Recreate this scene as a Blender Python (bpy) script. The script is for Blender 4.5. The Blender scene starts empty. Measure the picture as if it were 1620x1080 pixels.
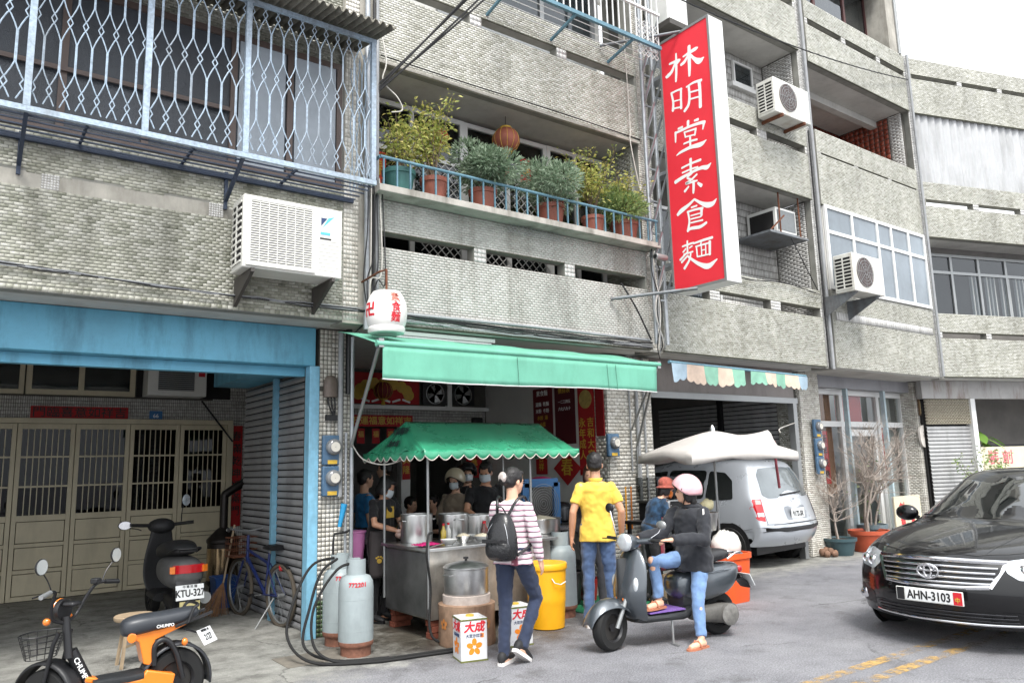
import bpy, math, random, bmesh
import numpy as np
from mathutils import Vector, Matrix, Euler
random.seed(7)
sc = bpy.context.scene
COL = sc.collection
PI = math.pi
R = math.radians

# ---------------------------------------------------------------- camera
cam_d = bpy.data.cameras.new('camera'); cam = bpy.data.objects.new('camera', cam_d); COL.objects.link(cam)
cam_d.sensor_width = 36.0; cam_d.lens = 1210.0/1620.0*36.0; cam_d.clip_start = 0.05; cam_d.clip_end = 500
def _cam():
    pitch, roll, a = .1603, .02597, .93617
    cp, sp = math.cos(pitch), math.sin(pitch)
    fw = Vector((0, cp, sp)); r = Vector((1, 0, 0)); d = Vector((0, sp, -cp))
    c, s = math.cos(roll), math.sin(roll)
    r2 = c*r+s*d; d2 = -s*r+c*d
    X = Vector((math.sin(a), math.cos(a), 0)); Y = Vector((-math.cos(a), math.sin(a), 0)); Z = Vector((0, 0, 1))
    W = lambda v: Vector((v.dot(X), v.dot(Y), v.dot(Z)))
    r2, d2, fw = W(r2), W(d2), W(fw)
    m = Matrix(((r2.x, -d2.x, -fw.x, 0), (r2.y, -d2.y, -fw.y, 0), (r2.z, -d2.z, -fw.z, 1.62), (0, 0, 0, 1)))
    cam.matrix_world = m
_cam()
sc.camera = cam
# ---------------------------------------------------------------- sky, sun, exposure
SUN_EL, SUN_AZ = R(58), R(-115)
w = bpy.data.worlds.new('World'); sc.world = w; w.use_nodes = True
nt = w.node_tree; nt.nodes.clear()
sky = nt.nodes.new('ShaderNodeTexSky'); sky.sky_type = 'NISHITA'; sky.sun_disc = False
sky.sun_elevation = SUN_EL; sky.sun_rotation = R(90)-SUN_AZ; sky.air_density = 1.6; sky.dust_density = 6.0; sky.ozone_density = 1.0
hs = nt.nodes.new('ShaderNodeHueSaturation'); hs.inputs['Saturation'].default_value = .10; hs.inputs['Value'].default_value = .9
mx = nt.nodes.new('ShaderNodeMix'); mx.data_type = 'RGBA'; mx.inputs[0].default_value = .6
mx.inputs[7].default_value = (11.5, 12.0, 12.6, 1)      # even cloud layer
bg = nt.nodes.new('ShaderNodeBackground'); bg.inputs[1].default_value = .085
wo = nt.nodes.new('ShaderNodeOutputWorld')
nt.links.new(sky.outputs[0], hs.inputs['Color']); nt.links.new(hs.outputs[0], mx.inputs[6]); nt.links.new(mx.outputs[2], bg.inputs[0]); nt.links.new(bg.outputs[0], wo.inputs[0])
sd = bpy.data.lights.new('sun', 'SUN'); sd.energy = 1.5; sd.angle = R(18); sd.color = (1, .97, .92)
so = bpy.data.objects.new('sun', sd); COL.objects.link(so)
sdir = Vector((math.cos(SUN_AZ)*math.cos(SUN_EL), math.sin(SUN_AZ)*math.cos(SUN_EL), math.sin(SUN_EL)))
so.rotation_euler = sdir.to_track_quat('Z', 'Y').to_euler(); so.location = (0, -10, 20)
vs = sc.view_settings; vs.view_transform = 'Standard'; vs.look = 'None'; vs.gamma = 1; vs.use_curve_mapping = False; vs.exposure = 1.38
sc.render.engine = 'CYCLES'
cy = sc.cycles; cy.use_denoising = True; cy.max_bounces = 7; cy.diffuse_bounces = 3; cy.glossy_bounces = 3; cy.transmission_bounces = 4; cy.transparent_max_bounces = 12
cy.caustics_reflective = False; cy.caustics_refractive = False; cy.use_adaptive_sampling = True; cy.adaptive_threshold = .02; cy.sample_clamp_indirect = 6

# ---------------------------------------------------------------- helpers: colour and materials
def sr(r, g, b):
    f = lambda c: ((c/255+.055)/1.055)**2.4 if c > 10 else c/255/12.92
    return (f(r), f(g), f(b))
MATS = {}
def newmat(name):
    m = bpy.data.materials.new(name); m.use_nodes = True; n = m.node_tree; b = n.nodes['Principled BSDF']
    return m, n, b
def N(n, t, **k):
    x = n.nodes.new('ShaderNode'+t)
    for a, v in k.items(): setattr(x, a, v)
    return x
def noise(n, scale, detail=4, rough=.6, vec=None):
    t = N(n, 'TexNoise'); t.inputs['Scale'].default_value = scale; t.inputs['Detail'].default_value = detail; t.inputs['Roughness'].default_value = rough
    if vec is not None: n.links.new(vec, t.inputs['Vector'])
    return t
def ramp(n, src, stops):
    r = N(n, 'ValToRGB'); e = r.color_ramp.elements
    while len(e) < len(stops): e.new(.5)
    for i, (p, c) in enumerate(stops):
        e[i].position = p; e[i].color = (*c, 1) if len(c) == 3 else c
    n.links.new(src, r.inputs[0]); return r
def mul(n, a, b, fac=1.0, mode='MULTIPLY'):
    m = N(n, 'Mix', data_type='RGBA', blend_type=mode); m.inputs[0].default_value = fac
    n.links.new(a, m.inputs[6]); n.links.new(b, m.inputs[7]); return m.outputs[2]
def coords(n):
    return N(n, 'NewGeometry').outputs['Position']
def mat(name, c, rough=.6, metal=0., var=.25, scale=6., bump=.0, bscale=60., spec=.5, dirt=0., coat=0., emit=0., trans=0., sheen=0., local=False, grime=None):
    if name in MATS: return MATS[name]
    m, n, b = newmat(name)
    b.inputs['Roughness'].default_value = rough; b.inputs['Metallic'].default_value = metal; b.inputs['Specular IOR Level'].default_value = spec
    if coat: b.inputs['Coat Weight'].default_value = coat; b.inputs['Coat Roughness'].default_value = .04
    if sheen: b.inputs['Sheen Weight'].default_value = sheen
    if trans: b.inputs['Transmission Weight'].default_value = trans
    if emit: b.inputs['Emission Color'].default_value = (*c, 1); b.inputs['Emission Strength'].default_value = emit
    p = N(n, 'TexCoord').outputs['Object'] if local else coords(n)
    rgb = N(n, 'RGB'); rgb.outputs[0].default_value = (*c, 1)
    out = rgb.outputs[0]
    if var:
        t = noise(n, scale, 5, .65, p)
        rr = ramp(n, t.outputs['Fac'], [(.28, (1-var,)*3), (.72, (1+var*.5,)*3)])
        out = mul(n, out, rr.outputs[0])
        rm = N(n, 'MapRange'); rm.inputs[3].default_value = max(.02, rough-.12); rm.inputs[4].default_value = min(1, rough+.12)
        n.links.new(t.outputs['Fac'], rm.inputs[0]); n.links.new(rm.outputs[0], b.inputs['Roughness'])
    if dirt:
        mp = N(n, 'Mapping'); mp.inputs['Scale'].default_value = (1, 1, .22); n.links.new(p, mp.inputs[0])
        t2 = noise(n, 3.2, 6, .7, mp.outputs[0])
        g = grime or (.25, .24, .21)
        r2 = ramp(n, t2.outputs['Fac'], [(.48, (1, 1, 1)), (.72, g)])
        out = mul(n, out, r2.outputs[0], dirt)
    n.links.new(out, b.inputs['Base Color'])
    if bump:
        t3 = noise(n, bscale, 4, .6, p); bp = N(n, 'Bump'); bp.inputs['Strength'].default_value = bump; bp.inputs['Distance'].default_value = .01
        n.links.new(t3.outputs['Fac'], bp.inputs['Height']); n.links.new(bp.outputs[0], b.inputs['Normal'])
    MATS[name] = m; return m
def glassmat(name, tint, amount=.5, rough=.02, ior=1.5):
    """clear pane: fresnel mirror over a tinted see-through"""
    if name in MATS: return MATS[name]
    m = bpy.data.materials.new(name); m.use_nodes = True; n = m.node_tree; n.nodes.clear()
    o = N(n, 'OutputMaterial'); g = N(n, 'BsdfGlossy'); g.inputs['Roughness'].default_value = rough; g.inputs[0].default_value = (.95, .97, 1, 1)
    t = N(n, 'BsdfTransparent'); t.inputs[0].default_value = (*tint, 1)
    f = N(n, 'Fresnel'); f.inputs[0].default_value = ior; a = N(n, 'MixShader')
    mm = N(n, 'Math', operation='MULTIPLY'); mm.inputs[1].default_value = amount*2; mm.use_clamp = True
    p = coords(n); t3 = noise(n, 1.6, 2, .5, p); bp = N(n, 'Bump'); bp.inputs['Strength'].default_value = .12; bp.inputs['Distance'].default_value = .02
    n.links.new(t3.outputs['Fac'], bp.inputs['Height']); n.links.new(bp.outputs[0], g.inputs['Normal'])
    bf = N(n, 'NewGeometry'); iv = N(n, 'Math', operation='SUBTRACT'); iv.inputs[0].default_value = 1; n.links.new(bf.outputs['Backfacing'], iv.inputs[1]); fm_ = N(n, 'Math', operation='MULTIPLY'); n.links.new(f.outputs[0], fm_.inputs[0]); n.links.new(iv.outputs[0], fm_.inputs[1]); n.links.new(fm_.outputs[0], mm.inputs[0]); n.links.new(mm.outputs[0], a.inputs[0]); n.links.new(t.outputs[0], a.inputs[1]); n.links.new(g.outputs[0], a.inputs[2]); n.links.new(a.outputs[0], o.inputs[0])
    MATS[name] = m; return m
def tilemat(name, stops, rough=.45, stain=.5, grime=(.3, .3, .27), big=1.0):
    """one colour per tile (random per island) with rain-streaked staining over the wall"""
    if name in MATS: return MATS[name]
    m, n, b = newmat(name)
    g = N(n, 'NewGeometry'); r = ramp(n, g.outputs['Random Per Island'], stops); out = r.outputs[0]
    p = g.outputs['Position']
    t = noise(n, 1.3*big, 6, .65, p); rr = ramp(n, t.outputs['Fac'], [(.3, (.72,)*3), (.7, (1.12,)*3)]); out = mul(n, out, rr.outputs[0], .8)
    mp = N(n, 'Mapping'); mp.inputs['Scale'].default_value = (1, 1, .16); n.links.new(p, mp.inputs[0])
    t2 = noise(n, 2.6, 7, .72, mp.outputs[0]); r2 = ramp(n, t2.outputs['Fac'], [(.5, (1, 1, 1)), (.74, grime)]); out = mul(n, out, r2.outputs[0], stain)
    mp3 = N(n, 'Mapping'); mp3.inputs['Scale'].default_value = (5, 5, .35); n.links.new(p, mp3.inputs[0]); t4 = noise(n, 1.0, 5, .6, mp3.outputs[0]); r4 = ramp(n, t4.outputs['Fac'], [(.50, (1, 1, 1)), (.66, (.58, .57, .53))]); out = mul(n, out, r4.outputs[0], stain*.8)
    n.links.new(out, b.inputs['Base Color']); b.inputs['Roughness'].default_value = rough
    t3 = noise(n, 90, 3, .6, p); bp = N(n, 'Bump'); bp.inputs['Strength'].default_value = .05; bp.inputs['Distance'].default_value = .002
    n.links.new(t3.outputs['Fac'], bp.inputs['Height']); n.links.new(bp.outputs[0], b.inputs['Normal'])
    MATS[name] = m; return m

# ---------------------------------------------------------------- helpers: meshes and objects
def org(o):
    v = Vector((0, 0, 0))
    while o is not None:
        v += o.location; o = o.parent
    return v
def tag(o, label=None, cat=None, group=None, kind=None):
    if label: o['label'] = label
    if cat: o['category'] = cat
    if group: o['group'] = group
    if kind: o['kind'] = kind
    return o
def thing(name, label, cat, loc=(0, 0, 0), rz=0, group=None):
    o = bpy.data.objects.new(name, None); COL.objects.link(o); o.location = loc; o.rotation_euler = (0, 0, rz); o.empty_display_size = .1
    return tag(o, label, cat, group)
def mesh_obj(name, verts, faces, m, parent=None, smooth=None, world=False, bevel=0):
    me = bpy.data.meshes.new(name)
    if world and parent is not None:
        o_ = org(parent); verts = [(v[0]-o_.x, v[1]-o_.y, v[2]-o_.z) for v in verts]
    me.from_pydata([tuple(v) for v in verts], [], faces); me.update()
    if smooth is not None:
        me.shade_smooth()
        if smooth < 179: me.set_sharp_from_angle(angle=R(smooth))
    o = bpy.data.objects.new(name, me); COL.objects.link(o)
    ms = m if isinstance(m, (list, tuple)) else [m]
    for q in ms: me.materials.append(q)
    if parent is not None: o.parent = parent
    if bevel:
        bv = o.modifiers.new('bevel', 'BEVEL'); bv.width = bevel; bv.segments = 2; bv.limit_method = 'ANGLE'; bv.angle_limit = R(40)
        if smooth is None: me.shade_smooth(); me.set_sharp_from_angle(angle=R(45))
    return o
def copy_tree(o, parent=None):
    c = o.copy(); COL.objects.link(c); c.parent = parent
    for ch in list(o.children): copy_tree(ch, c)
    return c
class MB:
    def __init__(self): self.v = []; self.f = []
    def add(self, vs, fs):
        b = len(self.v); self.v += [tuple(x) for x in vs]; self.f += [tuple(b+i for i in q) for q in fs]; return self
    def box(self, x0, x1, y0, y1, z0, z1):
        return self.add([(x0, y0, z0), (x1, y0, z0), (x1, y1, z0), (x0, y1, z0), (x0, y0, z1), (x1, y0, z1), (x1, y1, z1), (x0, y1, z1)],
                        [(3, 2, 1, 0), (4, 5, 6, 7), (0, 1, 5, 4), (1, 2, 6, 5), (2, 3, 7, 6), (3, 0, 4, 7)])
    def obox(self, c, size, rot=(0, 0, 0)):
        e = Euler(rot).to_matrix(); c = Vector(c); a, b_, d = [q/2 for q in size]
        vs = [c+e@Vector((x*a, y*b_, z*d)) for z in (-1, 1) for x, y in ((-1, -1), (1, -1), (1, 1), (-1, 1))]
        return self.add(vs, [(3, 2, 1, 0), (4, 5, 6, 7), (0, 1, 5, 4), (1, 2, 6, 5), (2, 3, 7, 6), (3, 0, 4, 7)])
    def bar(self, p, q, w, h=None, up=(0, 0, 1)):
        p = Vector(p); q = Vector(q); d = (q-p).normalized(); u = Vector(up)
        if abs(d.dot(u)) > .95: u = Vector((1, 0, 0))
        sx = d.cross(u).normalized()*(w/2); sz = sx.cross(d).normalized()*((h or w)/2)
        vs = [p-sx-sz, p+sx-sz, p+sx+sz, p-sx+sz, q-sx-sz, q+sx-sz, q+sx+sz, q-sx+sz]
        return self.add(vs, [(0, 1, 2, 3), (7, 6, 5, 4), (0, 4, 5, 1), (1, 5, 6, 2), (2, 6, 7, 3), (3, 7, 4, 0)])
    def tube(self, pts, r, n=8, cap=True, close=False, flat=1.0):
        pts = [Vector(p) for p in pts]; k = len(pts); rs = r if isinstance(r, (list, tuple)) else [r]*k
        ts = []
        for i in range(k):
            if close: a, b_ = pts[i-1], pts[(i+1) % k]
            else: a, b_ = pts[max(0, i-1)], pts[min(k-1, i+1)]
            ts.append((b_-a).normalized() if (b_-a).length > 1e-9 else Vector((0, 0, 1)))
        u = ts[0].orthogonal().normalized()
        if abs(ts[0].z) < .9: u = (Vector((0, 0, 1))-ts[0]*ts[0].z).normalized()
        base = len(self.v)
        for i in range(k):
            u = (u-ts[i]*u.dot(ts[i])); u = u.normalized() if u.length > 1e-6 else ts[i].orthogonal().normalized()
            vv = ts[i].cross(u)
            for j in range(n):
                a = 2*PI*j/n; self.v.append(tuple(pts[i]+(u*math.cos(a)*flat+vv*math.sin(a))*rs[i]))
        seg = k if close else k-1
        for i in range(seg):
            for j in range(n):
                a = base+i*n; b2 = base+((i+1) % k)*n
                self.f.append((a+j, a+(j+1) % n, b2+(j+1) % n, b2+j))
        if cap and not close:
            self.f.append(tuple(base+j for j in range(n))[::-1]); self.f.append(tuple(base+(k-1)*n+j for j in range(n)))
        return self
    def rings(self, rings, cap=True, close=True):
        """rings: equal-length lists of points"""
        n = len(rings[0]); base = len(self.v)
        for r in rings: self.v += [tuple(p) for p in r]
        for i in range(len(rings)-1):
            a = base+i*n
            for j in range(n if close else n-1): self.f.append((a+j, a+(j+1) % n, a+n+(j+1) % n, a+n+j))
        if cap:
            self.f.append(tuple(base+j for j in range(n))[::-1]); self.f.append(tuple(base+(len(rings)-1)*n+j for j in range(n)))
        return self
    def lathe(self, prof, n=20, c=(0, 0, 0), axis='z', cap=True, sx=1., sy=1.):
        c = Vector(c); rr = []
        for r, z in prof:
            row = []
            for j in range(n):
                a = 2*PI*j/n; x, y = r*math.cos(a)*sx, r*math.sin(a)*sy
                p = {'z': (x, y, z), 'x': (z, x, y), 'y': (y, z, x)}[axis]
                row.append(c+Vector(p))
            rr.append(row)
        return self.rings(rr, cap)
    def disc(self, c, r, n=20, axis='y', sgn=1):
        return self.lathe([(r, 0), (r, .002*sgn)], n, c, axis)
    def ell(self, c, rx, ry, rz, n=16, m=10, rot=None):
        e = rot or Matrix.Identity(3); c = Vector(c); rr = []
        for i in range(m+1):
            t = PI*(i+.02)/(m+.04); row = []
            for j in range(n):
                a = 2*PI*j/n; row.append(c+e@Vector((rx*math.sin(t)*math.cos(a), ry*math.sin(t)*math.sin(a), -rz*math.cos(t))))
            rr.append(row)
        return self.rings(rr)
    def prism(self, poly, d0, d1, fn):
        """poly 2-d outline, extruded d0..d1, fn(a,b,d)->xyz"""
        n = len(poly); b = len(self.v)
        self.v += [tuple(fn(a, c, d0)) for a, c in poly]+[tuple(fn(a, c, d1)) for a, c in poly]
        self.f += [tuple(b+i for i in range(n)), tuple(b+n+i for i in range(n))[::-1]]
        self.f += [(b+i, b+n+i, b+n+(i+1) % n, b+(i+1) % n) for i in range(n)]
        return self
    def xf(self, m, start=0):
        self.v = self.v[:start]+[tuple(m@Vector(p)) for p in self.v[start:]]; return self
    def build(self, name, m, parent=None, smooth=None, world=False, bevel=0):
        return mesh_obj(name, self.v, self.f, m, parent, smooth, world, bevel)
def curve_pts(ctrl, n=8):
    """catmull-rom through control points"""
    c = [Vector(p) for p in ctrl]; c = [c[0]*2-c[1]]+c+[c[-1]*2-c[-2]]; out = []
    for i in range(1, len(c)-2):
        for k in range(n):
            t = k/n; a, b, d, e = c[i-1], c[i], c[i+1], c[i+2]
            out.append(.5*((2*b)+(d-a)*t+(2*a-5*b+4*d-e)*t*t+(3*b-a-3*d+e)*t**3))
    out.append(c[-2]); return out
def sag(p, q, s_, n=12):
    p = Vector(p); q = Vector(q); return [p.lerp(q, i/n)-Vector((0, 0, s_*4*(i/n)*(1-i/n))) for i in range(n+1)]
def lettering(txt, size, m, parent, loc, rot=(PI/2, 0, 0), bold=.012, ext=.001, name='lettering', sx=1., align='CENTER', shear=0., vertical=False, gap=1.05, world=True):
    """flat raised print; strokes are thickened by overlaying shifted copies"""
    if vertical: txt = '\n'.join(txt)
    cu = bpy.data.curves.new('t', 'FONT'); cu.body = txt; cu.size = size; cu.align_x = align; cu.align_y = 'CENTER'; cu.extrude = ext; cu.resolution_u = 3; cu.shear = shear
    if vertical: cu.space_line = gap
    t = bpy.data.objects.new('t', cu); COL.objects.link(t)
    dg = bpy.context.evaluated_depsgraph_get(); dg.update()
    me = bpy.data.meshes.new_from_object(t.evaluated_get(dg)); bpy.data.objects.remove(t)
    V = [v.co.copy() for v in me.vertices]; F = [tuple(p.vertices) for p in me.polygons]; bpy.data.meshes.remove(me)
    mb = MB(); bb = bold*size
    for k, (dx, dy) in enumerate(((0, 0), (bb, bb*.4), (-bb, -bb*.4), (bb*.5, -bb), (-bb*.5, bb)) if bold else ((0, 0),)):
        mb.add([(v.x*sx+dx, v.y+dy, v.z+k*.00015) for v in V], F)
    o = mb.build(name, m, parent)
    o.location = Vector(loc)-(org(parent) if (parent is not None and world) else Vector((0, 0, 0))); o.rotation_euler = rot
    return o
def tile_field(name, rects, m, parent, y=0., tw=.062, th=.026, g=.003, d=.0028, bond=True, skip=None, plane='y', jit=.0008, sgn=-1, kind='stuff'):
    """rects of (x0,x1,z0,z1) covered with single tiles; plane y: faces sgn*y; plane x: faces sgn*x (rects are y,z)"""
    rng = np.random.default_rng(len(rects)*7+int(abs(y)*100)); q = []
    for (x0, x1, z0, z1) in rects:
        nz = max(1, int(round((z1-z0)/(th+g)))); hh = (z1-z0)/nz
        nx = max(1, int(round((x1-x0)/(tw+g)))); ww = (x1-x0)/nx
        for k in range(nz):
            off = (k % 2)*.5*ww if bond else 0
            xs = [x0] + [x0+off+i*ww for i in range(0 if off else 1, nx)]+[x1]
            for a, b in zip(xs[:-1], xs[1:]):
                if b-a < g*1.5: continue
                if skip and skip((a+b)/2, z0+(k+.5)*hh): continue
                q.append((a+g/2, b-g/2, z0+k*hh+g/2, z0+(k+1)*hh-g/2))
    q = np.array(q); n = len(q)
    if n == 0: return None
    V = np.zeros((n, 8, 3)); ins = .0007
    for i, (u, w_) in enumerate([(0, 2), (1, 2), (1, 3), (0, 3)]):
        su = ins if u == 0 else -ins; sw = ins if w_ == 2 else -ins
        V[:, i, 0] = q[:, u]; V[:, i, 2] = q[:, w_]; V[:, i, 1] = y
        V[:, 4+i, 0] = q[:, u]+su; V[:, 4+i, 2] = q[:, w_]+sw; V[:, 4+i, 1] = y+sgn*(d+rng.uniform(-jit, jit, n))
    if plane == 'x': V = V[:, :, [1, 0, 2]]
    F = np.array([(4, 5, 6, 7), (0, 1, 5, 4), (1, 2, 6, 5), (2, 3, 7, 6), (3, 0, 4, 7)])
    if (plane == 'x') == (sgn < 0): F = F[:, ::-1]
    FF = (np.arange(n)[:, None, None]*8+F[None]).reshape(-1, 4)
    V = V.reshape(-1, 3); o_ = org(parent) if parent is not None else Vector((0, 0, 0)); V = V-np.array(o_)
    me = bpy.data.meshes.new(name); me.vertices.add(len(V)); me.vertices.foreach_set('co', V.ravel())
    me.loops.add(FF.size); me.loops.foreach_set('vertex_index', FF.ravel().astype(np.int32)); me.polygons.add(len(FF))
    me.polygons.foreach_set('loop_start', np.arange(0, FF.size, 4, dtype=np.int32)); me.update(calc_edges=True); me.materials.append(m)
    o = bpy.data.objects.new(name, me); COL.objects.link(o); o.parent = parent
    if kind: o['kind'] = kind
    return o
# ---------------------------------------------------------------- materials of the place
GREY = [(0, sr(150, 149, 136)), (.22, sr(172, 171, 159)), (.7, sr(185, 184, 174)), (1, sr(199, 198, 190))]
M_FACE = tilemat('facade tile', GREY, .42, .45, grime=(.42, .41, .37))
M_FACEA = tilemat('facade tile worn', [(0, sr(132, 133, 117)), (.22, sr(160, 160, 145)), (.7, sr(176, 175, 162)), (1, sr(192, 191, 180))], .4, .75, grime=(.3, .3, .26))
M_FACEB = tilemat('facade tile pale', [(0, sr(172, 171, 165)), (.5, sr(182, 181, 175)), (1, sr(190, 189, 184))], .42, .8, grime=(.4, .39, .37))
M_WHITE = tilemat('white mosaic', [(0, sr(186, 181, 170)), (.5, sr(214, 210, 200)), (1, sr(226, 223, 215))], .3, .42, grime=(.45, .42, .36))
M_WTILE = tilemat('white glazed tile', [(0, sr(186, 184, 180)), (1, sr(214, 213, 210))], .25, .4, grime=(.55, .53, .5))
M_GTILE = tilemat('green mosaic', [(0, sr(50, 70, 45)), (1, sr(88, 108, 70))], .3, .5)
M_RTILE = tilemat('red wall tile', [(0, sr(128, 58, 42)), (1, sr(160, 82, 62))], .35, .3)
M_GROUT = mat('grout', sr(138, 137, 130), .9, var=.3, scale=5)
M_DGROUT = mat('dark grout', sr(84, 82, 76), .95, var=.3, scale=9)
M_RENDER = mat('cement render', sr(176, 172, 162), .9, var=.3, scale=3, bump=.3, bscale=25, dirt=.6)
M_SOFFIT = mat('painted soffit', sr(196, 194, 188), .85, var=.18, scale=1.6, bump=.1, bscale=30, dirt=.25)
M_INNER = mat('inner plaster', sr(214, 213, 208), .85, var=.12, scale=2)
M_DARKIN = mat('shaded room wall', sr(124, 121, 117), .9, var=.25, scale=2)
M_BLUE = mat('sky blue paint', sr(98, 166, 194), .5, var=.2, scale=2.2, dirt=.8, bump=.12, bscale=14, grime=(.32, .36, .36))
M_BLUEST = mat('blue steel paint', sr(128, 182, 208), .45, var=.2, scale=14, dirt=.5, grime=(.35, .25, .18))
M_CAGE = mat('cage paint', sr(168, 186, 202), .5, var=.4, scale=30, dirt=.6, grime=(.45, .32, .24))
M_NAVY = mat('dark shelf steel', sr(44, 56, 76), .5, var=.3, scale=20)
M_BEIGE = mat('beige door paint', sr(200, 190, 164), .5, var=.1, scale=3, dirt=.25)
M_ALU = mat('white aluminium', sr(222, 222, 220), .35, var=.06, scale=4)
M_ALUG = mat('grey aluminium', sr(158, 160, 160), .38, metal=.6, var=.1, scale=5)
M_BROWNF = mat('brown window frame', sr(98, 84, 78), .5, var=.15, scale=5)
M_SHUT = mat('grey shutter steel', sr(150, 150, 152), .45, metal=.1, var=.22, scale=3, dirt=.4)
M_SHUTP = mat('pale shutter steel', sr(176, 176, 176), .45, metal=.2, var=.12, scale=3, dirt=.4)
M_ZINC = mat('galvanised pipe', sr(164, 168, 172), .4, metal=.5, var=.25, scale=10)
M_PVC = mat('grey pvc pipe', sr(150, 152, 154), .5, var=.2, scale=8)
M_CABLE = mat('black cable', sr(28, 28, 30), .6, var=.2, scale=20)
M_CABLEW = mat('white cable', sr(196, 192, 184), .6, var=.2, scale=20)
M_RUST = mat('rusty steel', sr(110, 66, 44), .85, var=.5, scale=18, bump=.4, bscale=60)
M_RUSTBAND = mat('rust streaked band', sr(172, 170, 168), .7, var=.15, scale=4, dirt=.95, grime=(.36, .2, .1))
M_CONC = mat('concrete', sr(140, 138, 132), .9, var=.3, scale=2.2, bump=.5, bscale=70, dirt=.4)
M_BLACK = mat('black plastic', sr(26, 26, 28), .45, var=.2, scale=12, bump=.08, bscale=200)
M_BLACKR = mat('black rubber', sr(24, 24, 24), .8, var=.25, scale=14, bump=.2, bscale=120)
M_CHROME = mat('chrome', (.8, .8, .82), .12, metal=1, var=.06, scale=20)
M_STEEL = mat('stainless steel', (.62, .62, .61), .3, metal=1, var=.06, scale=3)
M_ALUPOT = mat('worn aluminium pot', (.58, .58, .58), .36, metal=1, var=.22, scale=9)
M_WPLAS = mat('white plastic', sr(226, 226, 222), .4, var=.06, scale=6)
M_RED = mat('red paper', sr(168, 26, 30), .75, var=.12, scale=6)
M_REDSIGN = mat('red sign film', sr(230, 48, 62), .5, var=.08, scale=1.4)
M_REDL = mat('red print', sr(206, 34, 48), .6, var=.1, scale=20)
M_GOLD = mat('gold print', sr(206, 168, 60), .5, var=.2, scale=20)
M_BLKPRINT = mat('black print', sr(24, 22, 24), .6, var=0)
M_WHITEPR = mat('white print', sr(238, 238, 236), .5, var=.03, scale=5)
M_MAROON = mat('maroon board', sr(104, 26, 32), .6, var=.15, scale=3)
M_WOOD = mat('pale wood', sr(164, 144, 118), .7, var=.3, scale=8, dirt=.3)
G_DARK = glassmat('window glass', (.5, .53, .55), .8)
G_CLEAR = glassmat('shop glass', (.86, .88, .88), .55)
G_RIB = mat('ribbed glass', sr(70, 74, 80), .22, var=.35, scale=1.1, bump=.6, bscale=90)
M_CURT = mat('white curtain', sr(205, 204, 198), .9, var=.1, scale=3)
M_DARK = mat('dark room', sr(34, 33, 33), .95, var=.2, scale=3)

M_MOSS = mat('mossy drip edge', sr(84, 84, 72), .9, var=.5, scale=10)
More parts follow.
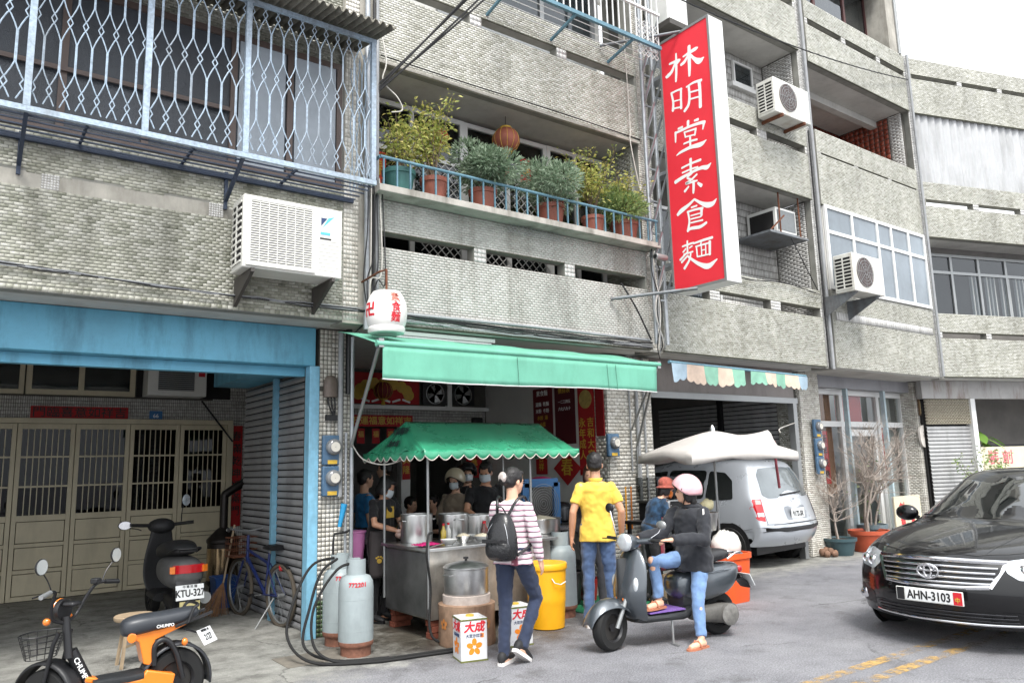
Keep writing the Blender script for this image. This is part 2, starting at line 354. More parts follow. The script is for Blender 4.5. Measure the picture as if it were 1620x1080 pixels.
# ---------------------------------------------------------------- ground
def ground_mat():
    m, n, b = newmat('street surface'); p = coords(n)
    sep = N(n, 'SeparateXYZ'); n.links.new(p, sep.inputs[0])
    big = noise(n, .55, 6, .6, p); mid = noise(n, 3.2, 7, .7, p); fine = noise(n, 70, 3, .8, p); vor = N(n, 'TexVoronoi'); vor.inputs['Scale'].default_value = 130; n.links.new(p, vor.inputs['Vector'])
    # asphalt
    a1 = ramp(n, fine.outputs['Fac'], [(.25, sr(92, 92, 95)), (.5, sr(136, 136, 140)), (.8, sr(184, 184, 186))])
    a2 = ramp(n, mid.outputs['Fac'], [(.3, (.80,)*3), (.7, (1.1,)*3)]); asp = mul(n, a1.outputs[0], a2.outputs[0])
    a3 = ramp(n, big.outputs['Fac'], [(.36, (.82, .82, .84)), (.6, (1.06,)*3)]); asp = mul(n, asp, a3.outputs[0])
    # cement apron
    c1 = ramp(n, mid.outputs['Fac'], [(.28, sr(98, 97, 92)), (.5, sr(150, 149, 143)), (.75, sr(184, 183, 176))])
    c2 = ramp(n, fine.outputs['Fac'], [(.2, (.66,)*3), (.8, (1.12,)*3)]); con = mul(n, c1.outputs[0], c2.outputs[0])
    # apron mask: y against a wandering edge that lies further out in front of the left houses
    ex = N(n, 'MapRange'); ex.inputs[1].default_value = 2; ex.inputs[2].default_value = 8.5; ex.inputs[3].default_value = 5.9; ex.inputs[4].default_value = 6.9; n.links.new(sep.outputs['X'], ex.inputs[0])
    d1 = N(n, 'Math', operation='SUBTRACT'); n.links.new(sep.outputs['Y'], d1.inputs[0]); n.links.new(ex.outputs[0], d1.inputs[1])
    d2 = N(n, 'Math', operation='MULTIPLY_ADD'); d2.inputs[1].default_value = 1.7; n.links.new(mid.outputs['Fac'], d2.inputs[0]); n.links.new(d1.outputs[0], d2.inputs[2])
    mr = N(n, 'MapRange'); mr.inputs[1].default_value = .65; mr.inputs[2].default_value = 1.15; n.links.new(d2.outputs[0], mr.inputs[0])
    mm = N(n, 'Mix', data_type='RGBA'); n.links.new(mr.outputs[0], mm.inputs[0]); n.links.new(asp, mm.inputs[6]); n.links.new(con, mm.inputs[7])
    out = mm.outputs[2]
    # greasy wet patch round the noodle stall
    vd = N(n, 'VectorMath', operation='DISTANCE'); vd.inputs[1].default_value = (4.3, 6.9, 0); sc_ = N(n, 'Mapping'); sc_.inputs['Scale'].default_value = (1, 1.25, 1); sc_.inputs['Location'].default_value = (0, -1.7, 0); n.links.new(p, sc_.inputs[0]); n.links.new(sc_.outputs[0], vd.inputs[0])
    d3 = N(n, 'Math', operation='MULTIPLY_ADD'); d3.inputs[1].default_value = 2.6; n.links.new(mid.outputs['Fac'], d3.inputs[0]); n.links.new(vd.outputs['Value'], d3.inputs[2])
    wet = N(n, 'MapRange'); wet.inputs[1].default_value = 2.0; wet.inputs[2].default_value = 3.1; wet.inputs[3].default_value = 1; wet.inputs[4].default_value = 0; n.links.new(d3.outputs[0], wet.inputs[0])
    dk = N(n, 'RGB'); dk.outputs[0].default_value = (.33, .30, .26, 1)
    mw = N(n, 'Mix', data_type='RGBA', blend_type='MULTIPLY'); n.links.new(wet.outputs[0], mw.inputs[0]); n.links.new(out, mw.inputs[6]); n.links.new(dk.outputs[0], mw.inputs[7]); out = mw.outputs[2]
    # hairline cracks
    wv = N(n, 'TexVoronoi', feature='DISTANCE_TO_EDGE'); wv.inputs['Scale'].default_value = .75; ds = N(n, 'Mix', data_type='RGBA', blend_type='ADD'); ds.inputs[0].default_value = .35
    n.links.new(p, ds.inputs[6]); n.links.new(mid.outputs['Color'], ds.inputs[7]); n.links.new(ds.outputs[2], wv.inputs['Vector'])
    cr = ramp(n, wv.outputs['Distance'], [(.0, (.35,)*3), (.012, (1,)*3)]); gate = ramp(n, big.outputs['Fac'], [(.5, (0,)*3), (.58, (1,)*3)])
    mc = N(n, 'Mix', data_type='RGBA', blend_type='MULTIPLY'); n.links.new(gate.outputs[0], mc.inputs[0]); n.links.new(out, mc.inputs[6]); n.links.new(cr.outputs[0], mc.inputs[7]); out = mc.outputs[2]
    sp_ = noise(n, 1.9, 6, .7, p); s2 = ramp(n, sp_.outputs['Fac'], [(.55, (1, 1, 1)), (.68, (.66, .65, .64))]); out = mul(n, out, s2.outputs[0])
    n.links.new(out, b.inputs['Base Color'])
    rg = N(n, 'MapRange'); rg.inputs[3].default_value = .86; rg.inputs[4].default_value = .38; n.links.new(wet.outputs[0], rg.inputs[0]); n.links.new(rg.outputs[0], b.inputs['Roughness'])
    bp = N(n, 'Bump'); bp.inputs['Strength'].default_value = .7; bp.inputs['Distance'].default_value = .012; ad = N(n, 'Math', operation='ADD'); n.links.new(fine.outputs['Fac'], ad.inputs[0]); n.links.new(vor.outputs['Distance'], ad.inputs[1])
    n.links.new(ad.outputs[0], bp.inputs['Height']); n.links.new(bp.outputs[0], b.inputs['Normal'])
    return m
M_ROAD = ground_mat()
def sheet(name, x0, x1, y0, y1, z, m, nx=1, ny=1):
    vs = [(x0+(x1-x0)*i/nx, y0+(y1-y0)*j/ny, z) for j in range(ny+1) for i in range(nx+1)]
    fs = [(j*(nx+1)+i, j*(nx+1)+i+1, (j+1)*(nx+1)+i+1, (j+1)*(nx+1)+i) for j in range(ny) for i in range(nx)]
    return mesh_obj(name, vs, fs, m)
tag(sheet('road', -150, 150, -150, 150, 0, M_ROAD), 'grey worn asphalt street with a cement apron', kind='structure')
def paint_mat():
    m, n, b = newmat('worn yellow road paint'); p = coords(n)
    t = noise(n, 9, 7, .75, p); t2 = noise(n, .9, 3, .5, p); ad = N(n, 'Math', operation='MULTIPLY_ADD'); ad.inputs[1].default_value = .5; n.links.new(t2.outputs['Fac'], ad.inputs[0]); n.links.new(t.outputs['Fac'], ad.inputs[2])
    r = ramp(n, ad.outputs[0], [(.58, (.85, .85, .85)), (.8, (.0,)*3)]); n.links.new(r.outputs[0], b.inputs['Alpha'])
    b.inputs['Base Color'].default_value = (*sr(196, 160, 96), 1); b.inputs['Roughness'].default_value = .8
    return m
M_PAINT = paint_mat()
for yy in (3.50, 3.26):
    tag(sheet('road_marking', 5.0, 60, yy-.055, yy+.055, .004, M_PAINT), 'worn yellow centre line painted on the asphalt', kind='structure')
# iron hatch in the apron by the blue post
h = MB().box(2.42, 3.0, 6.55, 6.95, .0, .006).build('hatch_cover', mat('hatch iron', sr(120, 114, 104), .8, var=.35, scale=12, bump=.4), None, bevel=.002)
tag(h, 'flat square iron hatch cover in the cement by the gas cylinders', 'hatch cover')

# ---------------------------------------------------------------- row houses
def house(label, x0, rz=0, y=7.0):
    return thing('row_house', label, 'row house', (x0, y, 0), rz, 'tiled row houses along the street')
def slots_wall(p, x0, x1, z0, z1, sz0, sz1, slots, m, t=.14, y=7.0, tiles=True, tile_kw={}):
    """balcony parapet with long low openings"""
    mb = MB(); mb.box(x0, x1, y, y+t, z0, sz0); mb.box(x0, x1, y, y+t, sz1, z1)
    xs = [x0]+[q for sl in slots for q in sl]+[x1]
    for a, b in zip(xs[::2], xs[1::2]):
        if b-a > .02: mb.box(a, b, y+.001, y+t-.001, sz0, sz1)
    o = mb.build('parapet', M_GROUT, p, world=True)
    MB().box(x0, x1, y-.006, y+.02, z0-.004, z0+.014).build('drip_edge', M_MOSS, o, world=True)
    for a, b in slots: MB().box(a, b, y-.005, y+.01, sz1-.004, sz1+.010).build('slot_edge', M_MOSS, o, world=True)
    if tiles:
        tile_field('parapet_tiles', [(x0+.004, x1-.004, z0+.004, sz0-.002), (x0+.004, x1-.004, sz1+.002, z1-.004)], m, o, y, **tile_kw)
        for a, b in zip(xs[::2], xs[1::2]):
            if b-a > .05: tile_field('pier_tiles', [(a+.004, b-.004, sz0+.004, sz1-.004)], M_WTILE, o, y+.001, tw=.05, th=.05, bond=False)
    return o
def shutter(p, x, y0, y1, z0, z1, m, sgn=-1, pitch=.078, along='y'):
    """roller shutter of separate curled slats; along y the face looks at sgn*x, along x it looks at -y"""
    n = int((z1-z0)/pitch); prof = [(0, 0), (.012, .01), (.02, .03), (.016, .052), (.004, .066), (0, .072)]
    vs = []
    L = y1-y0
    for d, z in prof: vs += [(sgn*d, 0, z), (sgn*d, L, z)] if along == 'y' else [(0, -d, z), (L, -d, z)]
    fs = [(2*i, 2*i+1, 2*i+3, 2*i+2) for i in range(len(prof)-1)]
    o0 = None; root = bpy.data.objects.new('roller_shutter', None); COL.objects.link(root); root.parent = p
    root.location = Vector((x, y0, z0) if along == 'y' else (y0, x, z0))-org(p)
    for k in range(n):
        if o0 is None: o0 = mesh_obj('slat', vs, fs, m, root, smooth=60); o = o0
        else:
            o = o0.copy(); COL.objects.link(o)
        o.location = (random.uniform(-.001, .001), 0, k*pitch)
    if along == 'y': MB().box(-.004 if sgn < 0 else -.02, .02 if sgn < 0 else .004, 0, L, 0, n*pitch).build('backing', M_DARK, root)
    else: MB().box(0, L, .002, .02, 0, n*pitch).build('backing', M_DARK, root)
    return root
def window(p, x0, x1, z0, z1, y, cols, fm, gm, fw=.05, rows=(), depth=.06, name='window', back=None):
    """framed window facing -y: cols = interior mullion xs, rows = interior transom zs"""
    r = MB()
    r.box(x0, x1, y-depth, y, z0, z0+fw); r.box(x0, x1, y-depth, y, z1-fw, z1)
    zs = [z0]+list(rows)+[z1]; xs = [x0]+list(cols)+[x1]
    for q in (x0+fw/2, x1-fw/2): r.box(q-fw/2, q+fw/2, y-depth+.001, y-.001, z0+fw, z1-fw)
    for q in cols: r.box(q-fw/2, q+fw/2, y-depth+.002, y-.002, z0+fw, z1-fw)
    for q in rows: r.box(x0+fw, x1-fw, y-depth+.003, y-.003, q-fw/2, q+fw/2)
    f = r.build(name, fm, p, world=True)
    for a, b in zip(xs[:-1], xs[1:]):
        for c, d in zip(zs[:-1], zs[1:]):
            MB().box(a+fw*.4, b-fw*.4, y-depth*.5, y-depth*.5+.006, c+fw*.4, d-fw*.4).build('pane', gm, f, world=True)
    if back is not None: MB().box(x0+.02, x1-.02, y+.12, y+.14, z0, z1).build('curtain', back, f, world=True)
    return f

# ===== house with the blue cage
A = house('left row house with blue beam, garage and blue caged window', -2.2)
w_ = MB().box(-2.2, 3.07, 7.0, 7.14, 3.08, 4.42).build('wall', M_GROUT, A, world=True)
tile_field('facade_tiles', [(-.5, 3.066, 3.125, 4.418)], M_FACEA, w_, 7.0, skip=lambda x, z: 3.92 < z < 4.06+.02*math.sin(x*9) and x < 2.0+.05*math.sin(z*40))
tile_field('edge_tiles', [(-.5, 3.066, 3.084, 3.122)], M_FACEA, w_, 7.0, tw=.045, th=.034, bond=False)
MB().box(-.5, 2.0, 6.998, 7.0, 3.925, 4.055).build('render_band', M_RENDER, w_, world=True)
for q in (.45, 1.76): tile_field('patch_tiles', [(q, q+.13, 3.93, 4.06)], M_WTILE, w_, 6.998, tw=.02, th=.02, bond=False)
MB().box(-2.2, 3.07, 7.05, 7.2, 5.80, 10.2).build('upper_wall', M_GROUT, A, world=True)
tile_field('facade_tiles', [(.9, 3.06, 5.81, 7.6)], M_FACEA, A, 7.05)
MB().box(-2.2, 3.42, 7.015, 7.62, 3.084, 3.3).build('soffit', M_SOFFIT, A, world=True)
MB().box(-2.2, 3.0, 7.5, 7.7, 2.68, 3.08).build('beam', M_BLUE, A, world=True, bevel=.008)
MB().box(-2.2, 2.94, 7.64, 7.74, 2.585, 2.676).build('beam_lip', M_BLUE, A, world=True)
MB().box(2.93, 3.035, 7.47, 7.6, 0.0, 2.677).build('post', M_BLUEST, A, world=True, bevel=.006)
MB().box(2.66, 3.30, 7.72, 10.0, 2.69, 3.1).build('side_beam', M_BLUE, A, world=True)
MB().box(-2.2, 4.4, 7.745, 12.5, 3.36, 3.45).build('ceiling', M_INNER, A, world=True)
MB().box(-2.3, -2.2, 7.5, 12.5, 0, 3.4).build('side_wall', M_INNER, A, world=True)
bw = MB().box(-2.2, 4.4, 12.44, 12.6, 0, 3.4).build('back_wall', M_DGROUT, A, world=True)
tile_field('wall_tiles', [(.3, 3.86, 2.43, 2.74), (3.62, 3.9, .0, 2.43), (3.3, 3.9, 2.74, 3.3)], M_WTILE, bw, 12.44, tw=.022, th=.045, bond=False, g=.005)
for (a, b) in ((7.62, 8.72), (8.8, 9.98)): shutter(A, 3.07, a, b, 0, 2.67, M_SHUT)
MB().box(3.0, 3.06, 8.73, 8.79, 0, 2.68).build('shutter_post', M_BLUEST, A, world=True)
MB().box(3.10, 3.38, 7.66, 10.0, 0, 3.05).build('party_wall', M_DARKIN, A, world=True)
# transom windows over the folding door
window(A, -.9, .78, 2.76, 3.30, 12.43, (-.05,), M_BEIGE, G_DARK, .06, depth=.07)
window(A, .80, 2.17, 2.76, 3.30, 12.43, (1.47,), M_BEIGE, G_DARK, .07, depth=.07)
MB().box(2.2, 3.56, 12.425, 12.438, 2.76, 3.3).build('opening', M_DARK, A, world=True)  # near-black sheet on the wall, its colour standing in for the unlit opening
# sliding windows behind the cage
window(A, -2.1, 3.05, 4.44, 5.8, 7.06, (-1.2, -.3, .55, 1.2, 1.95, 2.5), M_BROWNF, G_RIB, .06, rows=(), depth=.05)
MB().box(-.3, 1.92, 6.985, 7.0, 4.98, 5.02).build('transom', M_BROWNF, A, world=True)
for (a, b) in ((2.0, 2.45), (2.55, 2.98)): MB().box(a, b, 7.02, 7.028, 4.5, 5.74).build('curtain', mat('pale ribbed pane', sr(170, 178, 186), .3, var=.4, scale=.8, bump=.5, bscale=120), A, world=True)
# pier with pipes between the first two houses
pr = MB().box(3.07, 3.44, 7.0, 7.3, 3.06, 10.2).build('pier', M_RENDER, A, world=True)
tile_field('pier_tiles', [(3.075, 3.235, 3.09, 7.6)], M_WHITE, pr, 7.0, tw=.030, th=.045, bond=False)
gp = MB().box(3.04, 3.40, 7.5, 7.9, 0, 3.08).build('pillar', M_DGROUT, A, world=True)
tile_field('pillar_tiles', [(3.044, 3.396, .36, 3.07)], M_WHITE, gp, 7.5, tw=.040, th=.040, bond=False, g=.006, skip=lambda x, z: random.random() < .012)
tile_field('foot_tiles', [(3.044, 3.396, .004, .35)], M_GTILE, gp, 7.5, tw=.040, th=.040, bond=False, g=.006)
tile_field('pillar_tiles', [(7.504, 7.896, .36, 3.07)], M_WHITE, gp, 3.40, tw=.040, th=.040, bond=False, g=.006, plane='x', sgn=1)

# ===== noodle shop house
B = house('row house with plant balcony and green awning over the noodle stall', 3.44)
slB = [(3.49, 4.65), (4.82, 5.99), (6.16, 7.40)]
slots_wall(B, 3.442, 7.44, 3.08, 4.42, 3.90, 4.065, slB, M_FACEB)
slots_wall(B, 3.442, 7.44, 5.98, 7.26, 6.82, 6.955, slB, M_FACE)
MB().box(3.442, 7.44, 6.99, 7.03, 5.965, 6.0).build('drip_lip', M_RENDER, B, world=True)
MB().box(3.442, 7.60, 7.145, 7.9, 6.0, 6.2).build('soffit', M_SOFFIT, B, world=True)
MB().box(3.442, 7.60, 7.145, 7.9, 3.2, 3.4).build('balcony_floor', M_CONC, B, world=True)
MB().box(3.38, 3.46, 7.145, 7.9, 3.4, 6.0).build('side_wall', M_INNER, B, world=True)
sw = MB().box(7.42, 7.56, 7.145, 7.9, 3.4, 6.0).build('side_wall', M_GROUT, B, world=True)
tile_field('wall_tiles', [(7.15, 7.74, 3.4, 5.98)], M_FACE, sw, 7.42, plane='x', sgn=-1, tw=.09, th=.03)
MB().box(3.442, 7.44, 7.9, 8.0, 3.4, 6.0).build('back_wall', M_INNER, B, world=True)
MB().box(3.46, 7.4, 7.86, 7.895, 3.45, 5.95).build('room', M_DARK, B, world=True)  # thin near-black slab, shade of the room behind the windows put into its colour
window(B, 3.5, 5.0, 3.9, 5.95, 7.76, (4.25,), M_ALU, G_DARK, .06, rows=(5.35,), back=M_CURT)
dr = window(B, 5.0, 6.35, 3.45, 5.95, 7.77, (5.68,), M_ALU, G_DARK, .06, rows=(5.35,), name='balcony_door')
window(B, 6.35, 7.38, 3.9, 5.95, 7.76, (6.86,), M_ALU, G_DARK, .06, rows=(5.35,))
def diamond(p, x0, x1, z0, z1, y, step, r, m, name='lattice_bar'):
    """crossing bars clipped to a rectangle, each one a part"""
    h_ = z1-z0
    for sg in (1, -1):
        k = -h_
        while k < (x1-x0):
            a, za, b, zb = x0+k, z0, x0+k+h_, z1
            if a < x0: za += x0-a; a = x0
            if b > x1: zb -= b-x1; b = x1
            if zb-za > .03:
                if sg < 0: a, b = x0+x1-a, x0+x1-b
                MB().bar((a, y+sg*.003, za), (b, y+sg*.003, zb), r*2, r*1.2).build(name, m, p, world=True)
            k += step
for (a, b) in ((4.35, 4.9), (5.05, 5.66), (5.72, 6.3)): diamond(dr, a, b, 3.95, 5.3, 7.66, .115, .006, M_ALU)
# ground floor of the shop
MB().box(3.40, 7.62, 7.145, 12.9, 3.1, 3.25).build('ceiling', M_INNER, B, world=True)
MB().box(3.44, 7.62, 7.02, 7.14, 3.066, 3.08).build('soffit_edge', M_SOFFIT, B, world=True)
rw = MB().box(7.12, 7.5, 8.02, 10.6, 0, 3.1).build('inner_wall', M_INNER, B, world=True)
bwB = MB().box(4.0, 7.14, 10.45, 10.6, 2.26, 3.1).build('inner_lintel', M_DGROUT, B, world=True)
tile_field('wall_tiles', [(4.0, 7.1, 2.27, 2.50)], M_WTILE, bwB, 10.45, tw=.022, th=.045, bond=False, g=.005)
MB().box(4.0, 7.12, 10.36, 10.448, 2.50, 2.56).build('sill', M_ALU, B, world=True)
MB().box(6.62, 7.12, 10.44, 10.58, 0, 2.26).build('inner_pier', M_DGROUT, B, world=True)
MB().box(5.55, 5.70, 10.44, 10.58, 0, 2.26).build('door_jamb', M_ALU, B, world=True)
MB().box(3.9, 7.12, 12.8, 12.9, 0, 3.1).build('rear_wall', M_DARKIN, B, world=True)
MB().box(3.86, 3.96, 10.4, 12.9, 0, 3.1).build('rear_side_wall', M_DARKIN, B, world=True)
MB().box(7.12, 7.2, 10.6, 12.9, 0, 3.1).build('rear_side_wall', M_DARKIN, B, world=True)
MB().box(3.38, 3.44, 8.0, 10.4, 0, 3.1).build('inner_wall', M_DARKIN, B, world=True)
pl = MB().box(7.12, 7.98, 7.56, 8.02, 0, 3.08).build('pillar', M_DGROUT, B, world=True)
tile_field('pillar_tiles', [(7.124, 7.976, .004, 3.07)], M_WHITE, pl, 7.56, tw=.095, th=.045, bond=True, g=.004)
tile_field('pillar_tiles', [(7.564, 8.016, .004, 3.07)], M_WHITE, pl, 7.12, plane='x', sgn=-1, tw=.095, th=.045, bond=True, g=.004)
MB().box(7.44, 7.70, 7.04, 7.3, 3.06, 10.2).build('pier', M_GROUT, B, world=True)
tile_field('pier_tiles', [(7.445, 7.695, 3.09, 8.7)], M_WHITE, B, 7.04, tw=.062, th=.03, bond=True)
# top storey cage seen behind the sign
MB().box(3.442, 7.44, 7.7, 7.8, 7.2, 9.4).build('upper_back_wall', M_INNER, B, world=True)
window(B, 4.6, 7.3, 7.3, 8.8, 7.7, (5.5, 6.3), M_ALUG, G_DARK, .07)
MB().box(3.442, 7.5, 7.0, 7.8, 8.75, 10.2).build('upper_wall', M_GROUT, B, world=True)

# ===== house behind the van
C = house('row house behind the silver van with roller shutters in its garage', 7.70)
slots_wall(C, 7.70, 11.58, 3.08, 4.36, 3.90, 4.05, [(7.74, 8.72), (8.95, 10.17), (10.43, 11.52)], M_FACE)
slots_wall(C, 7.70, 11.58, 5.95, 7.24, 6.75, 6.89, [(7.74, 8.72), (8.95, 10.17), (10.43, 11.50)], M_FACE)
slots_wall(C, 7.70, 11.58, 8.70, 10.2, 9.50, 9.62, [(7.74, 8.72), (8.95, 10.17), (10.43, 11.52)], M_FACE)
for z in (5.96, 8.71):
    MB().box(7.70, 11.58, 7.142, 8.0, z, z+.15).build('soffit', M_SOFFIT, C, world=True)
MB().box(7.70, 11.58, 7.142, 8.0, 3.2, 3.35).build('balcony_floor', M_CONC, C, world=True)
for z0, z1 in ((3.35, 5.95), (6.12, 8.70)):
    b_ = MB().box(7.70, 11.58, 7.76, 7.9, z0, z1).build('back_wall', M_DGROUT, C, world=True)
    tile_field('wall_tiles', [(9.2, 11.56, z0+.6, z1)], M_WTILE, b_, 7.76, tw=.035, th=.12, bond=False, g=.008)
    q = MB().box(11.56, 11.62, 7.14, 7.9, z0, z1).build('side_wall', M_DGROUT, C, world=True)
    tile_field('wall_tiles', [(7.144, 7.75, z0+.5, z1-.01)], M_WTILE, q, 11.56, plane='x', sgn=-1, tw=.12, th=.03, g=.006)
window(C, 10.66, 11.20, 8.14, 8.56, 7.75, (), M_ALU, G_DARK, .035, depth=.05)
MB().box(10.58, 11.28, 7.68, 7.76, 8.06, 8.14).build('sill', M_ALU, C, world=True)
window(C, 8.2, 9.9, 6.5, 8.1, 7.75, (9.0,), M_ALU, G_DARK, .05)
window(C, 8.2, 9.9, 3.9, 5.5, 7.75, (9.0,), M_ALU, G_DARK, .05)
MB().box(7.98, 11.7, 7.145, 13.2, 3.1, 3.3).build('ceiling', M_INNER, C, world=True)
MB().box(7.70, 11.64, 7.03, 7.144, 3.068, 3.08).build('soffit_edge', M_SOFFIT, C, world=True)
MB().box(7.98, 11.50, 7.62, 7.84, 2.62, 3.1).build('shutter_housing', mat('housing steel', sr(138, 130, 126), .5, var=.15, scale=3, dirt=.4), C, world=True)
MB().box(7.98, 11.50, 7.55, 7.62, 2.52, 2.61).build('shutter_rail', M_ALUG, C, world=True)
MB().box(11.36, 11.46, 7.55, 7.66, 0, 2.52).build('rail_post', M_ALUG, C, world=True)
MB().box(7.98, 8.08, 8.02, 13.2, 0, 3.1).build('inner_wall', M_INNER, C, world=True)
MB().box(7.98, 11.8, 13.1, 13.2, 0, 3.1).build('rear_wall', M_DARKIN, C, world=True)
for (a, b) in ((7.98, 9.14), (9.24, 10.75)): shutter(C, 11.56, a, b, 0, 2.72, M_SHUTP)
MB().box(11.47, 11.55, 9.15, 9.23, 0, 2.75).build('shutter_post', M_BLACK, C, world=True)
b_ = MB().box(11.5, 11.62, 7.66, 7.97, 0, 3.08).build('jamb', M_DGROUT, C, world=True)
tile_field('jamb_tiles', [(7.664, 7.966, .01, 2.6)], M_FACE, b_, 11.5, plane='x', sgn=-1, tw=.06, th=.03)
MB().box(11.58, 11.7, 7.98, 13.2, 0, 3.08).build('party_wall', M_DARKIN, C, world=True)
cp = MB().box(11.58, 11.86, 7.04, 7.3, 3.06, 10.3).build('pier', M_GROUT, C, world=True)
tile_field('pier_tiles', [(11.584, 11.856, 3.09, 10.2)], M_WTILE, cp, 7.04, tw=.12, th=.03)
cp = MB().box(11.63, 12.22, 7.60, 8.05, 0, 3.08).build('pillar', M_DGROUT, C, world=True)
tile_field('pillar_tiles', [(11.634, 12.216, .004, 3.07)], M_WHITE, cp, 7.60, tw=.062, th=.03)
tile_field('pillar_tiles', [(7.604, 8.046, .004, 3.07)], M_WHITE, cp, 11.63, plane='x', sgn=-1, tw=.062, th=.03)

# ===== shop-front house
D = house('row house with white framed shop front and red tiled upper balcony', 11.86)
dw = MB().box(11.86, 15.44, 7.0, 7.14, 3.08, 4.42).build('wall', M_GROUT, D, world=True)
tile_field('facade_tiles', [(11.87, 15.436, 3.09, 3.90), (11.87, 15.436, 4.05, 4.415)], M_FACE, dw, 7.0)
tile_field('band_tiles', [(11.98, 15.35, 3.905, 4.045)], M_WTILE, dw, 6.992, tw=.075, th=.13, bond=False)
slots_wall(D, 11.86, 15.44, 5.92, 7.30, 6.86, 6.885, [(12.0, 13.05), (13.2, 14.25), (14.4, 15.35)], M_FACE)
slots_wall(D, 11.86, 15.44, 8.58, 9.80, 9.32, 9.44, [(11.95, 13.05), (13.2, 14.3), (14.45, 15.38)], M_FACE)
window(D, 11.90, 15.40, 4.43, 5.93, 7.02, (12.75, 13.6, 14.1, 14.75), M_ALU, mat('pale pane', sr(132, 142, 150), .12, var=.4, scale=.6), .06, rows=(5.45,), depth=.05)
MB().box(11.88, 15.42, 7.03, 7.14, 4.42, 5.92).build('inner_screen', M_CURT, D, world=True)
MB().box(11.86, 15.44, 7.142, 9.6, 8.59, 8.75).build('soffit', M_SOFFIT, D, world=True)
MB().box(11.86, 15.36, 7.66, 7.80, 8.45, 8.588).build('soffit_beam', M_SOFFIT, D, world=True)
b_ = MB().box(15.36, 15.44, 7.142, 9.6, 6.9, 8.59).build('side_wall', M_DGROUT, D, world=True)
tile_field('wall_tiles', [(7.144, 7.42, 6.9, 8.58)], M_WTILE, b_, 15.36, plane='x', sgn=-1, tw=.12, th=.03, g=.006)
tile_field('red_tiles', [(7.43, 8.5, 6.9, 8.58)], M_RTILE, b_, 15.36, plane='x', sgn=-1, tw=.10, th=.10, g=.012, bond=False)
b_ = MB().box(11.86, 15.36, 8.5, 8.6, 6.9, 8.59).build('back_wall', M_DGROUT, D, world=True)
tile_field('red_tiles', [(12.4, 15.35, 6.9, 8.58)], M_RTILE, b_, 8.5, tw=.10, th=.10, g=.012, bond=False)
MB().box(11.86, 15.44, 7.142, 8.6, 6.7, 6.9).build('balcony_floor', M_CONC, D, world=True)
MB().box(11.86, 11.94, 7.142, 8.6, 6.9, 8.59).build('side_wall', M_INNER, D, world=True)
MB().box(11.9, 15.4, 7.9, 8.0, 9.0, 11.8).build('top_wall', M_INNER, D, world=True)
window(D, 12.2, 15.0, 9.75, 11.2, 7.5, (13.0, 14.1), mat('dark red frame', sr(92, 58, 56), .5), G_DARK, .07, rows=(10.2,))
MB().box(12.2, 15.44, 7.6, 7.75, 9.0, 11.8).build('top_infill', M_RENDER, D, world=True)
MB().box(14.95, 15.44, 7.02, 7.6, 9.8, 11.8).build('top_column', M_RENDER, D, world=True)
MB().box(11.86, 15.44, 7.02, 9.6, 11.2, 11.4).build('roof_slab', M_SOFFIT, D, world=True)
MB().box(12.0, 15.44, 7.145, 11.5, 3.1, 3.25).build('ceiling', M_INNER, D, world=True)
MB().box(11.86, 15.44, 7.03, 7.9, 3.068, 3.09).build('soffit', M_SOFFIT, D, world=True)
MB().box(12.24, 15.62, 7.72, 7.9, 2.86, 3.07).build('header', mat('grey header panel', sr(146, 146, 150), .5, var=.12, scale=2, dirt=.35), D, world=True)
MB().box(12.2, 16.3, 11.2, 11.3, 0, 3.1).build('rear_wall', M_DARKIN, D, world=True)
MB().box(12.1, 12.22, 8.06, 11.3, 0, 3.1).build('inner_wall', M_DARKIN, D, world=True)
MB().box(15.95, 16.1, 8.06, 11.3, 0, 3.1).build('inner_wall', M_INNER, D, world=True)
sh = window(D, 12.24, 15.70, .02, 2.86, 8.0, (13.42, 14.72), M_ALU, G_CLEAR, .10, rows=(2.22,), depth=.09, name='shop_front')
MB().box(13.52, 13.62, 7.91, 7.99, .1, 2.18).build('door_stile', M_ALU, sh, world=True)
MB().box(14.5, 14.6, 7.91, 7.99, .1, 2.18).build('door_stile', M_ALU, sh, world=True)
MB().box(13.62, 14.5, 7.912, 7.988, 2.0, 2.12).build('door_rail', M_ALU, sh, world=True)
for q in (13.30, 14.62): MB().box(q, q+.06, 7.72, 7.80, 0, 2.86).build('shop_post', mat('pale post paint', sr(176, 194, 200), .5, var=.2, scale=10), D, world=True)
MB().box(12.3, 13.36, 8.10, 8.115, .95, 2.8).build('blind', mat('bamboo blind', sr(176, 128, 96), .8, var=.3, scale=30), D, world=True)
for x0_, x1_, z0_, z1_, m_ in ((12.3, 12.75, .1, .95, M_CURT), (13.66, 13.9, .2, 2.0, mat('taupe curtain', sr(150, 132, 116), .9, var=.3, scale=8)), (14.82, 15.1, .2, 2.2, mat('ochre curtain', sr(190, 158, 104), .9, var=.25, scale=8)), (15.2, 15.66, .2, 2.2, M_CURT), (12.4, 12.9, 2.25, 2.8, M_CURT), (15.1, 15.6, 2.25, 2.8, M_CURT)):
    MB().rings([[(x0_+(x1_-x0_)*i/14, 8.16+.02*math.sin(i*1.7), z) for z in (z0_, z1_)] for i in range(15)], cap=False, close=False).build('curtain', m_, D, smooth=80, world=True)
MB().box(13.5, 14.4, 8.08, 8.09, 2.25, 2.8).build('red_panel', mat('red shop panel', sr(206, 60, 56), .5, var=.2, scale=3), D, world=True)
dp = MB().box(15.62, 16.12, 7.62, 8.05, 0, 3.08).build('pillar', M_DGROUT, D, world=True)
tile_field('pillar_tiles', [(15.624, 16.116, .004, 3.07)], M_WHITE, dp, 7.62, tw=.09, th=.03)
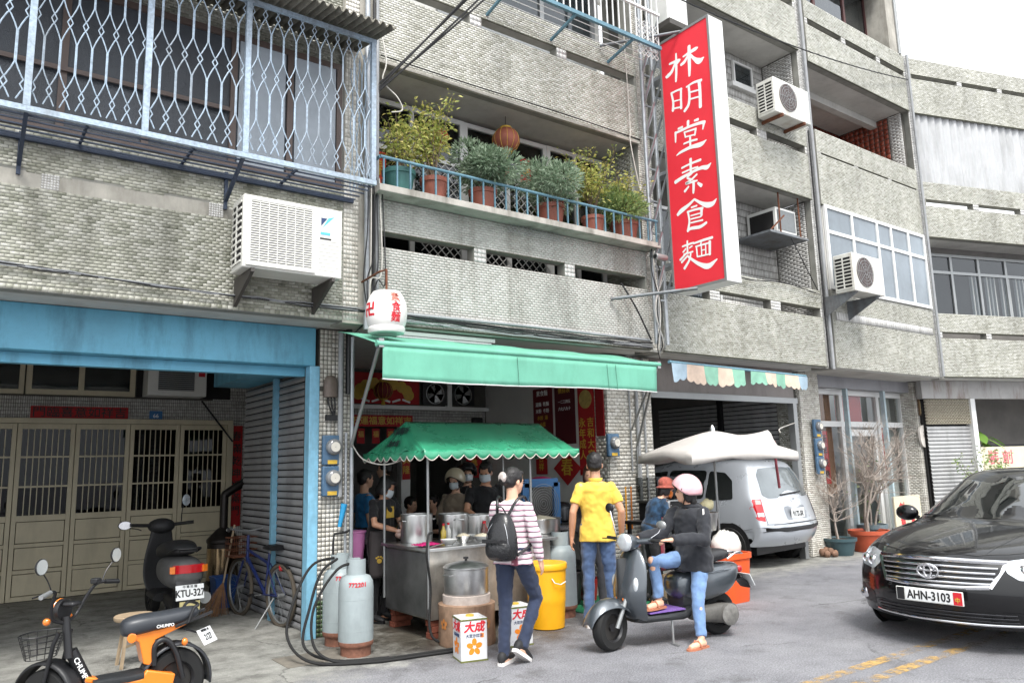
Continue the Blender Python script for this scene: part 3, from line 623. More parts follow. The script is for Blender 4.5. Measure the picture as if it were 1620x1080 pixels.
tile_field('pillar_tiles', [(7.624, 8.046, .004, 3.07)], M_WHITE, dp, 15.62, plane='x', sgn=-1, tw=.09, th=.03)

# ===== end house, turned towards the street
E_ = house('end row house turned towards the street with white corrugated panel', 15.45, R(-18))
X0 = 15.45
def esl(z0, z1, s0, s1, sl):
    MB().box(X0+6, X0+15, 7.0, 7.14, z0, z1).build('parapet', M_FACE, E_, world=True); return slots_wall(E_, X0+.12, X0+6, z0, z1, s0, s1, [(X0+a, X0+b) for a, b in sl], M_FACE)
esl(3.10, 4.36, 3.865, 3.985, [(.18, 1.32), (1.46, 2.6), (2.75, 3.9), (4.05, 5.2)])
esl(5.92, 7.08, 6.58, 6.705, [(.16, 1.40), (1.56, 2.72), (2.88, 4.0), (4.15, 5.3)])
esl(8.56, 9.78, 9.325, 9.42, [(.15, 1.38), (1.52, 2.52), (2.66, 3.8), (3.95, 5.2)])
ep = MB().box(X0-.02, X0+.12, 7.02, 7.2, 3.06, 9.82).build('pier', M_GROUT, E_, world=True)
tile_field('pier_tiles', [(X0-.016, X0+.116, 3.1, 9.8)], M_WTILE, ep, 7.02, tw=.13, th=.035)
cs = MB(); rr = []
for i in range(241):
    x = X0+.12+i*.0245; rr.append([(x, 7.06+.022*math.sin(i*PI/4), z) for z in (7.07, 8.56)])
cs.rings(rr, cap=False, close=False).build('corrugated_panel', mat('white corrugated sheet', sr(180, 181, 182), .6, var=.12, scale=2, dirt=.45), E_, smooth=80, world=True)
MB().box(X0+.12, X0+6, 7.145, 7.7, 5.93, 6.1).build('soffit', M_SOFFIT, E_, world=True)
MB().box(X0+.12, X0+6, 7.145, 7.7, 3.11, 3.3).build('balcony_floor', M_CONC, E_, world=True)
window(E_, X0+.4, X0+5.9, 4.38, 5.78, 7.62, [X0+q for q in (1.26, 2.02, 2.8, 3.6, 4.4)], M_ALUG, G_DARK, .06, rows=(5.38,), depth=.06)
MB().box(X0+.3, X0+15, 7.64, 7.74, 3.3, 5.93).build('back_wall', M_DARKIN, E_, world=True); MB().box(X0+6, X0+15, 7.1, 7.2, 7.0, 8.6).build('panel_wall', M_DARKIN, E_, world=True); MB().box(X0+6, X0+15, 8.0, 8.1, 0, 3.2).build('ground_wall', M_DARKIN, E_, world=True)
for i in range(5):
    x = X0+1.75+i*.42; pts = [[(x+k*.022, 7.60+.012*math.sin(k*1.3), z) for z in (4.4, 5.35)] for k in range(16)]
    MB().rings(pts, cap=False, close=False).build('curtain', M_CURT, E_, smooth=80, world=True)
MB().box(X0-.3, X0+6, 7.14, 11.5, 3.085, 3.108).build('ceiling', M_INNER, E_, world=True)
MB().box(X0-.02, X0+6, 7.46, 7.6, 2.72, 3.08).build('header', M_RUSTBAND, E_, world=True)
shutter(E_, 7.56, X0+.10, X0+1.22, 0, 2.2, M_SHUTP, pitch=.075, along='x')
# pierced blocks above the shutter: each block a ring
b0 = None
for iz in range(4):
    for ix in range(8):
        x = X0+.10+ix*.141; z = 2.21+iz*.127
        if b0 is None:
            mb = MB()
            for (cx, cz) in ((.035, .032), (.105, .032), (.035, .095), (.105, .095)):
                outer = [(cx+.033*math.cos(a*PI/4+PI/8)*1.04, cz+.031*math.sin(a*PI/4+PI/8)*1.02) for a in range(8)]; inner = [(cx+.021*math.cos(a*PI/4+PI/8)*1.2, cz+.025*math.sin(a*PI/4+PI/8)) for a in range(8)]
                rg = [[(p_[0], 0, p_[1]) for p_ in outer], [(p_[0], 0, p_[1]) for p_ in inner], [(p_[0], .06, p_[1]) for p_ in inner], [(p_[0], .06, p_[1]) for p_ in outer], [(p_[0], 0, p_[1]) for p_ in outer]]
                mb.rings(rg, cap=False)
            b0 = mb.build('pierced_block', mat('pierced block', sr(186, 178, 160), .8, var=.2, scale=20), E_); o = b0
        else: o = b0.copy(); COL.objects.link(o)
        o.location = (x-X0, .5, z)
MB().box(X0+1.22, X0+1.34, 7.46, 7.58, 0, 2.72).build('post', M_ALU, E_, world=True)
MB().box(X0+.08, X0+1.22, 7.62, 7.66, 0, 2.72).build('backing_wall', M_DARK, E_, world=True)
MB().box(X0+1.34, X0+6, 9.5, 9.6, 0, 3.1).build('rear_wall', M_DARKIN, E_, world=True)
for q in (1.8, 2.3): MB().box(X0+q, X0+q+.05, 8.4, 8.46, 0, 2.8).build('door_frame', M_ALUG, E_, world=True)
MB().box(X0+1.34, X0+4, 8.4, 8.46, 1.75, 1.8).build('door_rail', M_BLACK, E_, world=True)
# ---------------------------------------------------------------- fittings on the facades
def pipe(name, pts, r, m, label, cat='pipe', group=None, n=8):
    o = MB().tube(pts, r, n).build(name, m, None, smooth=50); return tag(o, label, cat, group)
# ===== blue window cage
cg = thing('window_cage', 'pale blue wrought iron window cage projecting over the garage', 'window cage', (1.3, 7.0, 4.35))
yf = 6.45; zb, zt = 4.37, 5.80; CX = [-1.32, -.52, .285, 1.10, 1.905, 3.13]
for x in CX: MB().box(x-.024, x+.024, yf-.02, yf+.02, zb, zt).build('post', M_CAGE, cg, world=True)
MB().box(-1.32, 3.16, yf-.018, yf+.018, zb-.045, zb).build('bottom_rail', M_CAGE, cg, world=True)
MB().box(-1.32, 3.16, yf-.018, yf+.018, zt, zt+.04).build('top_rail', M_CAGE, cg, world=True)
p_ = .115
def lat_path(sg, h=p_/2):
    pts = []; z = zb
    def node(dx, zz): pts.append((sg*dx, 0, zz))
    for zc in (4.53, 5.13, 5.73):
        node(.004, zc-.17); node(.02, zc-.12); node(h*.82, zc-.055); node(h, zc-.04); node(h-.02, zc); node(h, zc+.04); node(h*.82, zc+.055); node(.02, zc+.12); node(.004, zc+.17)
    return [q for q in pts if zb-.01 < q[2] < zt+.02]
lb0 = None
for bay in range(5):
    xa, xb = CX[bay]+.03, CX[bay+1]-.03; n_ = int((xb-xa)/p_+.5); st = (xb-xa)/n_
    for k in range(n_):
        if lb0 is None:
            mb = MB(); mb.tube(lat_path(1), .0054, 5); mb.tube(lat_path(-1), .0054, 5); lb0 = mb.build('lattice_bar', M_CAGE, cg, smooth=60); o = lb0
        else: o = lb0.copy(); COL.objects.link(o)
        o.location = Vector((xa+(k+.5)*st, yf, 0))-org(cg); o.scale = (st/p_, 1, 1)
for k in range(5):                                   # short return side of the cage
    o = lb0.copy(); COL.objects.link(o); o.location = Vector((3.135, yf+.055+k*.11, 0))-org(cg); o.rotation_euler = (0, 0, PI/2); o.scale = (.95, 1, 1)
for x in (.7, 1.5, 2.4): MB().bar((x, yf, zb-.02), (x, 7.0, zb-.02), .02).build('cross_bar', M_NAVY, cg, world=True)
for k in range(5): MB().box(-1.32, 3.16, yf+.06+k*.1, yf+.072+k*.1, zb-.05, zb-.038).build('shelf_rod', M_NAVY, cg, world=True)
MB().box(-1.32, 3.16, 6.95, 6.985, zb-.07, zb-.03).build('wall_rail', M_NAVY, cg, world=True)
for x in (.29, 1.9):
    mb = MB(); mb.bar((x, yf+.02, zb-.03), (x, 6.98, zb-.28), .03); mb.box(x-.015, x+.015, 6.97, 6.995, zb-.36, zb); mb.build('bracket', M_NAVY, cg, world=True)
# corrugated lean-to over the cage
rr = []
for i in range(4*54+1):
    x = -.85+i*(4.07/216); dz = .02*math.sin(i*PI/2+.4) if i % 2 else 0.02*math.cos(i*PI/2)
    rr.append([(x, 6.13, 5.83+dz), (x, 7.04, 6.02+dz)])
o = MB().rings(rr, cap=False, close=False).build('corrugated_roof', mat('weathered fibre sheet', sr(120, 116, 106), .85, var=.35, scale=6, dirt=.7), None, smooth=70)
sol = o.modifiers.new('t', 'SOLIDIFY'); sol.thickness = .008
tag(o, 'weathered corrugated lean-to sheet above the blue window cage', 'awning sheet')

# ===== air conditioners
def fan_face(root, cx, y, cz, r, m, dark):
    MB().lathe([(r*.98, -.002), (r*.98, .03), (r*.2, .03)], 28, (cx, y, cz), 'y').build('fan_shroud', dark, root, smooth=40, world=True)
    mb = MB()
    for a in range(3):
        t0 = a*2*PI/3
        mb.add([(cx+q*math.cos(t0+w2), y+.012+d_, cz+q*math.sin(t0+w2)) for q, w2, d_ in ((r*.2, -.3, 0), (r*.86, -.5, .0), (r*.88, .35, .01), (r*.2, .4, .008))], [(0, 1, 2, 3)])
    mb.lathe([(r*.2, -.01), (r*.22, .02)], 16, (cx, y+.01, cz), 'y')
    mb.build('fan', m, root, world=True)
    mb = MB()
    for k in range(1, 6): mb.tube([(cx+r*k/5.2*math.cos(t*PI/16), y-.012-.01*(1-k/6), cz+r*k/5.2*math.sin(t*PI/16)) for t in range(32)], .0035, 4, close=True)
    for k in range(8):
        a = k*PI/4; mb.bar((cx+r*.1*math.cos(a), y-.02, cz+r*.1*math.sin(a)), (cx+r*math.cos(a), y-.01, cz+r*math.sin(a)), .005)
    mb.build('fan_guard', m, root, world=True)
def ac_unit(label, x0, x1, y0, y1, z0, z1, style='round', dirt=.3, fan=None):
    root = thing('air_conditioner', label, 'air conditioner', ((x0+x1)/2, y1, z0), 0, 'outdoor air conditioner units')
    bm = mat('ac shell %.1f' % dirt, sr(214, 213, 206), .45, var=.08, scale=5, dirt=dirt, grime=(.5, .4, .3))
    MB().box(x0, x1, y0, y1, z0, z1).build('casing', bm, root, world=True, bevel=.012)
    if style == 'grille':
        gx0, gx1, gz0, gz1 = x0+.06, x0+.62, z0+.05, z1-.05
        MB().box(gx0, gx1, y0-.004, y0-.001, gz0, gz1).build('grille_well', mat('ac well grey', sr(120, 120, 116), .6), root, world=True); MB().lathe([(.265, -.006), (.265, -.004)], 32, ((gx0+gx1)/2, y0, (gz0+gz1)/2), 'y').build('fan_shroud', M_BLACK, root, world=True)
        o0 = None; nsl = 26
        for k in range(nsl):
            if o0 is None: o0 = MB().box(gx0, gx1, y0-.018, y0-.008, gz0, gz0+.012).build('slat', bm, root, world=True); o = o0; continue
            o = o0.copy(); COL.objects.link(o); o.location.z += k*(gz1-gz0-.012)/(nsl-1)
        mb = MB()
        for k in range(8): mb.box(gx0+k*(gx1-gx0)/7-.003, gx0+k*(gx1-gx0)/7+.003, y0-.02, y0-.006, gz0, gz1)
        mb.build('grille_rib', bm, root, world=True)
        mb = MB(); mb.box(gx0-.03, gx1+.03, y0-.022, y0, gz0-.03, gz0-.002); mb.box(gx0-.03, gx1+.03, y0-.022, y0, gz1+.002, gz1+.02); mb.box(gx0-.03, gx0-.003, y0-.022, y0, gz0-.002, gz1+.002); mb.box(gx1+.003, gx1+.03, y0-.022, y0, gz0-.002, gz1+.002)
        mb.build('grille_frame', bm, root, world=True)
        lg = MB(); lg.add([(x0+.71, y0-.002, z1-.10), (x0+.77, y0-.002, z1-.10), (x0+.71, y0-.002, z1-.18)], [(0, 1, 2)]); lg.build('logo', mat('navy print', sr(40, 60, 100), .5, var=0), root, world=True)
        lg = MB(); lg.add([(x0+.78, y0-.002, z1-.095), (x0+.84, y0-.002, z1-.075), (x0+.72, y0-.002, z1-.20)], [(0, 1, 2)]); lg.box(x0+.705, x0+.80, y0-.003, y0-.001, z1-.26, z1-.235); lg.build('logo', mat('sky print', sr(90, 180, 220), .5, var=0), root, world=True)
        MB().box(x0+.70, x0+.81, y0-.003, y0-.001, z1-.305, z1-.29).build('logo', M_BLKPRINT, root, world=True)
        for k in range(9): MB().box(x0+.69, x1-.03, y0-.0025, y0-.0005, z0+.06+k*.035, z0+.062+k*.035).build('seam', mat('seam grey', sr(180, 180, 176), .6, var=0), root, world=True)
    else:
        fx, fz, fr = fan or ((x0*.62+x1*.38), (z0+z1)/2+.02, (z1-z0)*.40)
        fan_face(root, fx, y0-.003, fz, fr, M_ALUG, mat('ac shade', sr(96, 84, 82), .7, var=.3, scale=12))
    # left cheek louvres
    o0 = None; n_ = 10
    MB().box(x0-.003, x0-.001, y0+.04, y1-.04, z0+.05, z1-.05).build('louvre_well', M_DARK, root, world=True)
    for k in range(n_):
        if o0 is None: o0 = MB().box(x0-.012, x0-.003, y0+.03, y1-.03, z0+.05, z0+.068).build('louvre', bm, root, world=True); continue
        o = o0.copy(); COL.objects.link(o); o.location.z += k*(z1-z0-.12)/(n_-1)
    MB().box(x0-.014, x0-.004, (y0+y1)/2-.01, (y0+y1)/2+.01, z0+.05, z1-.05).build('louvre_rib', bm, root, world=True)
    return root
def bracket(parent, x, y0, y1, z, drop, m, w=.035):
    mb = MB(); mb.box(x-w/2, x+w/2, y0, y1, z-.035, z-.001)
    mb.prism([(y0+.02, z-.036), (y1, z-.036), (y1, z-drop)], x-w/2, x+w/2, lambda a, b, d: (d, a, b)); return mb.build('bracket', m, parent, world=True)
M_BRK = mat('weathered bracket', sr(120, 124, 128), .55, metal=.3, var=.3, scale=14, dirt=.6, grime=(.45, .26, .14))
M_BRKD = mat('dark bracket', sr(70, 66, 62), .6, var=.3, scale=14, dirt=.4)
a = ac_unit('large white air conditioner with square grille under the blue cage', 1.93, 2.85, 6.52, 6.84, 3.37, 4.03, 'grille', .1)
for x in (2.02, 2.76): bracket(a, x, 6.50, 6.995, 3.368, .26, M_BRKD, .03)
a = ac_unit('dusty air conditioner with round fan on upper balcony beside red sign', 10.16, 11.12, 6.62, 6.95, 7.03, 7.62, 'round', .5)
MB().box(10.3, 10.34, 6.6, 6.99, 6.98, 7.03).build('foot', M_RUST, a, world=True); MB().box(10.9, 10.94, 6.6, 6.99, 6.98, 7.03).build('foot', M_RUST, a, world=True)
a = ac_unit('rust stained air conditioner on steel brackets beside the white window', 11.62, 12.55, 6.42, 6.76, 4.26, 4.90, 'round', .5)
for x in (11.66, 12.35): bracket(a, x, 6.40, 6.995, 4.258, .34, M_BRK, .012)
# window unit on the hanging tray
a = thing('window_air_conditioner', 'small window air conditioner on a hung rusty tray behind the sign', 'air conditioner', (10.95, 7.7, 5.2))
MB().box(10.72, 11.28, 7.15, 7.72, 5.30, 5.72).build('casing', M_WPLAS, a, world=True, bevel=.01)
MB().box(10.76, 11.24, 7.142, 7.149, 5.34, 5.68).build('grille', mat('grey grille', sr(120, 124, 126), .6, var=.2, scale=40), a, world=True)
MB().box(10.715, 10.719, 7.2, 7.66, 5.34, 5.66).build('side_vent', M_DARK, a, world=True)
tr = MB().box(10.35, 11.4, 7.02, 7.74, 5.20, 5.235).build('tray', M_BRK, a, world=True)
for x in (10.75, 11.3): MB().tube([(x, 7.1, 5.235), (x, 7.1, 5.95)], .014, 6).build('hanger', M_RUST, a, world=True)
MB().bar((10.4, 7.05, 5.24), (10.8, 7.05, 5.55), .02).build('stay', M_RUST, a, world=True)
pipe('steel_stay', [(10.95, 7.05, 5.18), (11.5, 7.0, 4.36)], .008, M_CABLE, 'thin dark stay rod below the hung air conditioner tray', 'rod')
a = thing('window_air_conditioner', 'old window air conditioner above the garage folding door', 'air conditioner', (2.7, 12.3, 2.75))
MB().box(2.28, 3.10, 12.05, 12.42, 2.76, 3.30).build('casing', M_WPLAS, a, world=True, bevel=.01)
MB().box(2.42, 2.92, 12.042, 12.049, 2.84, 3.28).build('grille_well', M_BLACK, a, world=True)
o0 = None
for k in range(15):
    if o0 is None: o0 = MB().box(2.42, 2.92, 12.03, 12.045, 2.845, 2.86).build('slat', M_ALUG, a, world=True); continue
    o = o0.copy(); COL.objects.link(o); o.location.z += k*.0295
MB().box(2.98, 3.07, 12.043, 12.049, 3.06, 3.28).build('red_label', M_REDL, a, world=True)

# ===== big red sign and its truss
sg = thing('shop_sign', 'tall red projecting shop sign with white characters', 'shop sign', (7.75, 7.0, 3.8))
MB().box(7.60, 7.885, 5.82, 6.68, 3.80, 7.36).build('light_box', mat('white sign box', sr(228, 228, 226), .45, var=.05, scale=2, dirt=.12), sg, world=True, bevel=.004)
MB().box(7.594, 7.599, 5.845, 6.655, 3.83, 7.33).build('sign_face', M_REDSIGN, sg, world=True)
mb = MB()
for (a_, b_, c_, d_) in ((5.815, 6.685, 3.795, 3.83), (5.815, 6.685, 7.33, 7.365)): mb.box(7.585, 7.6, a_, b_, c_, d_)
mb.box(7.585, 7.6, 5.815, 5.845, 3.83, 7.33); mb.box(7.585, 7.6, 6.655, 6.685, 3.83, 7.33); mb.build('frame', M_ALUG, sg, world=True)
# brushed characters: strokes as (y, z, half width) in millimetres on the sign face
BRUSH = {'林':[[6512,6981,16,6431,6972,20,6351,6960,22,6319,6957,10],[6385,7075,14,6393,6930,20,6404,6791,20,6418,6684,16],[6412,6949,14,6478,6856,24,6557,6823,28,6585,6827,16],[6371,6928,14,6327,6948,10],[6268,6974,12,6157,6982,22,6060,6986,26,6017,6986,12],[6157,7074,26,6166,6926,28,6172,6787,26,6183,6661,18],[6183,6954,14,6249,6894,24,6313,6876,20],[6147,6947,16,6082,6856,24,6005,6789,40,5928,6807,8]],'明':[[6509,6550,16,6487,6417,18,6501,6297,22],[6514,6552,16,6413,6550,14,6327,6537,16],[6339,6548,18,6349,6420,18,6356,6272,20],[6486,6423,10,6356,6399,10],[6494,6323,12,6354,6291,12],[6206,6520,18,6205,6379,20,6231,6270,22,6304,6210,22],[6247,6528,12,6120,6538,16,5992,6515,20],[6031,6523,26,6028,6363,24,6038,6161,26],[6189,6429,12,6041,6400,12],[6197,6336,12,6044,6307,12]],'堂':[[6256,6052,22,6263,5969,20],[6431,6010,14,6357,6006,18],[6151,6016,14,6088,6010,20],[6479,5978,20,6489,5841,12],[6459,5969,16,6385,5968,18,6215,5966,18,6051,5947,22,5987,5931,24],[5996,5935,22,6024,5849,10],[6328,5918,12,6316,5847,12],[6335,5921,12,6196,5905,12,6130,5898,14],[6137,5896,16,6160,5817,14],[6309,5850,10,6155,5825,10],[6239,5821,16,6246,5667,18],[6352,5767,12,6236,5763,14,6126,5747,14],[6484,5653,8,6409,5672,18,6238,5680,24,6075,5659,32,5980,5685,6]],'素':[[6414,5451,14,6269,5460,14,6092,5456,18],[6408,5383,12,6263,5385,12,6145,5376,12],[6256,5524,22,6265,5351,18],[6538,5294,26,6425,5317,24,6255,5338,18,6089,5346,24,5999,5323,30,5933,5357,6],[6244,5325,12,6330,5289,14,6244,5236,12],[6169,5284,14,6275,5238,14,6360,5217,16,6171,5200,12],[6229,5213,20,6238,5110,20,6247,5051,14],[6316,5164,12,6387,5119,20],[6163,5163,16,6109,5111,26]],'食':[[6237,4966,14,6336,4919,22,6460,4878,32,6532,4840,22],[6237,4966,14,6139,4888,22,6040,4831,36,5951,4823,30,5887,4867,6],[6297,4871,12,6203,4870,12],[6356,4828,14,6342,4700,16,6376,4575,20],[6367,4830,14,6237,4826,14,6111,4810,18],[6129,4814,22,6141,4719,18],[6313,4764,10,6161,4755,10],[6317,4719,10,6147,4707,10],[6321,4671,10,6124,4654,12],[6384,4567,10,6327,4596,20,6176,4578,22,6068,4604,18]],'麵':[[6487,4393,12,6390,4397,14,6296,4398,12],[6398,4447,14,6406,4297,14],[6481,4315,12,6430,4350,12],[6371,4345,10,6322,4361,10],[6410,4298,12,6537,4223,16],[6471,4284,10,6317,4284,12],[6402,4254,12,6515,4186,16],[6354,4265,12,6384,4187,16,6474,4094,20],[6414,4251,12,6326,4173,18,6216,4092,26,6084,4039,36,5942,4096,8],[6297,4387,12,6146,4391,16,5992,4389,18],[6169,4388,12,6185,4336,12],[6254,4335,12,6249,4198,12],[6266,4338,12,6037,4332,12],[6036,4350,20,6050,4180,18],[6249,4198,10,6049,4187,10],[6173,4333,10,6178,4196,10],[6105,4331,10,6112,4193,10],[6172,4266,8,6106,4262,8]]}
for ch, strokes in BRUSH.items():
    mb = MB()
    for k, q in enumerate(strokes):
        pts = curve_pts([(q[i], q[i+1], q[i+2]) for i in range(0, len(q), 3)], 6); n_ = len(pts); lft, rgt = [], []
        for i in range(n_):
            a_, b_ = pts[max(0, i-1)], pts[min(n_-1, i+1)]; d_ = Vector((b_.x-a_.x, b_.y-a_.y)).normalized(); nn = Vector((-d_.y, d_.x))*max(2.0, pts[i].z); c_ = Vector((pts[i].x, pts[i].y))
            if i in (0, n_-1): e_ = c_+d_*(-.6 if i == 0 else .6)*pts[i].z; lft.append(e_+nn*.55); rgt.append(e_-nn*.55)
            if i == 0: lft.append(c_+nn); rgt.append(c_-nn)
            elif i == n_-1: lft.insert(-1, c_+nn); rgt.insert(-1, c_-nn)
            else: lft.append(c_+nn); rgt.append(c_-nn)
        poly = [(p.x/1000, p.y/1000) for p in lft]; pol2 = [(p.x/1000, p.y/1000) for p in rgt]; m_ = len(poly); base = len(mb.v); x_ = 7.5925-k*.00012
        mb.v += [(x_, y, z) for y, z in poly]+[(x_, y, z) for y, z in pol2]; mb.f += [(base+i, base+i+1, base+m_+i+1, base+m_+i) for i in range(m_-1)]
    mb.build('character', M_WHITEPR, sg, world=True)
for z in (4.2, 5.5, 6.9): MB().box(7.66, 7.82, 6.70, 7.05, z, z+.05).build('arm', M_ZINC, sg, world=True)
ts = thing('sign_truss', 'galvanised lattice mast carrying the red sign', 'truss', (7.6, 7.0, 3.2))
for x in (7.45, 7.66): MB().tube([(x, 6.90, 3.15), (x, 6.90, 10.0)], .028, 8).build('chord', M_ZINC, ts, smooth=50, world=True)
k = 0
zz = 3.75
while zz < 7.6:
    MB().bar((7.45, 6.9, zz), (7.45, 6.70, zz+.42), .022).build('brace', M_ZINC, ts, world=True)
    MB().bar((7.66, 6.9, zz), (7.66, 6.70, zz+.42), .022).build('brace', M_ZINC, ts, world=True)
    MB().bar((7.45, 6.9, zz), (7.66, 6.9, zz+.42), .018).build('brace', M_ZINC, ts, world=True)
    MB().bar((7.45, 6.9, zz), (7.66, 6.9, zz), .022).build('rung', M_ZINC, ts, world=True)
    zz += .46; k += 1
pipe('sign_stay', [(6.72, 6.97, 3.69), (7.55, 6.25, 3.78)], .022, M_BRK, 'lower grey stay bar bracing the foot of the red sign', 'stay bar', None)
pipe('sign_stay', [(6.74, 6.97, 7.2), (7.6, 6.3, 7.36)], .02, M_BRK, 'upper grey stay bar bracing the top of the red sign', 'stay bar', None)

# ===== plant balcony rail
rl = thing('balcony_rail', 'blue painted balcony rail with ledge in front of the potted plants', 'railing', (5.4, 6.9, 4.3))
MB().box(3.36, 7.50, 6.77, 7.25, 4.425, 4.50).build('ledge', mat('ledge concrete', sr(176, 172, 164), .85, var=.3, scale=4, dirt=.7), rl, world=True, bevel=.006)
M_TEAL = mat('teal rail paint', sr(98, 136, 152), .5, var=.3, scale=16, dirt=.3)
MB().tube([(3.38, 6.80, 4.80), (7.48, 6.80, 4.80)], .018, 8).build('handrail', M_TEAL, rl, smooth=50, world=True)
MB().tube([(3.38, 6.80, 4.80), (3.38, 7.0, 4.80)], .018, 8).build('handrail', M_TEAL, rl, smooth=50, world=True)
o0 = None
for k in range(27):
    x = 3.42+k*.155
    if o0 is None: o0 = MB().box(-.008, .008, -.008, .008, 0, .32).build('baluster', M_TEAL, rl); o = o0
    else: o = o0.copy(); COL.objects.link(o)
    o.location = Vector((x, 6.80, 4.49))-org(rl)
diamond(rl, 5.1, 5.9, 4.31, 4.42, 6.95, .06, .003, M_ALUG)
# ===== pots and plants
def leaf_mesh(pts, size, asp=2.4, droop=.3):
    """scatter single leaves (2-triangle kites) at (pos,dir)"""
    mb = MB()
    for p, d in pts:
        d = Vector(d).normalized(); u = d.cross(Vector((random.uniform(-1, 1), random.uniform(-1, 1), random.uniform(-1, 1)))).normalized()
        L = size*random.uniform(.6, 1.3); W = L/asp; p = Vector(p); nrm = d.cross(u)
        mb.add([p, p+d*L*.5+u*W*.5+nrm*W*.12, p+d*L-Vector((0, 0, droop*L)), p+d*L*.5-u*W*.5+nrm*W*.12], [(0, 1, 2, 3)])
    return mb
def leafmat(name, stops):
    if name in MATS: return MATS[name]
    m, n, b = newmat(name); g = N(n, 'NewGeometry'); r = ramp(n, g.outputs['Random Per Island'], stops); n.links.new(r.outputs[0], b.inputs['Base Color']); b.inputs['Roughness'].default_value = .55
    n.nodes.remove(b); o = n.nodes['Material Output']; d = N(n, 'BsdfPrincipled'); d.inputs['Roughness'].default_value = .55; t = N(n, 'BsdfTranslucent'); mx_ = N(n, 'MixShader'); mx_.inputs[0].default_value = .3
    n.links.new(r.outputs[0], d.inputs['Base Color']); n.links.new(r.outputs[0], t.inputs[0]); n.links.new(d.outputs[0], mx_.inputs[1]); n.links.new(t.outputs[0], mx_.inputs[2]); n.links.new(mx_.outputs[0], o.inputs[0])
    MATS[name] = m; return m
L_YEL = leafmat('yellow green leaf', [(0, (.14, .19, .04)), (.4, (.34, .38, .09)), (.8, (.52, .50, .14)), (1, (.66, .56, .20))])
L_GREY = leafmat('grey green leaf', [(0, (.09, .14, .08)), (.5, (.20, .28, .18)), (1, (.38, .46, .34))])
L_MID = leafmat('mid green leaf', [(0, (.09, .16, .05)), (.5, (.22, .31, .11)), (1, (.40, .46, .18))])
L_BROAD = leafmat('broad leaf', [(0, (.10, .22, .03)), (1, (.28, .46, .08))])
M_TERRA = mat('terracotta plastic', sr(146, 86, 70), .6, var=.25, scale=8, dirt=.45)
M_TEALP = mat('teal plastic pot', sr(62, 112, 108), .55, var=.2, scale=8, dirt=.3)
M_TWIG = mat('twig', sr(112, 96, 80), .85, var=.3, scale=20)
M_SOIL = mat('soil', sr(66, 52, 42), .95, var=.4, scale=30)
def pot(root, r, h, m, z=0):
    MB().lathe([(r*.70, 0), (r*.72, .01), (r*.9, h*.8), (r*.98, h*.82), (r, h), (r*.93, h), (r*.9, h*.9)], 24, (0, 0, z), cap=False).add([(0, 0, z+.002)], []).build('pot', m, root, smooth=40)
    MB().lathe([(r*.91, h*.86), (r*.5, h*.92), (.01, h*.93)], 16, (0, 0, z)).build('soil', M_SOIL, root, smooth=60)
def shrub(root, h, base, spread, n_st, lm, lsz, per=42, fill=.5):
    """upright loose shrub: thin stems with side twigs and leaves along them"""
    st = MB(); lf = []
    for k in range(n_st):
        a = random.uniform(0, 2*PI); rr_ = spread*random.uniform(.2, 1); hh = h*random.uniform(.62, 1)
        pts = curve_pts([(random.uniform(-.03, .03), random.uniform(-.03, .03), base), (rr_*.35*math.cos(a), rr_*.35*math.sin(a), base+hh*.45), (rr_*math.cos(a), rr_*math.sin(a), base+hh)], 6)
        st.tube(pts, [.007*(1-i/len(pts))+.0015 for i in range(len(pts))], 4)
        for q in range(per):
            t = random.uniform(1-fill-.15, 1)**.8; i = min(len(pts)-2, int(t*(len(pts)-1))); p = pts[i].lerp(pts[i+1], random.random())
            dv = Vector((random.gauss(0, 1), random.gauss(0, 1), random.gauss(.3, .6))).normalized(); off = dv*random.uniform(0, .13)
            lf.append((p+off, dv))
    st.build('stem', M_TWIG, root); lf = leaf_mesh(lf, lsz); lf.build('foliage', lm, root)['kind'] = 'stuff'
def ball_bush(root, r, cz, lm, n=2400, sq=.72, sz=.06):
    lf = []; lobes = [(Vector((random.gauss(0, .35), random.gauss(0, .3), random.gauss(0, .22)))*r, random.uniform(.45, .75)*r) for _ in range(9)]
    for k in range(n):
        c, lr = random.choice(lobes); d = Vector((random.gauss(0, 1), random.gauss(0, 1), random.gauss(.15, 1))).normalized()
        p = c+d*lr*random.uniform(.7, 1.05); p.z *= sq
        lf.append((Vector((p.x, p.y, p.z+cz)), d+Vector((random.gauss(0, .4), random.gauss(0, .4), .3))))
    leaf_mesh(lf, sz, 3.6, .1).build('foliage', lm, root)['kind'] = 'stuff'
    st = MB()
    for k in range(7): a = k*.9; st.tube([(0, 0, .2), (r*.3*math.cos(a), r*.3*math.sin(a), cz*.8), (r*.6*math.cos(a), r*.6*math.sin(a), cz)], .008, 4)
    st.build('stem', M_TWIG, root)
YP = 7.02; ZP = 4.50
def planter(name, label, x, r, h, pm):
    t = thing(name, label, 'potted plant', (x, YP, ZP), 0, 'potted plants on the balcony ledge'); pot(t, r, h, pm); return t
t = planter('potted_plant', 'loose yellow green shrub in the teal pot at the cage end of the balcony', 3.71, .185, .27, M_TEALP); shrub(t, .78, .2, .30, 11, L_YEL, .058, 70)
t = planter('potted_plant', 'tall golden shrub in a terracotta pot beside the teal pot', 4.15, .165, .27, M_TERRA); shrub(t, 1.05, .2, .52, 14, L_YEL, .06, 95); 
t = planter('potted_plant', 'big round grey green bush in terracotta pot below the hanging lantern', 4.80, .17, .27, M_TERRA); ball_bush(t, .42, .55, L_GREY, 6500)
t = planter('potted_plant', 'round grey green bush between the diamond lattice and the tall shrub', 5.81, .19, .27, M_TERRA); ball_bush(t, .38, .53, L_GREY, 5600)
t = planter('potted_plant', 'tall loose yellow green shrub second from the sign end', 6.52, .16, .25, M_TERRA); shrub(t, .95, .2, .45, 14, L_YEL, .06, 90)
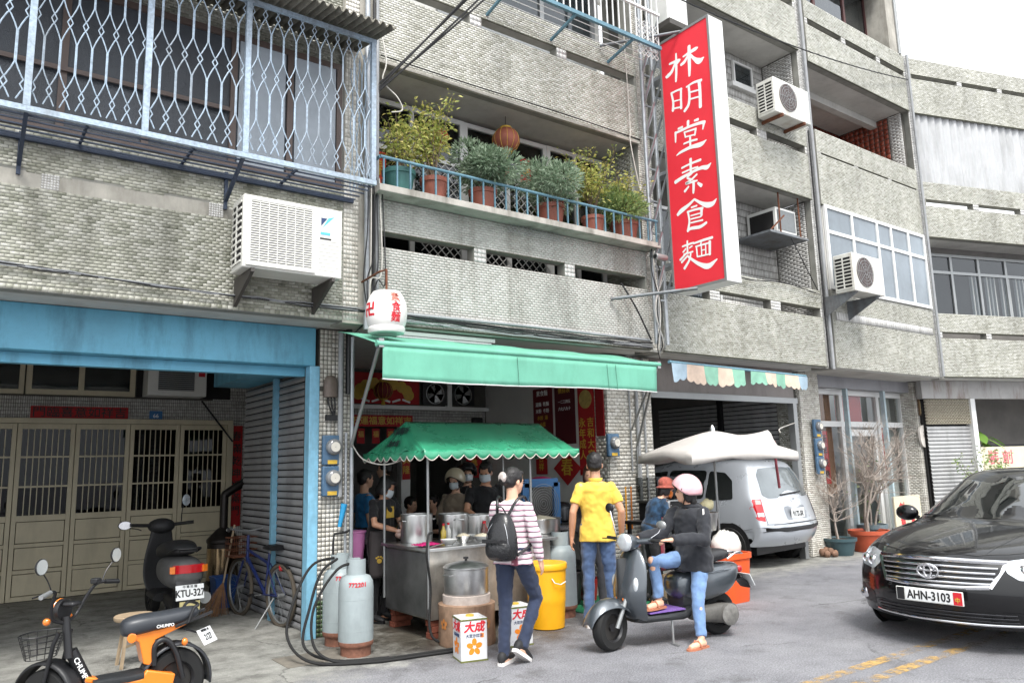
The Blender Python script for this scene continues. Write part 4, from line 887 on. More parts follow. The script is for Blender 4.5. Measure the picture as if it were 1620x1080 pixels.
t = planter('potted_plant', 'mixed green bush spilling over the rail next to the red sign', 7.08, .20, .27, M_TERRA); ball_bush(t, .36, .48, L_MID, 5000); shrub(t, .78, .2, .45, 9, L_YEL, .058, 75)
# ===== lanterns and paper on the balcony
def lantern(label, c, r, m, ribs=True):
    t = thing('hanging_lantern', label, 'lantern', c)
    MB().lathe([(r*.42, -r*.86), (r*.75, -r*.66), (r*.97, -r*.25), (r, .05*r), (r*.9, r*.4), (r*.66, r*.72), (r*.42, r*.86)], 24).build('shade', m, t, smooth=60)
    MB().lathe([(r*.43, r*.84), (r*.43, r*.98)], 16).build('rim', M_GOLD, t); MB().lathe([(r*.43, -r*.98), (r*.43, -r*.84)], 16).build('rim', M_GOLD, t)
    for k in range(12):
        a = k*PI/6; MB().tube([(q*1.005*math.cos(a), q*1.005*math.sin(a), z) for q, z in ((r*.42, -r*.86), (r*.75, -r*.66), (r*.97, -r*.25), (r, .05*r), (r*.9, r*.4), (r*.66, r*.72), (r*.42, r*.86))], .003, 4).build('rib', M_GOLD, t)
    MB().tube([(0, 0, r*.9), (0, 0, r*1.9)], .004, 5).build('cord', M_CABLE, t); MB().lathe([(.02, -r*.98), (.035, -r*1.5)], 8).build('tassel', M_GOLD, t)
    return t
lantern('faded red paper lantern hanging over the balcony plants', (5.42, 7.38, 5.68), .175, mat('faded lantern', sr(150, 84, 66), .7, var=.3, scale=9))
lantern('small red paper lantern half hidden behind the golden shrub', (4.5, 7.5, 5.55), .12, mat('red lantern', sr(176, 40, 36), .7, var=.2, scale=9))
def paper(name, label, x, y, z, w_, h_, txt=None, sz=.1, m=M_RED, tm=M_GOLD, rot=0, vertical=True, cat='paper', parent=None, bold=.01, gap=1.05):
    t = thing(name, label, cat, (x, y, z)); t.rotation_euler = (0, 0, 0)
    mb = MB(); c, s_ = math.cos(rot), math.sin(rot)
    n_ = 6; rg = []
    for i in range(n_+1):
        zz_ = -h_/2+h_*i/n_; bow = .006*math.sin(i*1.3)
        rg.append([(-w_/2*c-zz_*s_, -.002+bow, zz_*c-w_/2*s_), (w_/2*c-zz_*s_, -.002+bow*.6, zz_*c+w_/2*s_), (w_/2*c-zz_*s_, .002+bow*.6, zz_*c+w_/2*s_), (-w_/2*c-zz_*s_, .002+bow, zz_*c-w_/2*s_)])
    mb.rings(rg).build('sheet', m, t)
    if txt: lettering(txt, sz, tm, t, (0, -.009, 0), (PI/2, 0, 0), bold=bold, vertical=vertical, world=False, gap=gap)
    return t
paper('red_packet', 'red paper charm tied to the balcony lattice below the lantern', 5.86, 7.56, 5.42, .17, .34, '福', .13, m=M_RED)
paper('red_packet', 'narrower red paper charm left of the other by the lantern', 5.55, 7.58, 5.40, .11, .3, m=M_RED)
paper('red_charm', 'orange and red paper charm on the balcony window by the cage', 3.72, 7.60, 5.02, .26, .42, '春', .2, m=mat('orange paper', sr(206, 74, 44), .7, var=.2, scale=8))
paper('red_charm', 'small orange paper charm behind the pots at the sign end', 6.9, 7.45, 4.62, .22, .3, '福', .16, m=MATS['orange paper'])

# ===== upper cage behind the sign
uc = thing('balcony_cage', 'white and teal barred balcony cage above the slotted parapet', 'balcony cage', (6.2, 7.0, 7.1))
MB().box(4.7, 7.42, 6.48, 6.52, 7.12, 7.17).build('bottom_rail', M_TEAL, uc, world=True)
MB().box(4.7, 7.42, 6.48, 6.52, 7.62, 7.65).build('mid_rail', M_ALU, uc, world=True)
o0 = None
for k in range(26):
    if o0 is None: o0 = MB().box(-.007, .007, -.007, .007, 0, 1.6).build('bar', M_ALU, uc); o = o0
    else: o = o0.copy(); COL.objects.link(o)
    o.location = Vector((4.76+k*.105, 6.5, 7.16))-org(uc)
for k in range(4): MB().tube([(4.7, 6.6+k*.11, 7.13), (7.42, 6.6+k*.11, 7.13)], .006, 5).build('floor_rod', M_ALU, uc, world=True)
for x in (4.9, 5.9, 6.9): MB().bar((x, 6.5, 7.12), (x, 7.0, 7.02), .03).build('bracket', M_TEAL, uc, world=True)
diamond(uc, 7.02, 7.42, 6.98, 7.5, 6.55, .08, .006, M_ALU)
a = thing('window_box', 'white boxed air conditioner tray at the top behind the sign', 'air conditioner', (7.9, 6.9, 7.7))
MB().box(7.72, 8.15, 6.6, 7.03, 7.75, 8.3).build('casing', M_WPLAS, a, world=True, bevel=.01); MB().box(7.70, 8.2, 6.55, 7.03, 7.66, 7.74).build('tray', M_BRKD, a, world=True)

# ===== pipes and cables
grp = 'service pipes on the facades'
for x, r, m, z0, z1, lab in ((3.30, .03, M_ZINC, 3.0, 10, 'thick grey downpipe on the pier beside the air conditioner'), (3.375, .014, M_BLACK, 3.0, 10, 'thin black conduit on the pier beside the lantern sign'), (3.415, .02, M_PVC, 3.05, 10, 'white plastic conduit nearest the plant balcony on the pier')):
    pipe('downpipe', [(x, 6.94, z0), (x, 6.94, z1)], r, m, lab, 'pipe', grp)
for x, y, r, m, z0, z1, lab in ((3.25, 7.44, .028, M_PVC, 1.35, 3.05, 'grey conduit on the mosaic pillar above the gas cylinders'), (3.345, 7.45, .035, M_BLACK, 2.4, 3.08, 'black cable sleeve at the top of the mosaic pillar'), (3.37, 7.42, .022, M_ZINC, .55, 3.0, 'pale steel pipe running down the pillar behind the gas cylinders'), (3.315, 7.44, .016, M_ZINC, .7, 2.0, 'thin steel pipe beside the electricity meters')):
    pipe('pillar_pipe', [(x, y, z0), (x, y, z1)], r, m, lab, 'pipe', grp)
for x, r, z0, lab in ((7.66, .025, .1, 'grey conduit at the middle of the tiled pillar by the umbrella'), (7.80, .016, .3, 'thin conduit right of the middle of the tiled umbrella pillar'), (7.52, .012, 1.5, 'thin dark conduit beside the meter on the shop pillar')):
    pipe('pillar_pipe', [(x, 7.53, z0), (x, 7.53, 3.06)], r, M_PVC, lab, 'pipe', grp)
pipe('downpipe', [(11.72, 6.98, 3.05), (11.72, 6.98, 10.2)], .03, M_PVC, 'grey downpipe between the garage house and shop front house', 'pipe', grp)
pipe('downpipe', [(11.62, 6.98, 3.05), (11.62, 6.98, 7.2)], .016, M_CABLE, 'dark cable clipped beside the grey downpipe over the shop', 'cable', grp)
pipe('downpipe', [(15.46, 6.94, 3.1), (15.46, 6.94, 9.8)], .028, M_PVC, 'pale downpipe in the corner where the facade bends', 'pipe', grp)
pipe('downpipe', [(15.3, 7.0, 9.8), (15.3, 7.0, 11.3)], .035, M_ALUG, 'grey rooftop downpipe standing against the sky', 'pipe', grp)
pipe('conduit', [(3.44, 6.95, 3.2), (5.4, 6.96, 3.215), (7.38, 6.95, 3.2)], .02, M_PVC, 'grey conduit running under the pale parapet above the awning', 'pipe', grp)
cg_ = 'loose cables along the house fronts'
for k in range(7):
    p1 = (3.3+random.uniform(-.1, .1), 6.93, 3.16+random.uniform(-.04, .03)); p2 = (7.4, 6.93, 3.13+random.uniform(-.04, .04))
    pipe('cable', [q+Vector((0, random.uniform(-.004, .004), random.uniform(-.012, .012))) for q in sag(p1, p2, random.uniform(.0, .05), 16)], .006+.003*(k % 2), (M_CABLE, M_CABLE, M_PVC)[k % 3], 'one of the cables bundled under the pale parapet above the awning', 'cable', cg_, 5)
for k in range(4):
    pts = [q+Vector((0, 0, random.uniform(-.012, .012))) for q in sag((-.6, 6.965, 3.30+k*.014), (3.3, 6.95, 3.18+k*.01), .02+.01*k, 18)]
    pipe('cable', pts, .007, (M_CABLE, M_PVC)[k % 2], 'one of the cables along the ledge over the blue beam', 'cable', 'cables over the blue beam', 5)
for k in range(6):
    pts = curve_pts([(3.3+.03*k, 6.9, 4.6), (3.27+.035*k, 6.86-.01*k, 4.0-.1*k), (3.24+.02*k+.05*(k % 2), 6.88, 3.5), (3.3, 6.92, 3.12), (3.32, 7.3, 3.0)], 6)
    pipe('cable', pts, .007, (M_CABLE, M_CABLEW)[k % 3 == 1], 'one of the cables tangled on the pier beside the lantern sign', 'cable', 'cables tangled beside the lantern', 5)
pipe('cable', curve_pts([(3.42, 6.93, 6.4), (3.5, 6.9, 5.95), (3.46, 6.9, 5.7), (3.62, 6.88, 5.55), (3.68, 6.88, 5.42), (3.55, 6.88, 5.36)], 7), .008, M_CABLEW, 'white looped cable hanging at the upper end of the plant balcony', 'cable', None, 5)
for k, (a_, b_) in enumerate((((3.42, 6.9, 5.62), (4.9, 6.0, 7.9)), ((3.42, 6.9, 5.66), (5.05, 6.0, 7.92)), ((3.42, 6.9, 5.58), (5.2, 6.0, 7.9)), ((3.42, 6.9, 5.6), (5.35, 6.0, 7.88)))):
    pipe('overhead_cable', sag(a_, (b_[0]+1.2, b_[1]-1.0, b_[2]+1.6), .10+.02*k, 14), .011, M_CABLE, 'one of the black overhead cables sweeping up past the parapet', 'cable', 'overhead cables above the plant balcony', 5)
pipe('overhead_cable', sag((5.2, 6.4, 7.95), (15.42, 6.95, 9.25), .25, 20), .011, M_CABLE, 'single black cable strung across the top of the facades', 'cable', None, 5)
pipe('cable', curve_pts([(3.46, 6.95, 6.02), (4.6, 6.96, 6.02), (6.0, 6.96, 6.03), (7.4, 6.95, 6.0)], 6), .009, M_CABLE, 'black cable along the bottom edge of the upper parapet', 'cable', None, 5)
pipe('cable', curve_pts([(7.2, 6.96, 7.5), (7.22, 6.95, 6.2), (7.2, 6.94, 5.9), (7.3, 6.9, 5.2)], 6), .007, M_CABLEW, 'pale cord dangling down the parapet near the sign', 'cable', None, 5)
for k in range(6):
    pts = curve_pts([(7.42+.02*k, 6.86, 4.55-.1*k), (7.36+.05*k, 6.83, 4.1), (7.5-.03*k, 6.82, 3.6), (7.42+.03*k, 6.86, 3.15), (7.55, 6.95, 2.96+.03*k)], 6)
    pipe('cable', pts, .007, (M_CABLE, M_CABLEW, M_PVC)[k % 3], 'one of the cables tangled at the foot of the sign mast', 'cable', 'cables at the sign mast', 5)
pipe('cable', curve_pts([(8.85, 6.96, 4.38), (9.6, 6.95, 4.30), (10.5, 6.96, 4.36), (11.5, 6.96, 4.28)], 8), .008, M_CABLE, 'thin cable lying along the slotted parapet below the window unit', 'cable', None, 5)
pipe('cable', curve_pts([(6.9, 6.95, 3.92), (7.1, 6.9, 3.6), (7.35, 6.9, 3.2)], 6), .012, M_CABLE, 'short dark rod slanting from the slot to the awning corner', 'cable', None, 5)
cm = thing('camera_box', 'small grey security camera on the balcony ledge by the sign', 'camera', (7.42, 6.72, 4.28)); MB().lathe([(.04, -.1), (.045, -.09), (.045, .1), (.03, .11)], 12, axis='x').build('housing', M_ALUG, cm, smooth=40); MB().lathe([(.03, -.105), (.02, -.104)], 12, axis='x').build('lens', M_BLACK, cm); MB().bar((0, 0, .04), (0, .2, .06), .02).build('mount', M_ALUG, cm)
# ===== meters
def meter(label, x, y, z, grp_='electricity meters on the pillars', rz=0):
    t = thing('electricity_meter', label, 'electricity meter', (x, y, z), rz, grp_)
    MB().box(-.10, .10, -.05, .0, -.16, .14).build('case', mat('meter blue', sr(74, 104, 132), .5, var=.2, scale=10, dirt=.3), t, bevel=.012)
    MB().lathe([(.082, 0), (.082, -.03), (.07, -.05), (.04, -.06), (.005, -.062)], 22, (.01, -.05, .02), 'y').build('dome', mat('meter dome', sr(120, 122, 124), .12, var=.25, scale=20, coat=.6), t, smooth=50)
    MB().lathe([(.05, 0), (.05, -.002)], 20, (.01, -.110, .02), 'y').build('dial', mat('meter dial', sr(204, 200, 190), .5, var=.1), t)
    MB().box(-.05, .05, -.056, -.05, -.15, -.11).build('plate', M_GOLD, t)
    return t
meter('upper electricity meter on the mosaic pillar above the gas cylinders', 3.16, 7.47, 1.83)
meter('lower electricity meter on the mosaic pillar above the gas cylinders', 3.16, 7.47, 1.52)
meter('electricity meter on the shop pillar beside the man in yellow', 7.12, 7.50, 1.86)
for z, nm in ((2.12, 'top'), (1.80, 'middle'), (1.50, 'bottom')): meter('%s of three electricity meters beside the white shop front' % nm, 11.95, 7.55, z)
cb = thing('weather_cap', 'rusty metal cable cap box high on the mosaic pillar', 'cap', (3.15, 7.46, 2.48))
MB().lathe([(.075, -.12), (.078, 0), (.072, .06), (.04, .10), (.003, .11)], 16, sy=.7).build('hood', mat('grey brown cap', sr(104, 92, 84), .55, var=.3, scale=12), cb, smooth=50)
for k in range(3): MB().tube(curve_pts([(-.03+.03*k, -.01, -.1), (-.03+.035*k, -.03, -.2), (.02+.01*k, -.02, -.3)], 5), .009, 5).build('wire', M_CABLE, cb)
MB().box(-.05, .08, -.02, .02, -.36, -.30).build('terminal', M_BLACK, cb)
cup = thing('wall_cup', 'bright blue plastic holder fixed to the mosaic pillar', 'holder', (3.27, 7.42, 1.17)); MB().lathe([(.018, -.12), (.03, .06), (.034, .11), (.028, .11), (.016, -.1)], 14, cap=False).build('cup', mat('bright blue plastic', sr(36, 140, 190), .4, var=.1), cup, smooth=50); cup.rotation_euler = (0, .22, 0)
pm = thing('metal_hook', 'black bent hook tool on the pillar above the cylinder', 'hook', (3.2, 7.42, .9)); MB().tube([(.16, 0, .12), (.12, -.02, .1), (-.02, -.02, .09), (-.03, -.02, .0), (-.03, -.02, -.18)], .012, 6).build('rod', M_BLACK, pm, smooth=50)
# ---------------------------------------------------------------- garage of the first house
fd = thing('folding_door', 'beige folding door with barred glass panels at the back of the garage', 'folding door', (1.7, 12.4, 0))
MB().box(-2.1, 3.6, 12.36, 12.44, 2.36, 2.43).build('head', M_BEIGE, fd, world=True); MB().box(3.52, 3.61, 12.36, 12.44, 0, 2.36).build('jamb', M_BEIGE, fd, world=True)
G_DOOR = glassmat('door glass', (.12, .13, .13), .22)
LX = [-2.05, -1.35, -.65, .05, .745, 1.44, 2.14, 2.83, 3.52]
for a, b in zip(LX[:-1], LX[1:]):
    st = .06; mb = MB()
    mb.box(a+.004, a+st, 12.385, 12.43, 0.01, 2.355); mb.box(b-st, b-.004, 12.385, 12.43, .01, 2.355)
    for z0, z1 in ((.01, .07), (.36, .41), (.70, .75), (1.04, 1.12), (2.28, 2.355)): mb.box(a+st, b-st, 12.386, 12.429, z0, z1)
    lf = mb.build('door_leaf', M_BEIGE, fd, world=True, bevel=.003)
    for z0, z1 in ((.07, .36), (.41, .70), (.75, 1.04)): MB().box(a+st+.008, b-st-.008, 12.395, 12.42, z0+.008, z1-.008).build('panel', M_BEIGE, lf, world=True, bevel=.004)
    MB().box(a+st, b-st, 12.41, 12.416, 1.12, 2.28).build('pane', G_DOOR, lf, world=True)
    for z in (1.50, 1.90): MB().box(a+st, b-st, 12.39, 12.402, z-.012, z+.012).build('rail', M_BEIGE, lf, world=True)
    for k in range(1, 8):
        x = a+st+(b-a-2*st)*k/8; MB().box(x-.006, x+.006, 12.392, 12.404, 1.12, 2.28).build('bar', M_BEIGE, lf, world=True)
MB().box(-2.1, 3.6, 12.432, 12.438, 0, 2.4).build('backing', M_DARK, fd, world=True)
t = thing('door_banner', 'red horizontal paper banner with black characters over the folding door', 'banner', (1.49, 12.42, 2.51)); MB().box(-.61, .61, -.006, 0, -.09, .09).build('sheet', M_RED, t); lettering('門臨喜意如祥吉', .15, M_BLKPRINT, t, (0, -.008, 0), world=False, sx=1.13)
t = thing('door_couplet', 'narrow red paper couplet beside the folding door', 'banner', (3.68, 12.42, 1.6)); MB().box(-.09, .09, -.006, 0, -.8, .75).build('sheet', M_RED, t); lettering('春滿乾坤福滿門', .16, M_BLKPRINT, t, (0, -.008, 0), world=False, vertical=True, gap=1.2)
t = thing('number_plate', 'small blue house number plate above the folding door', 'number plate', (2.48, 12.42, 2.5)); MB().box(-.09, .09, -.006, 0, -.06, .06).build('plate', mat('number blue', sr(52, 110, 166), .5), t); lettering('66', .08, M_WHITEPR, t, (0, -.008, -.015), world=False)
pipe('cable', [(3.1, 12.3, 2.72), (3.6, 12.35, 2.1)], .014, M_CABLE, 'black hose slanting down beside the old window air conditioner', 'cable', None, 6)
# incense burner drum with chimney
t = thing('paper_burner', 'dark steel incense paper burner with bent chimney in the garage corner', 'paper burner', (2.98, 10.5, 0)); t.scale = (.82, .82, .9)
M_BURN = mat('sooty steel', sr(46, 42, 40), .4, metal=.6, var=.4, scale=8)
MB().lathe([(.2, .22), (.235, .25), (.235, .80), (.25, .82), (.25, .86), (.10, 1.0), (.07, 1.02)], 24).build('drum', M_BURN, t, smooth=35)
for k in range(3): a = k*2.1+.4; MB().tube([(.17*math.cos(a), .17*math.sin(a), .26), (.2*math.cos(a), .2*math.sin(a), 0)], .015, 6).build('leg', M_BURN, t)
MB().tube(curve_pts([(0, 0, .98), (0, 0, 1.42), (.03, 0, 1.50), (.32, 0, 1.66)], 5), .062, 12).build('chimney', M_BURN, t, smooth=50)
MB().lathe([(.238, .30), (.240, .74)], 24, cap=False).build('band', mat('polished brass steel', (.45, .33, .2), .2, metal=1, var=.4, scale=7), t, smooth=50)
# broom, blue bin
t = thing('broom', 'straw broom leaning beside the bicycle', 'broom', (2.70, 9.5, 0)); MB().tube([(.16, .12, 1.0), (.02, .02, .35)], .012, 6).build('handle', M_WOOD, t)
mb = MB()
for k in range(60): a = random.uniform(0, 2*PI); q = random.random(); mb.tube([(.02, .02, .36), (-.1+.19*q*math.cos(a)*1.2, -.02+.1*math.sin(a), .005)], .0035, 3, cap=False)
mb.build('bristles', mat('straw', sr(140, 104, 74), .9, var=.4, scale=30), t)['kind'] = 'stuff'
t = thing('waste_bin', 'square blue plastic bin behind the broom', 'bin', (2.86, 10.0, 0)); MB().rings([[(x*q, y*q, z) for x, y in ((-.13, -.13), (.13, -.13), (.13, .13), (-.13, .13))] for q, z in ((.8, 0), (1, .34), (1.08, .34), (1.08, .37), (.96, .37), (.78, .02))]).build('tub', mat('blue plastic', sr(34, 76, 140), .45, var=.15), t, bevel=.01)
# wooden stool
t = thing('wooden_stool', 'pale round wooden stool behind the orange electric bike', 'stool', (1.42, 7.6, 0), .3); t.scale = (.85, .85, .95); MB().lathe([(.005, .40), (.165, .40), (.175, .415), (.175, .435), (.165, .445), (.005, .447)], 24, sx=1.1).build('seat', M_WOOD, t, smooth=40)
for k in range(4): a = k*PI/2+.5; MB().bar((.10*math.cos(a), .10*math.sin(a), .40), (.165*math.cos(a), .165*math.sin(a), .0), .03, .024).build('leg', M_WOOD, t)
MB().bar((.13*math.cos(.5), .13*math.sin(.5), .18), (.13*math.cos(.5+PI), .13*math.sin(.5+PI), .18), .02).build('stretcher', M_WOOD, t)

# ---------------------------------------------------------------- noodle shop: roller awning
M_AWN = mat('awning green', sr(104, 172, 148), .6, var=.14, scale=2.2, dirt=.4, grime=(.55, .58, .55), bump=.2, bscale=7)
aw = thing('roller_awning', 'green roller awning with deep valance over the shop opening', 'awning', (4.9, 7.0, 2.7))
XA, XB = 3.06, 6.66
rr = []
for i in range(25):
    x = XA+(XB-XA)*i/24; w2 = .012*math.sin(i*1.1); rr.append([(x, 7.08, 2.98+w2*.4), (x, 6.8, 2.915+w2), (x, 6.5, 2.83+w2*.7), (x, 6.2, 2.74)])
o = MB().rings(rr, cap=False, close=False).build('canopy', M_AWN, aw, smooth=80, world=True); q = o.modifiers.new('t', 'SOLIDIFY'); q.thickness = .004
MB().tube([(XA-.02, 6.19, 2.735), (XB+.05, 6.19, 2.745)], .028, 12).build('front_bar', M_AWN, aw, smooth=50, world=True)
rr = []
for i in range(61):
    x = XA+.04+(XB-XA-.06)*i/60; row = []
    for k in range(7):
        z = 2.715-.30*k/6; row.append((x, 6.175+.010*math.sin(i*.55+.6)*k/6+.006*math.sin(i*1.7)*k/6, z-.012*math.sin(i*.1)*k/6))
    rr.append(row)
o = MB().rings(rr, cap=False, close=False).build('valance', M_AWN, aw, smooth=80, world=True); q = o.modifiers.new('t', 'SOLIDIFY'); q.thickness = .004
MB().tube([(r_[-1][0], r_[-1][1], r_[-1][2]) for r_ in rr], .006, 5).build('hem', M_ALU, aw, world=True)
for x in (4.60, 5.84, 5.97): MB().tube([(x, 6.166, 2.70), (x+.01, 6.158, 2.42)], .0025, 4).build('stitched_seam', mat('seam green', sr(50, 96, 80), .8), aw, world=True)
MB().tube([(XA+.02, 6.2, 2.73), (3.36, 7.42, 1.85), (3.38, 7.44, 1.2)], .018, 8).build('arm', M_ALUG, aw, smooth=50, world=True)
MB().tube([(XB+.02, 6.2, 2.74), (7.60, 7.5, 1.85), (7.6, 7.5, 1.3)], .018, 8).build('arm', M_ALUG, aw, smooth=50, world=True)
MB().tube([(XB+.05, 6.22, 2.74), (7.5, 7.5, 2.05)], .014, 8).build('arm', M_ALUG, aw, smooth=50, world=True)
MB().box(XA, XA+.05, 6.17, 6.24, 2.70, 2.78).build('bracket', M_ALUG, aw, world=True); MB().box(XB, XB+.05, 6.17, 6.24, 2.70, 2.78).build('bracket', M_ALUG, aw, world=True)
t = thing('tube_light', 'white fluorescent tube fitting under the shop soffit', 'lamp', (4.2, 7.08, 2.98)); MB().box(-.55, .75, -.03, .03, .02, .06).build('fitting', M_WPLAS, t); MB().tube([(-.5, -.02, 0), (.7, -.02, 0)], .014, 8).build('tube', mat('frosted tube', sr(240, 240, 238), .3, var=0), t, smooth=50)
# striped remnants of the next awning
t = thing('striped_awning', 'tattered striped awning strip on its bar in front of the garage', 'awning', (9.2, 6.8, 2.85))
MB().tube([(7.55, 6.80, 2.905), (10.62, 6.80, 2.86)], .022, 10).build('bar', M_TEAL, t, smooth=50, world=True)
M_STR = [mat('faded blue cloth', sr(150, 170, 184), .8, var=.2, scale=8), mat('faded peach cloth', sr(206, 184, 166), .8, var=.2, scale=8), mat('faded green cloth', sr(130, 178, 156), .8, var=.2, scale=8)]
x = 7.58
for k, (w2, ci) in enumerate(((.30, 0), (.34, 1), (.30, 2), (.30, 1), (.28, 2), (-.14, 0), (.34, 2), (.26, 1), (.22, 2), (.34, 1), (.24, 0))):
    if w2 < 0: x -= w2; continue
    rg = []; ns = max(2, int(w2/.10))
    for i in range(ns*5+1):
        u = i/(ns*5); zt_ = 2.875-(x+w2*u-7.55)*.0146; d_ = (.20 if x < 9 else .15)+.02*math.sin(x*3+u*4)-(.12*u*(k == 0))+.05*(k == 0); sc_ = .03*abs(math.sin(u*ns*PI)); wv = .02*math.sin((x+u*w2)*9)
        rg.append([(x+w2*u, 6.782, zt_+.02), (x+w2*u, 6.778+wv*.5, zt_-d_*.5), (x+w2*u, 6.772+wv, zt_-d_-sc_)])
    MB().rings(rg, cap=False, close=False).build('cloth_strip', M_STR[ci], t, smooth=80, world=True); x += w2
# ===== barrel lantern sign
ls = thing('lantern_sign', 'white barrel shaped lantern sign with red characters on a rusty bracket', 'lantern sign', (3.25, 6.4, 2.87))
MB().lathe([(.085, .015), (.10, .0), (.165, .0), (.175, .02), (.175, .045), (.165, .06), (.172, .07), (.188, .12), (.196, .2), (.188, .28), (.16, .35), (.13, .395), (.05, .41), (.005, .412)], 32).build('shade', mat('lantern white', sr(226, 224, 220), .4, var=.06, scale=6, dirt=.15), ls, smooth=30)
def curved_print(txt, size, m, parent, ang, z, rf, bold=.02, name='lettering'):
    o = lettering(txt, size, m, parent, (0, 0, 0), (0, 0, 0), bold=bold, world=False, name=name)
    for v in o.data.vertices:
        a = ang+v.co.x/rf(z); zz_ = z+v.co.y; r_ = rf(zz_)+.0015+v.co.z; v.co = (r_*math.cos(a), r_*math.sin(a), zz_)
    o.data.update(); return o
def lr(z):
    P_ = [(.07, .172), (.12, .188), (.2, .196), (.28, .188), (.35, .16), (.395, .13)]
    for (a, ra), (b, rb) in zip(P_[:-1], P_[1:]):
        if a <= z <= b: return ra+(rb-ra)*(z-a)/(b-a)
    return .17
vd_ = math.atan2(-6.4, -3.25)
curved_print('卍', .15, M_REDL, ls, vd_-.95, .2, lr, .035)
for i, ch in enumerate('素食麵'): curved_print(ch, .10, mat('faded red print', sr(214, 120, 104), .6) if i == 0 else M_REDL, ls, vd_+.48, .315-.095*i, lr, .02)
MB().tube([(0, 0, .41), (0, 0, .62), (-.02, .12, .62), (-.02, .5, .6)], .011, 6).build('bracket', M_RUST, ls, smooth=40)

# ===== inside the shop
t = thing('festive_banner', 'red festive banner with gold scrollwork above the shop doorway', 'banner', (5.28, 10.40, 2.8)); MB().box(-.62, .56, -.01, .0, -.22, .24).build('sheet', M_RED, t)
mb = MB()
for k in range(9): a = PI*k/8; mb.lathe([(.09, 0), (.09, -.006)], 14, (.42*math.cos(a)-.05, -.012-.001*k, -.08+.17*math.sin(a)), 'y')
mb.build('gold_scroll', M_GOLD, t); mb = MB()
for k in range(5): mb.obox((-.35+.17*k, -.012, -.17), (.14, .004, .03), (0, (-1)**k*.3, 0))
mb.build('scroll_line', M_WHITEPR, t)
lantern('dark red round lantern hanging before the festive banner', (5.05, 10.05, 2.74), .14, mat('deep red lantern', sr(116, 26, 28), .6, var=.2, scale=9))
for i, x in enumerate((6.12, 6.64)):
    t = thing('exhaust_fan', ('left' if i == 0 else 'right')+' of two square exhaust fans over the shop doorway', 'exhaust fan', (x, 10.42, 2.76), 0, 'exhaust fans')
    MB().box(-.22, .22, -.03, .0, -.17, .17).build('frame', M_BLACK, t); MB().lathe([(.165, 0), (.165, -.012), (.15, -.012), (.15, 0)], 24, (0, -.03, 0), 'y').build('ring', M_ALUG, t)
    mb = MB()
    for k in range(4): a = k*PI/2+.3; mb.add([(q*math.cos(a+w2), -.034-d_, q*math.sin(a+w2)) for q, w2, d_ in ((.03, -.4, 0), (.14, -.35, .0), (.145, .35, .015), (.03, .4, .01))], [(0, 1, 2, 3)])
    mb.build('blade', M_ALUG, t)
MB().box(6.34, 6.42, 10.37, 10.44, 2.56, 3.0).build('mullion', M_ALU, B, world=True)
t = thing('shop_banner', 'red horizontal banner with gold characters in the noodle shop', 'banner', (5.22, 10.40, 2.32)); MB().box(-.52, .50, -.008, 0, -.08, .09).build('sheet', M_RED, t); lettering('五運福意如祥吉', .13, M_GOLD, t, (-.02, -.010, 0), world=False, sx=1.1, bold=.02)
for i in range(4):
    t = thing('red_packet', '%s of four gold framed red papers hung below the shop banner' % ('first', 'second', 'third', 'last')[i], 'red packet', (4.86+i*.24, 10.39, 2.10), 0, 'gold framed red papers'); MB().box(-.06, .06, -.005, 0, -.11, .11).build('sheet', M_RED, t); lettering('福', .10, M_GOLD, t, (0, -.007, .02), world=False)
t = thing('round_clock_lamp', 'small black wall lamp by the inner shop corner', 'lamp', (6.85, 10.35, 2.33)); MB().box(-.09, .09, -.08, 0, -.06, .06).build('case', M_BLACK, t, bevel=.01); MB().box(-.07, .07, -.084, -.079, -.05, -.03).build('lens', M_WHITEPR, t)
W90 = (PI/2, 0, -PI/2)
def wallboard(name, label, y0, y1, z0, z1, m, items, cat='board', x=7.115):
    t = thing(name, label, cat, (x, (y0+y1)/2, z0)); MB().box(x-.012, x-.001, y0, y1, z0, z1).build('panel', m, t, world=True)
    for txt, sz, yy, zz_, tm, vert in items: lettering(txt, sz, tm, t, (x-.014, yy, zz_), W90, bold=.012, vertical=vert)
    return t
wallboard('menu_board', 'maroon menu board with small white print on the inner wall', 8.70, 9.15, 1.9, 2.74, M_MAROON, [('素食麵', .09, 8.93, 2.66, M_WHITEPR, False), ('湯麵  乾麵', .07, 8.93, 2.5, M_WHITEPR, False), ('米粉  冬粉', .07, 8.93, 2.4, M_WHITEPR, False), ('水餃  湯', .07, 8.93, 2.3, M_GOLD, False), ('小菜', .07, 8.93, 2.2, M_GOLD, False)])
wallboard('menu_board', 'darker maroon board with bottle picture next to the menu', 8.20, 8.64, 1.9, 2.75, mat('dark maroon board', sr(84, 22, 30), .6, var=.2, scale=3), [('價目表', .09, 8.42, 2.66, M_GOLD, False), ('一二三四五', .055, 8.42, 2.5, M_WHITEPR, False), ('六七八九十', .055, 8.42, 2.4, M_WHITEPR, False)])
wallboard('scroll', 'long red scroll with gold characters and a picture at its top', 7.80, 8.13, 1.46, 2.72, M_RED, [('吉和大家', .14, 7.88, 1.95, M_GOLD, True), ('永年成人', .14, 8.05, 1.95, M_GOLD, True)], 'scroll')
o = MB().lathe([(.13, 0), (.13, -.004)], 20, (7.10, 7.965, 2.5), 'x', sx=1, sy=1); o.build('scroll_picture', mat('ochre print', sr(186, 160, 92), .6, var=.4, scale=14), [q for q in bpy.data.objects if q.name == 'scroll'][0], world=True)
wallboard('red_board', 'plain dark red board at the edge of the inner wall', 7.60, 7.76, 1.98, 2.68, mat('plain red board', sr(140, 20, 26), .6, var=.1), [], x=7.108)
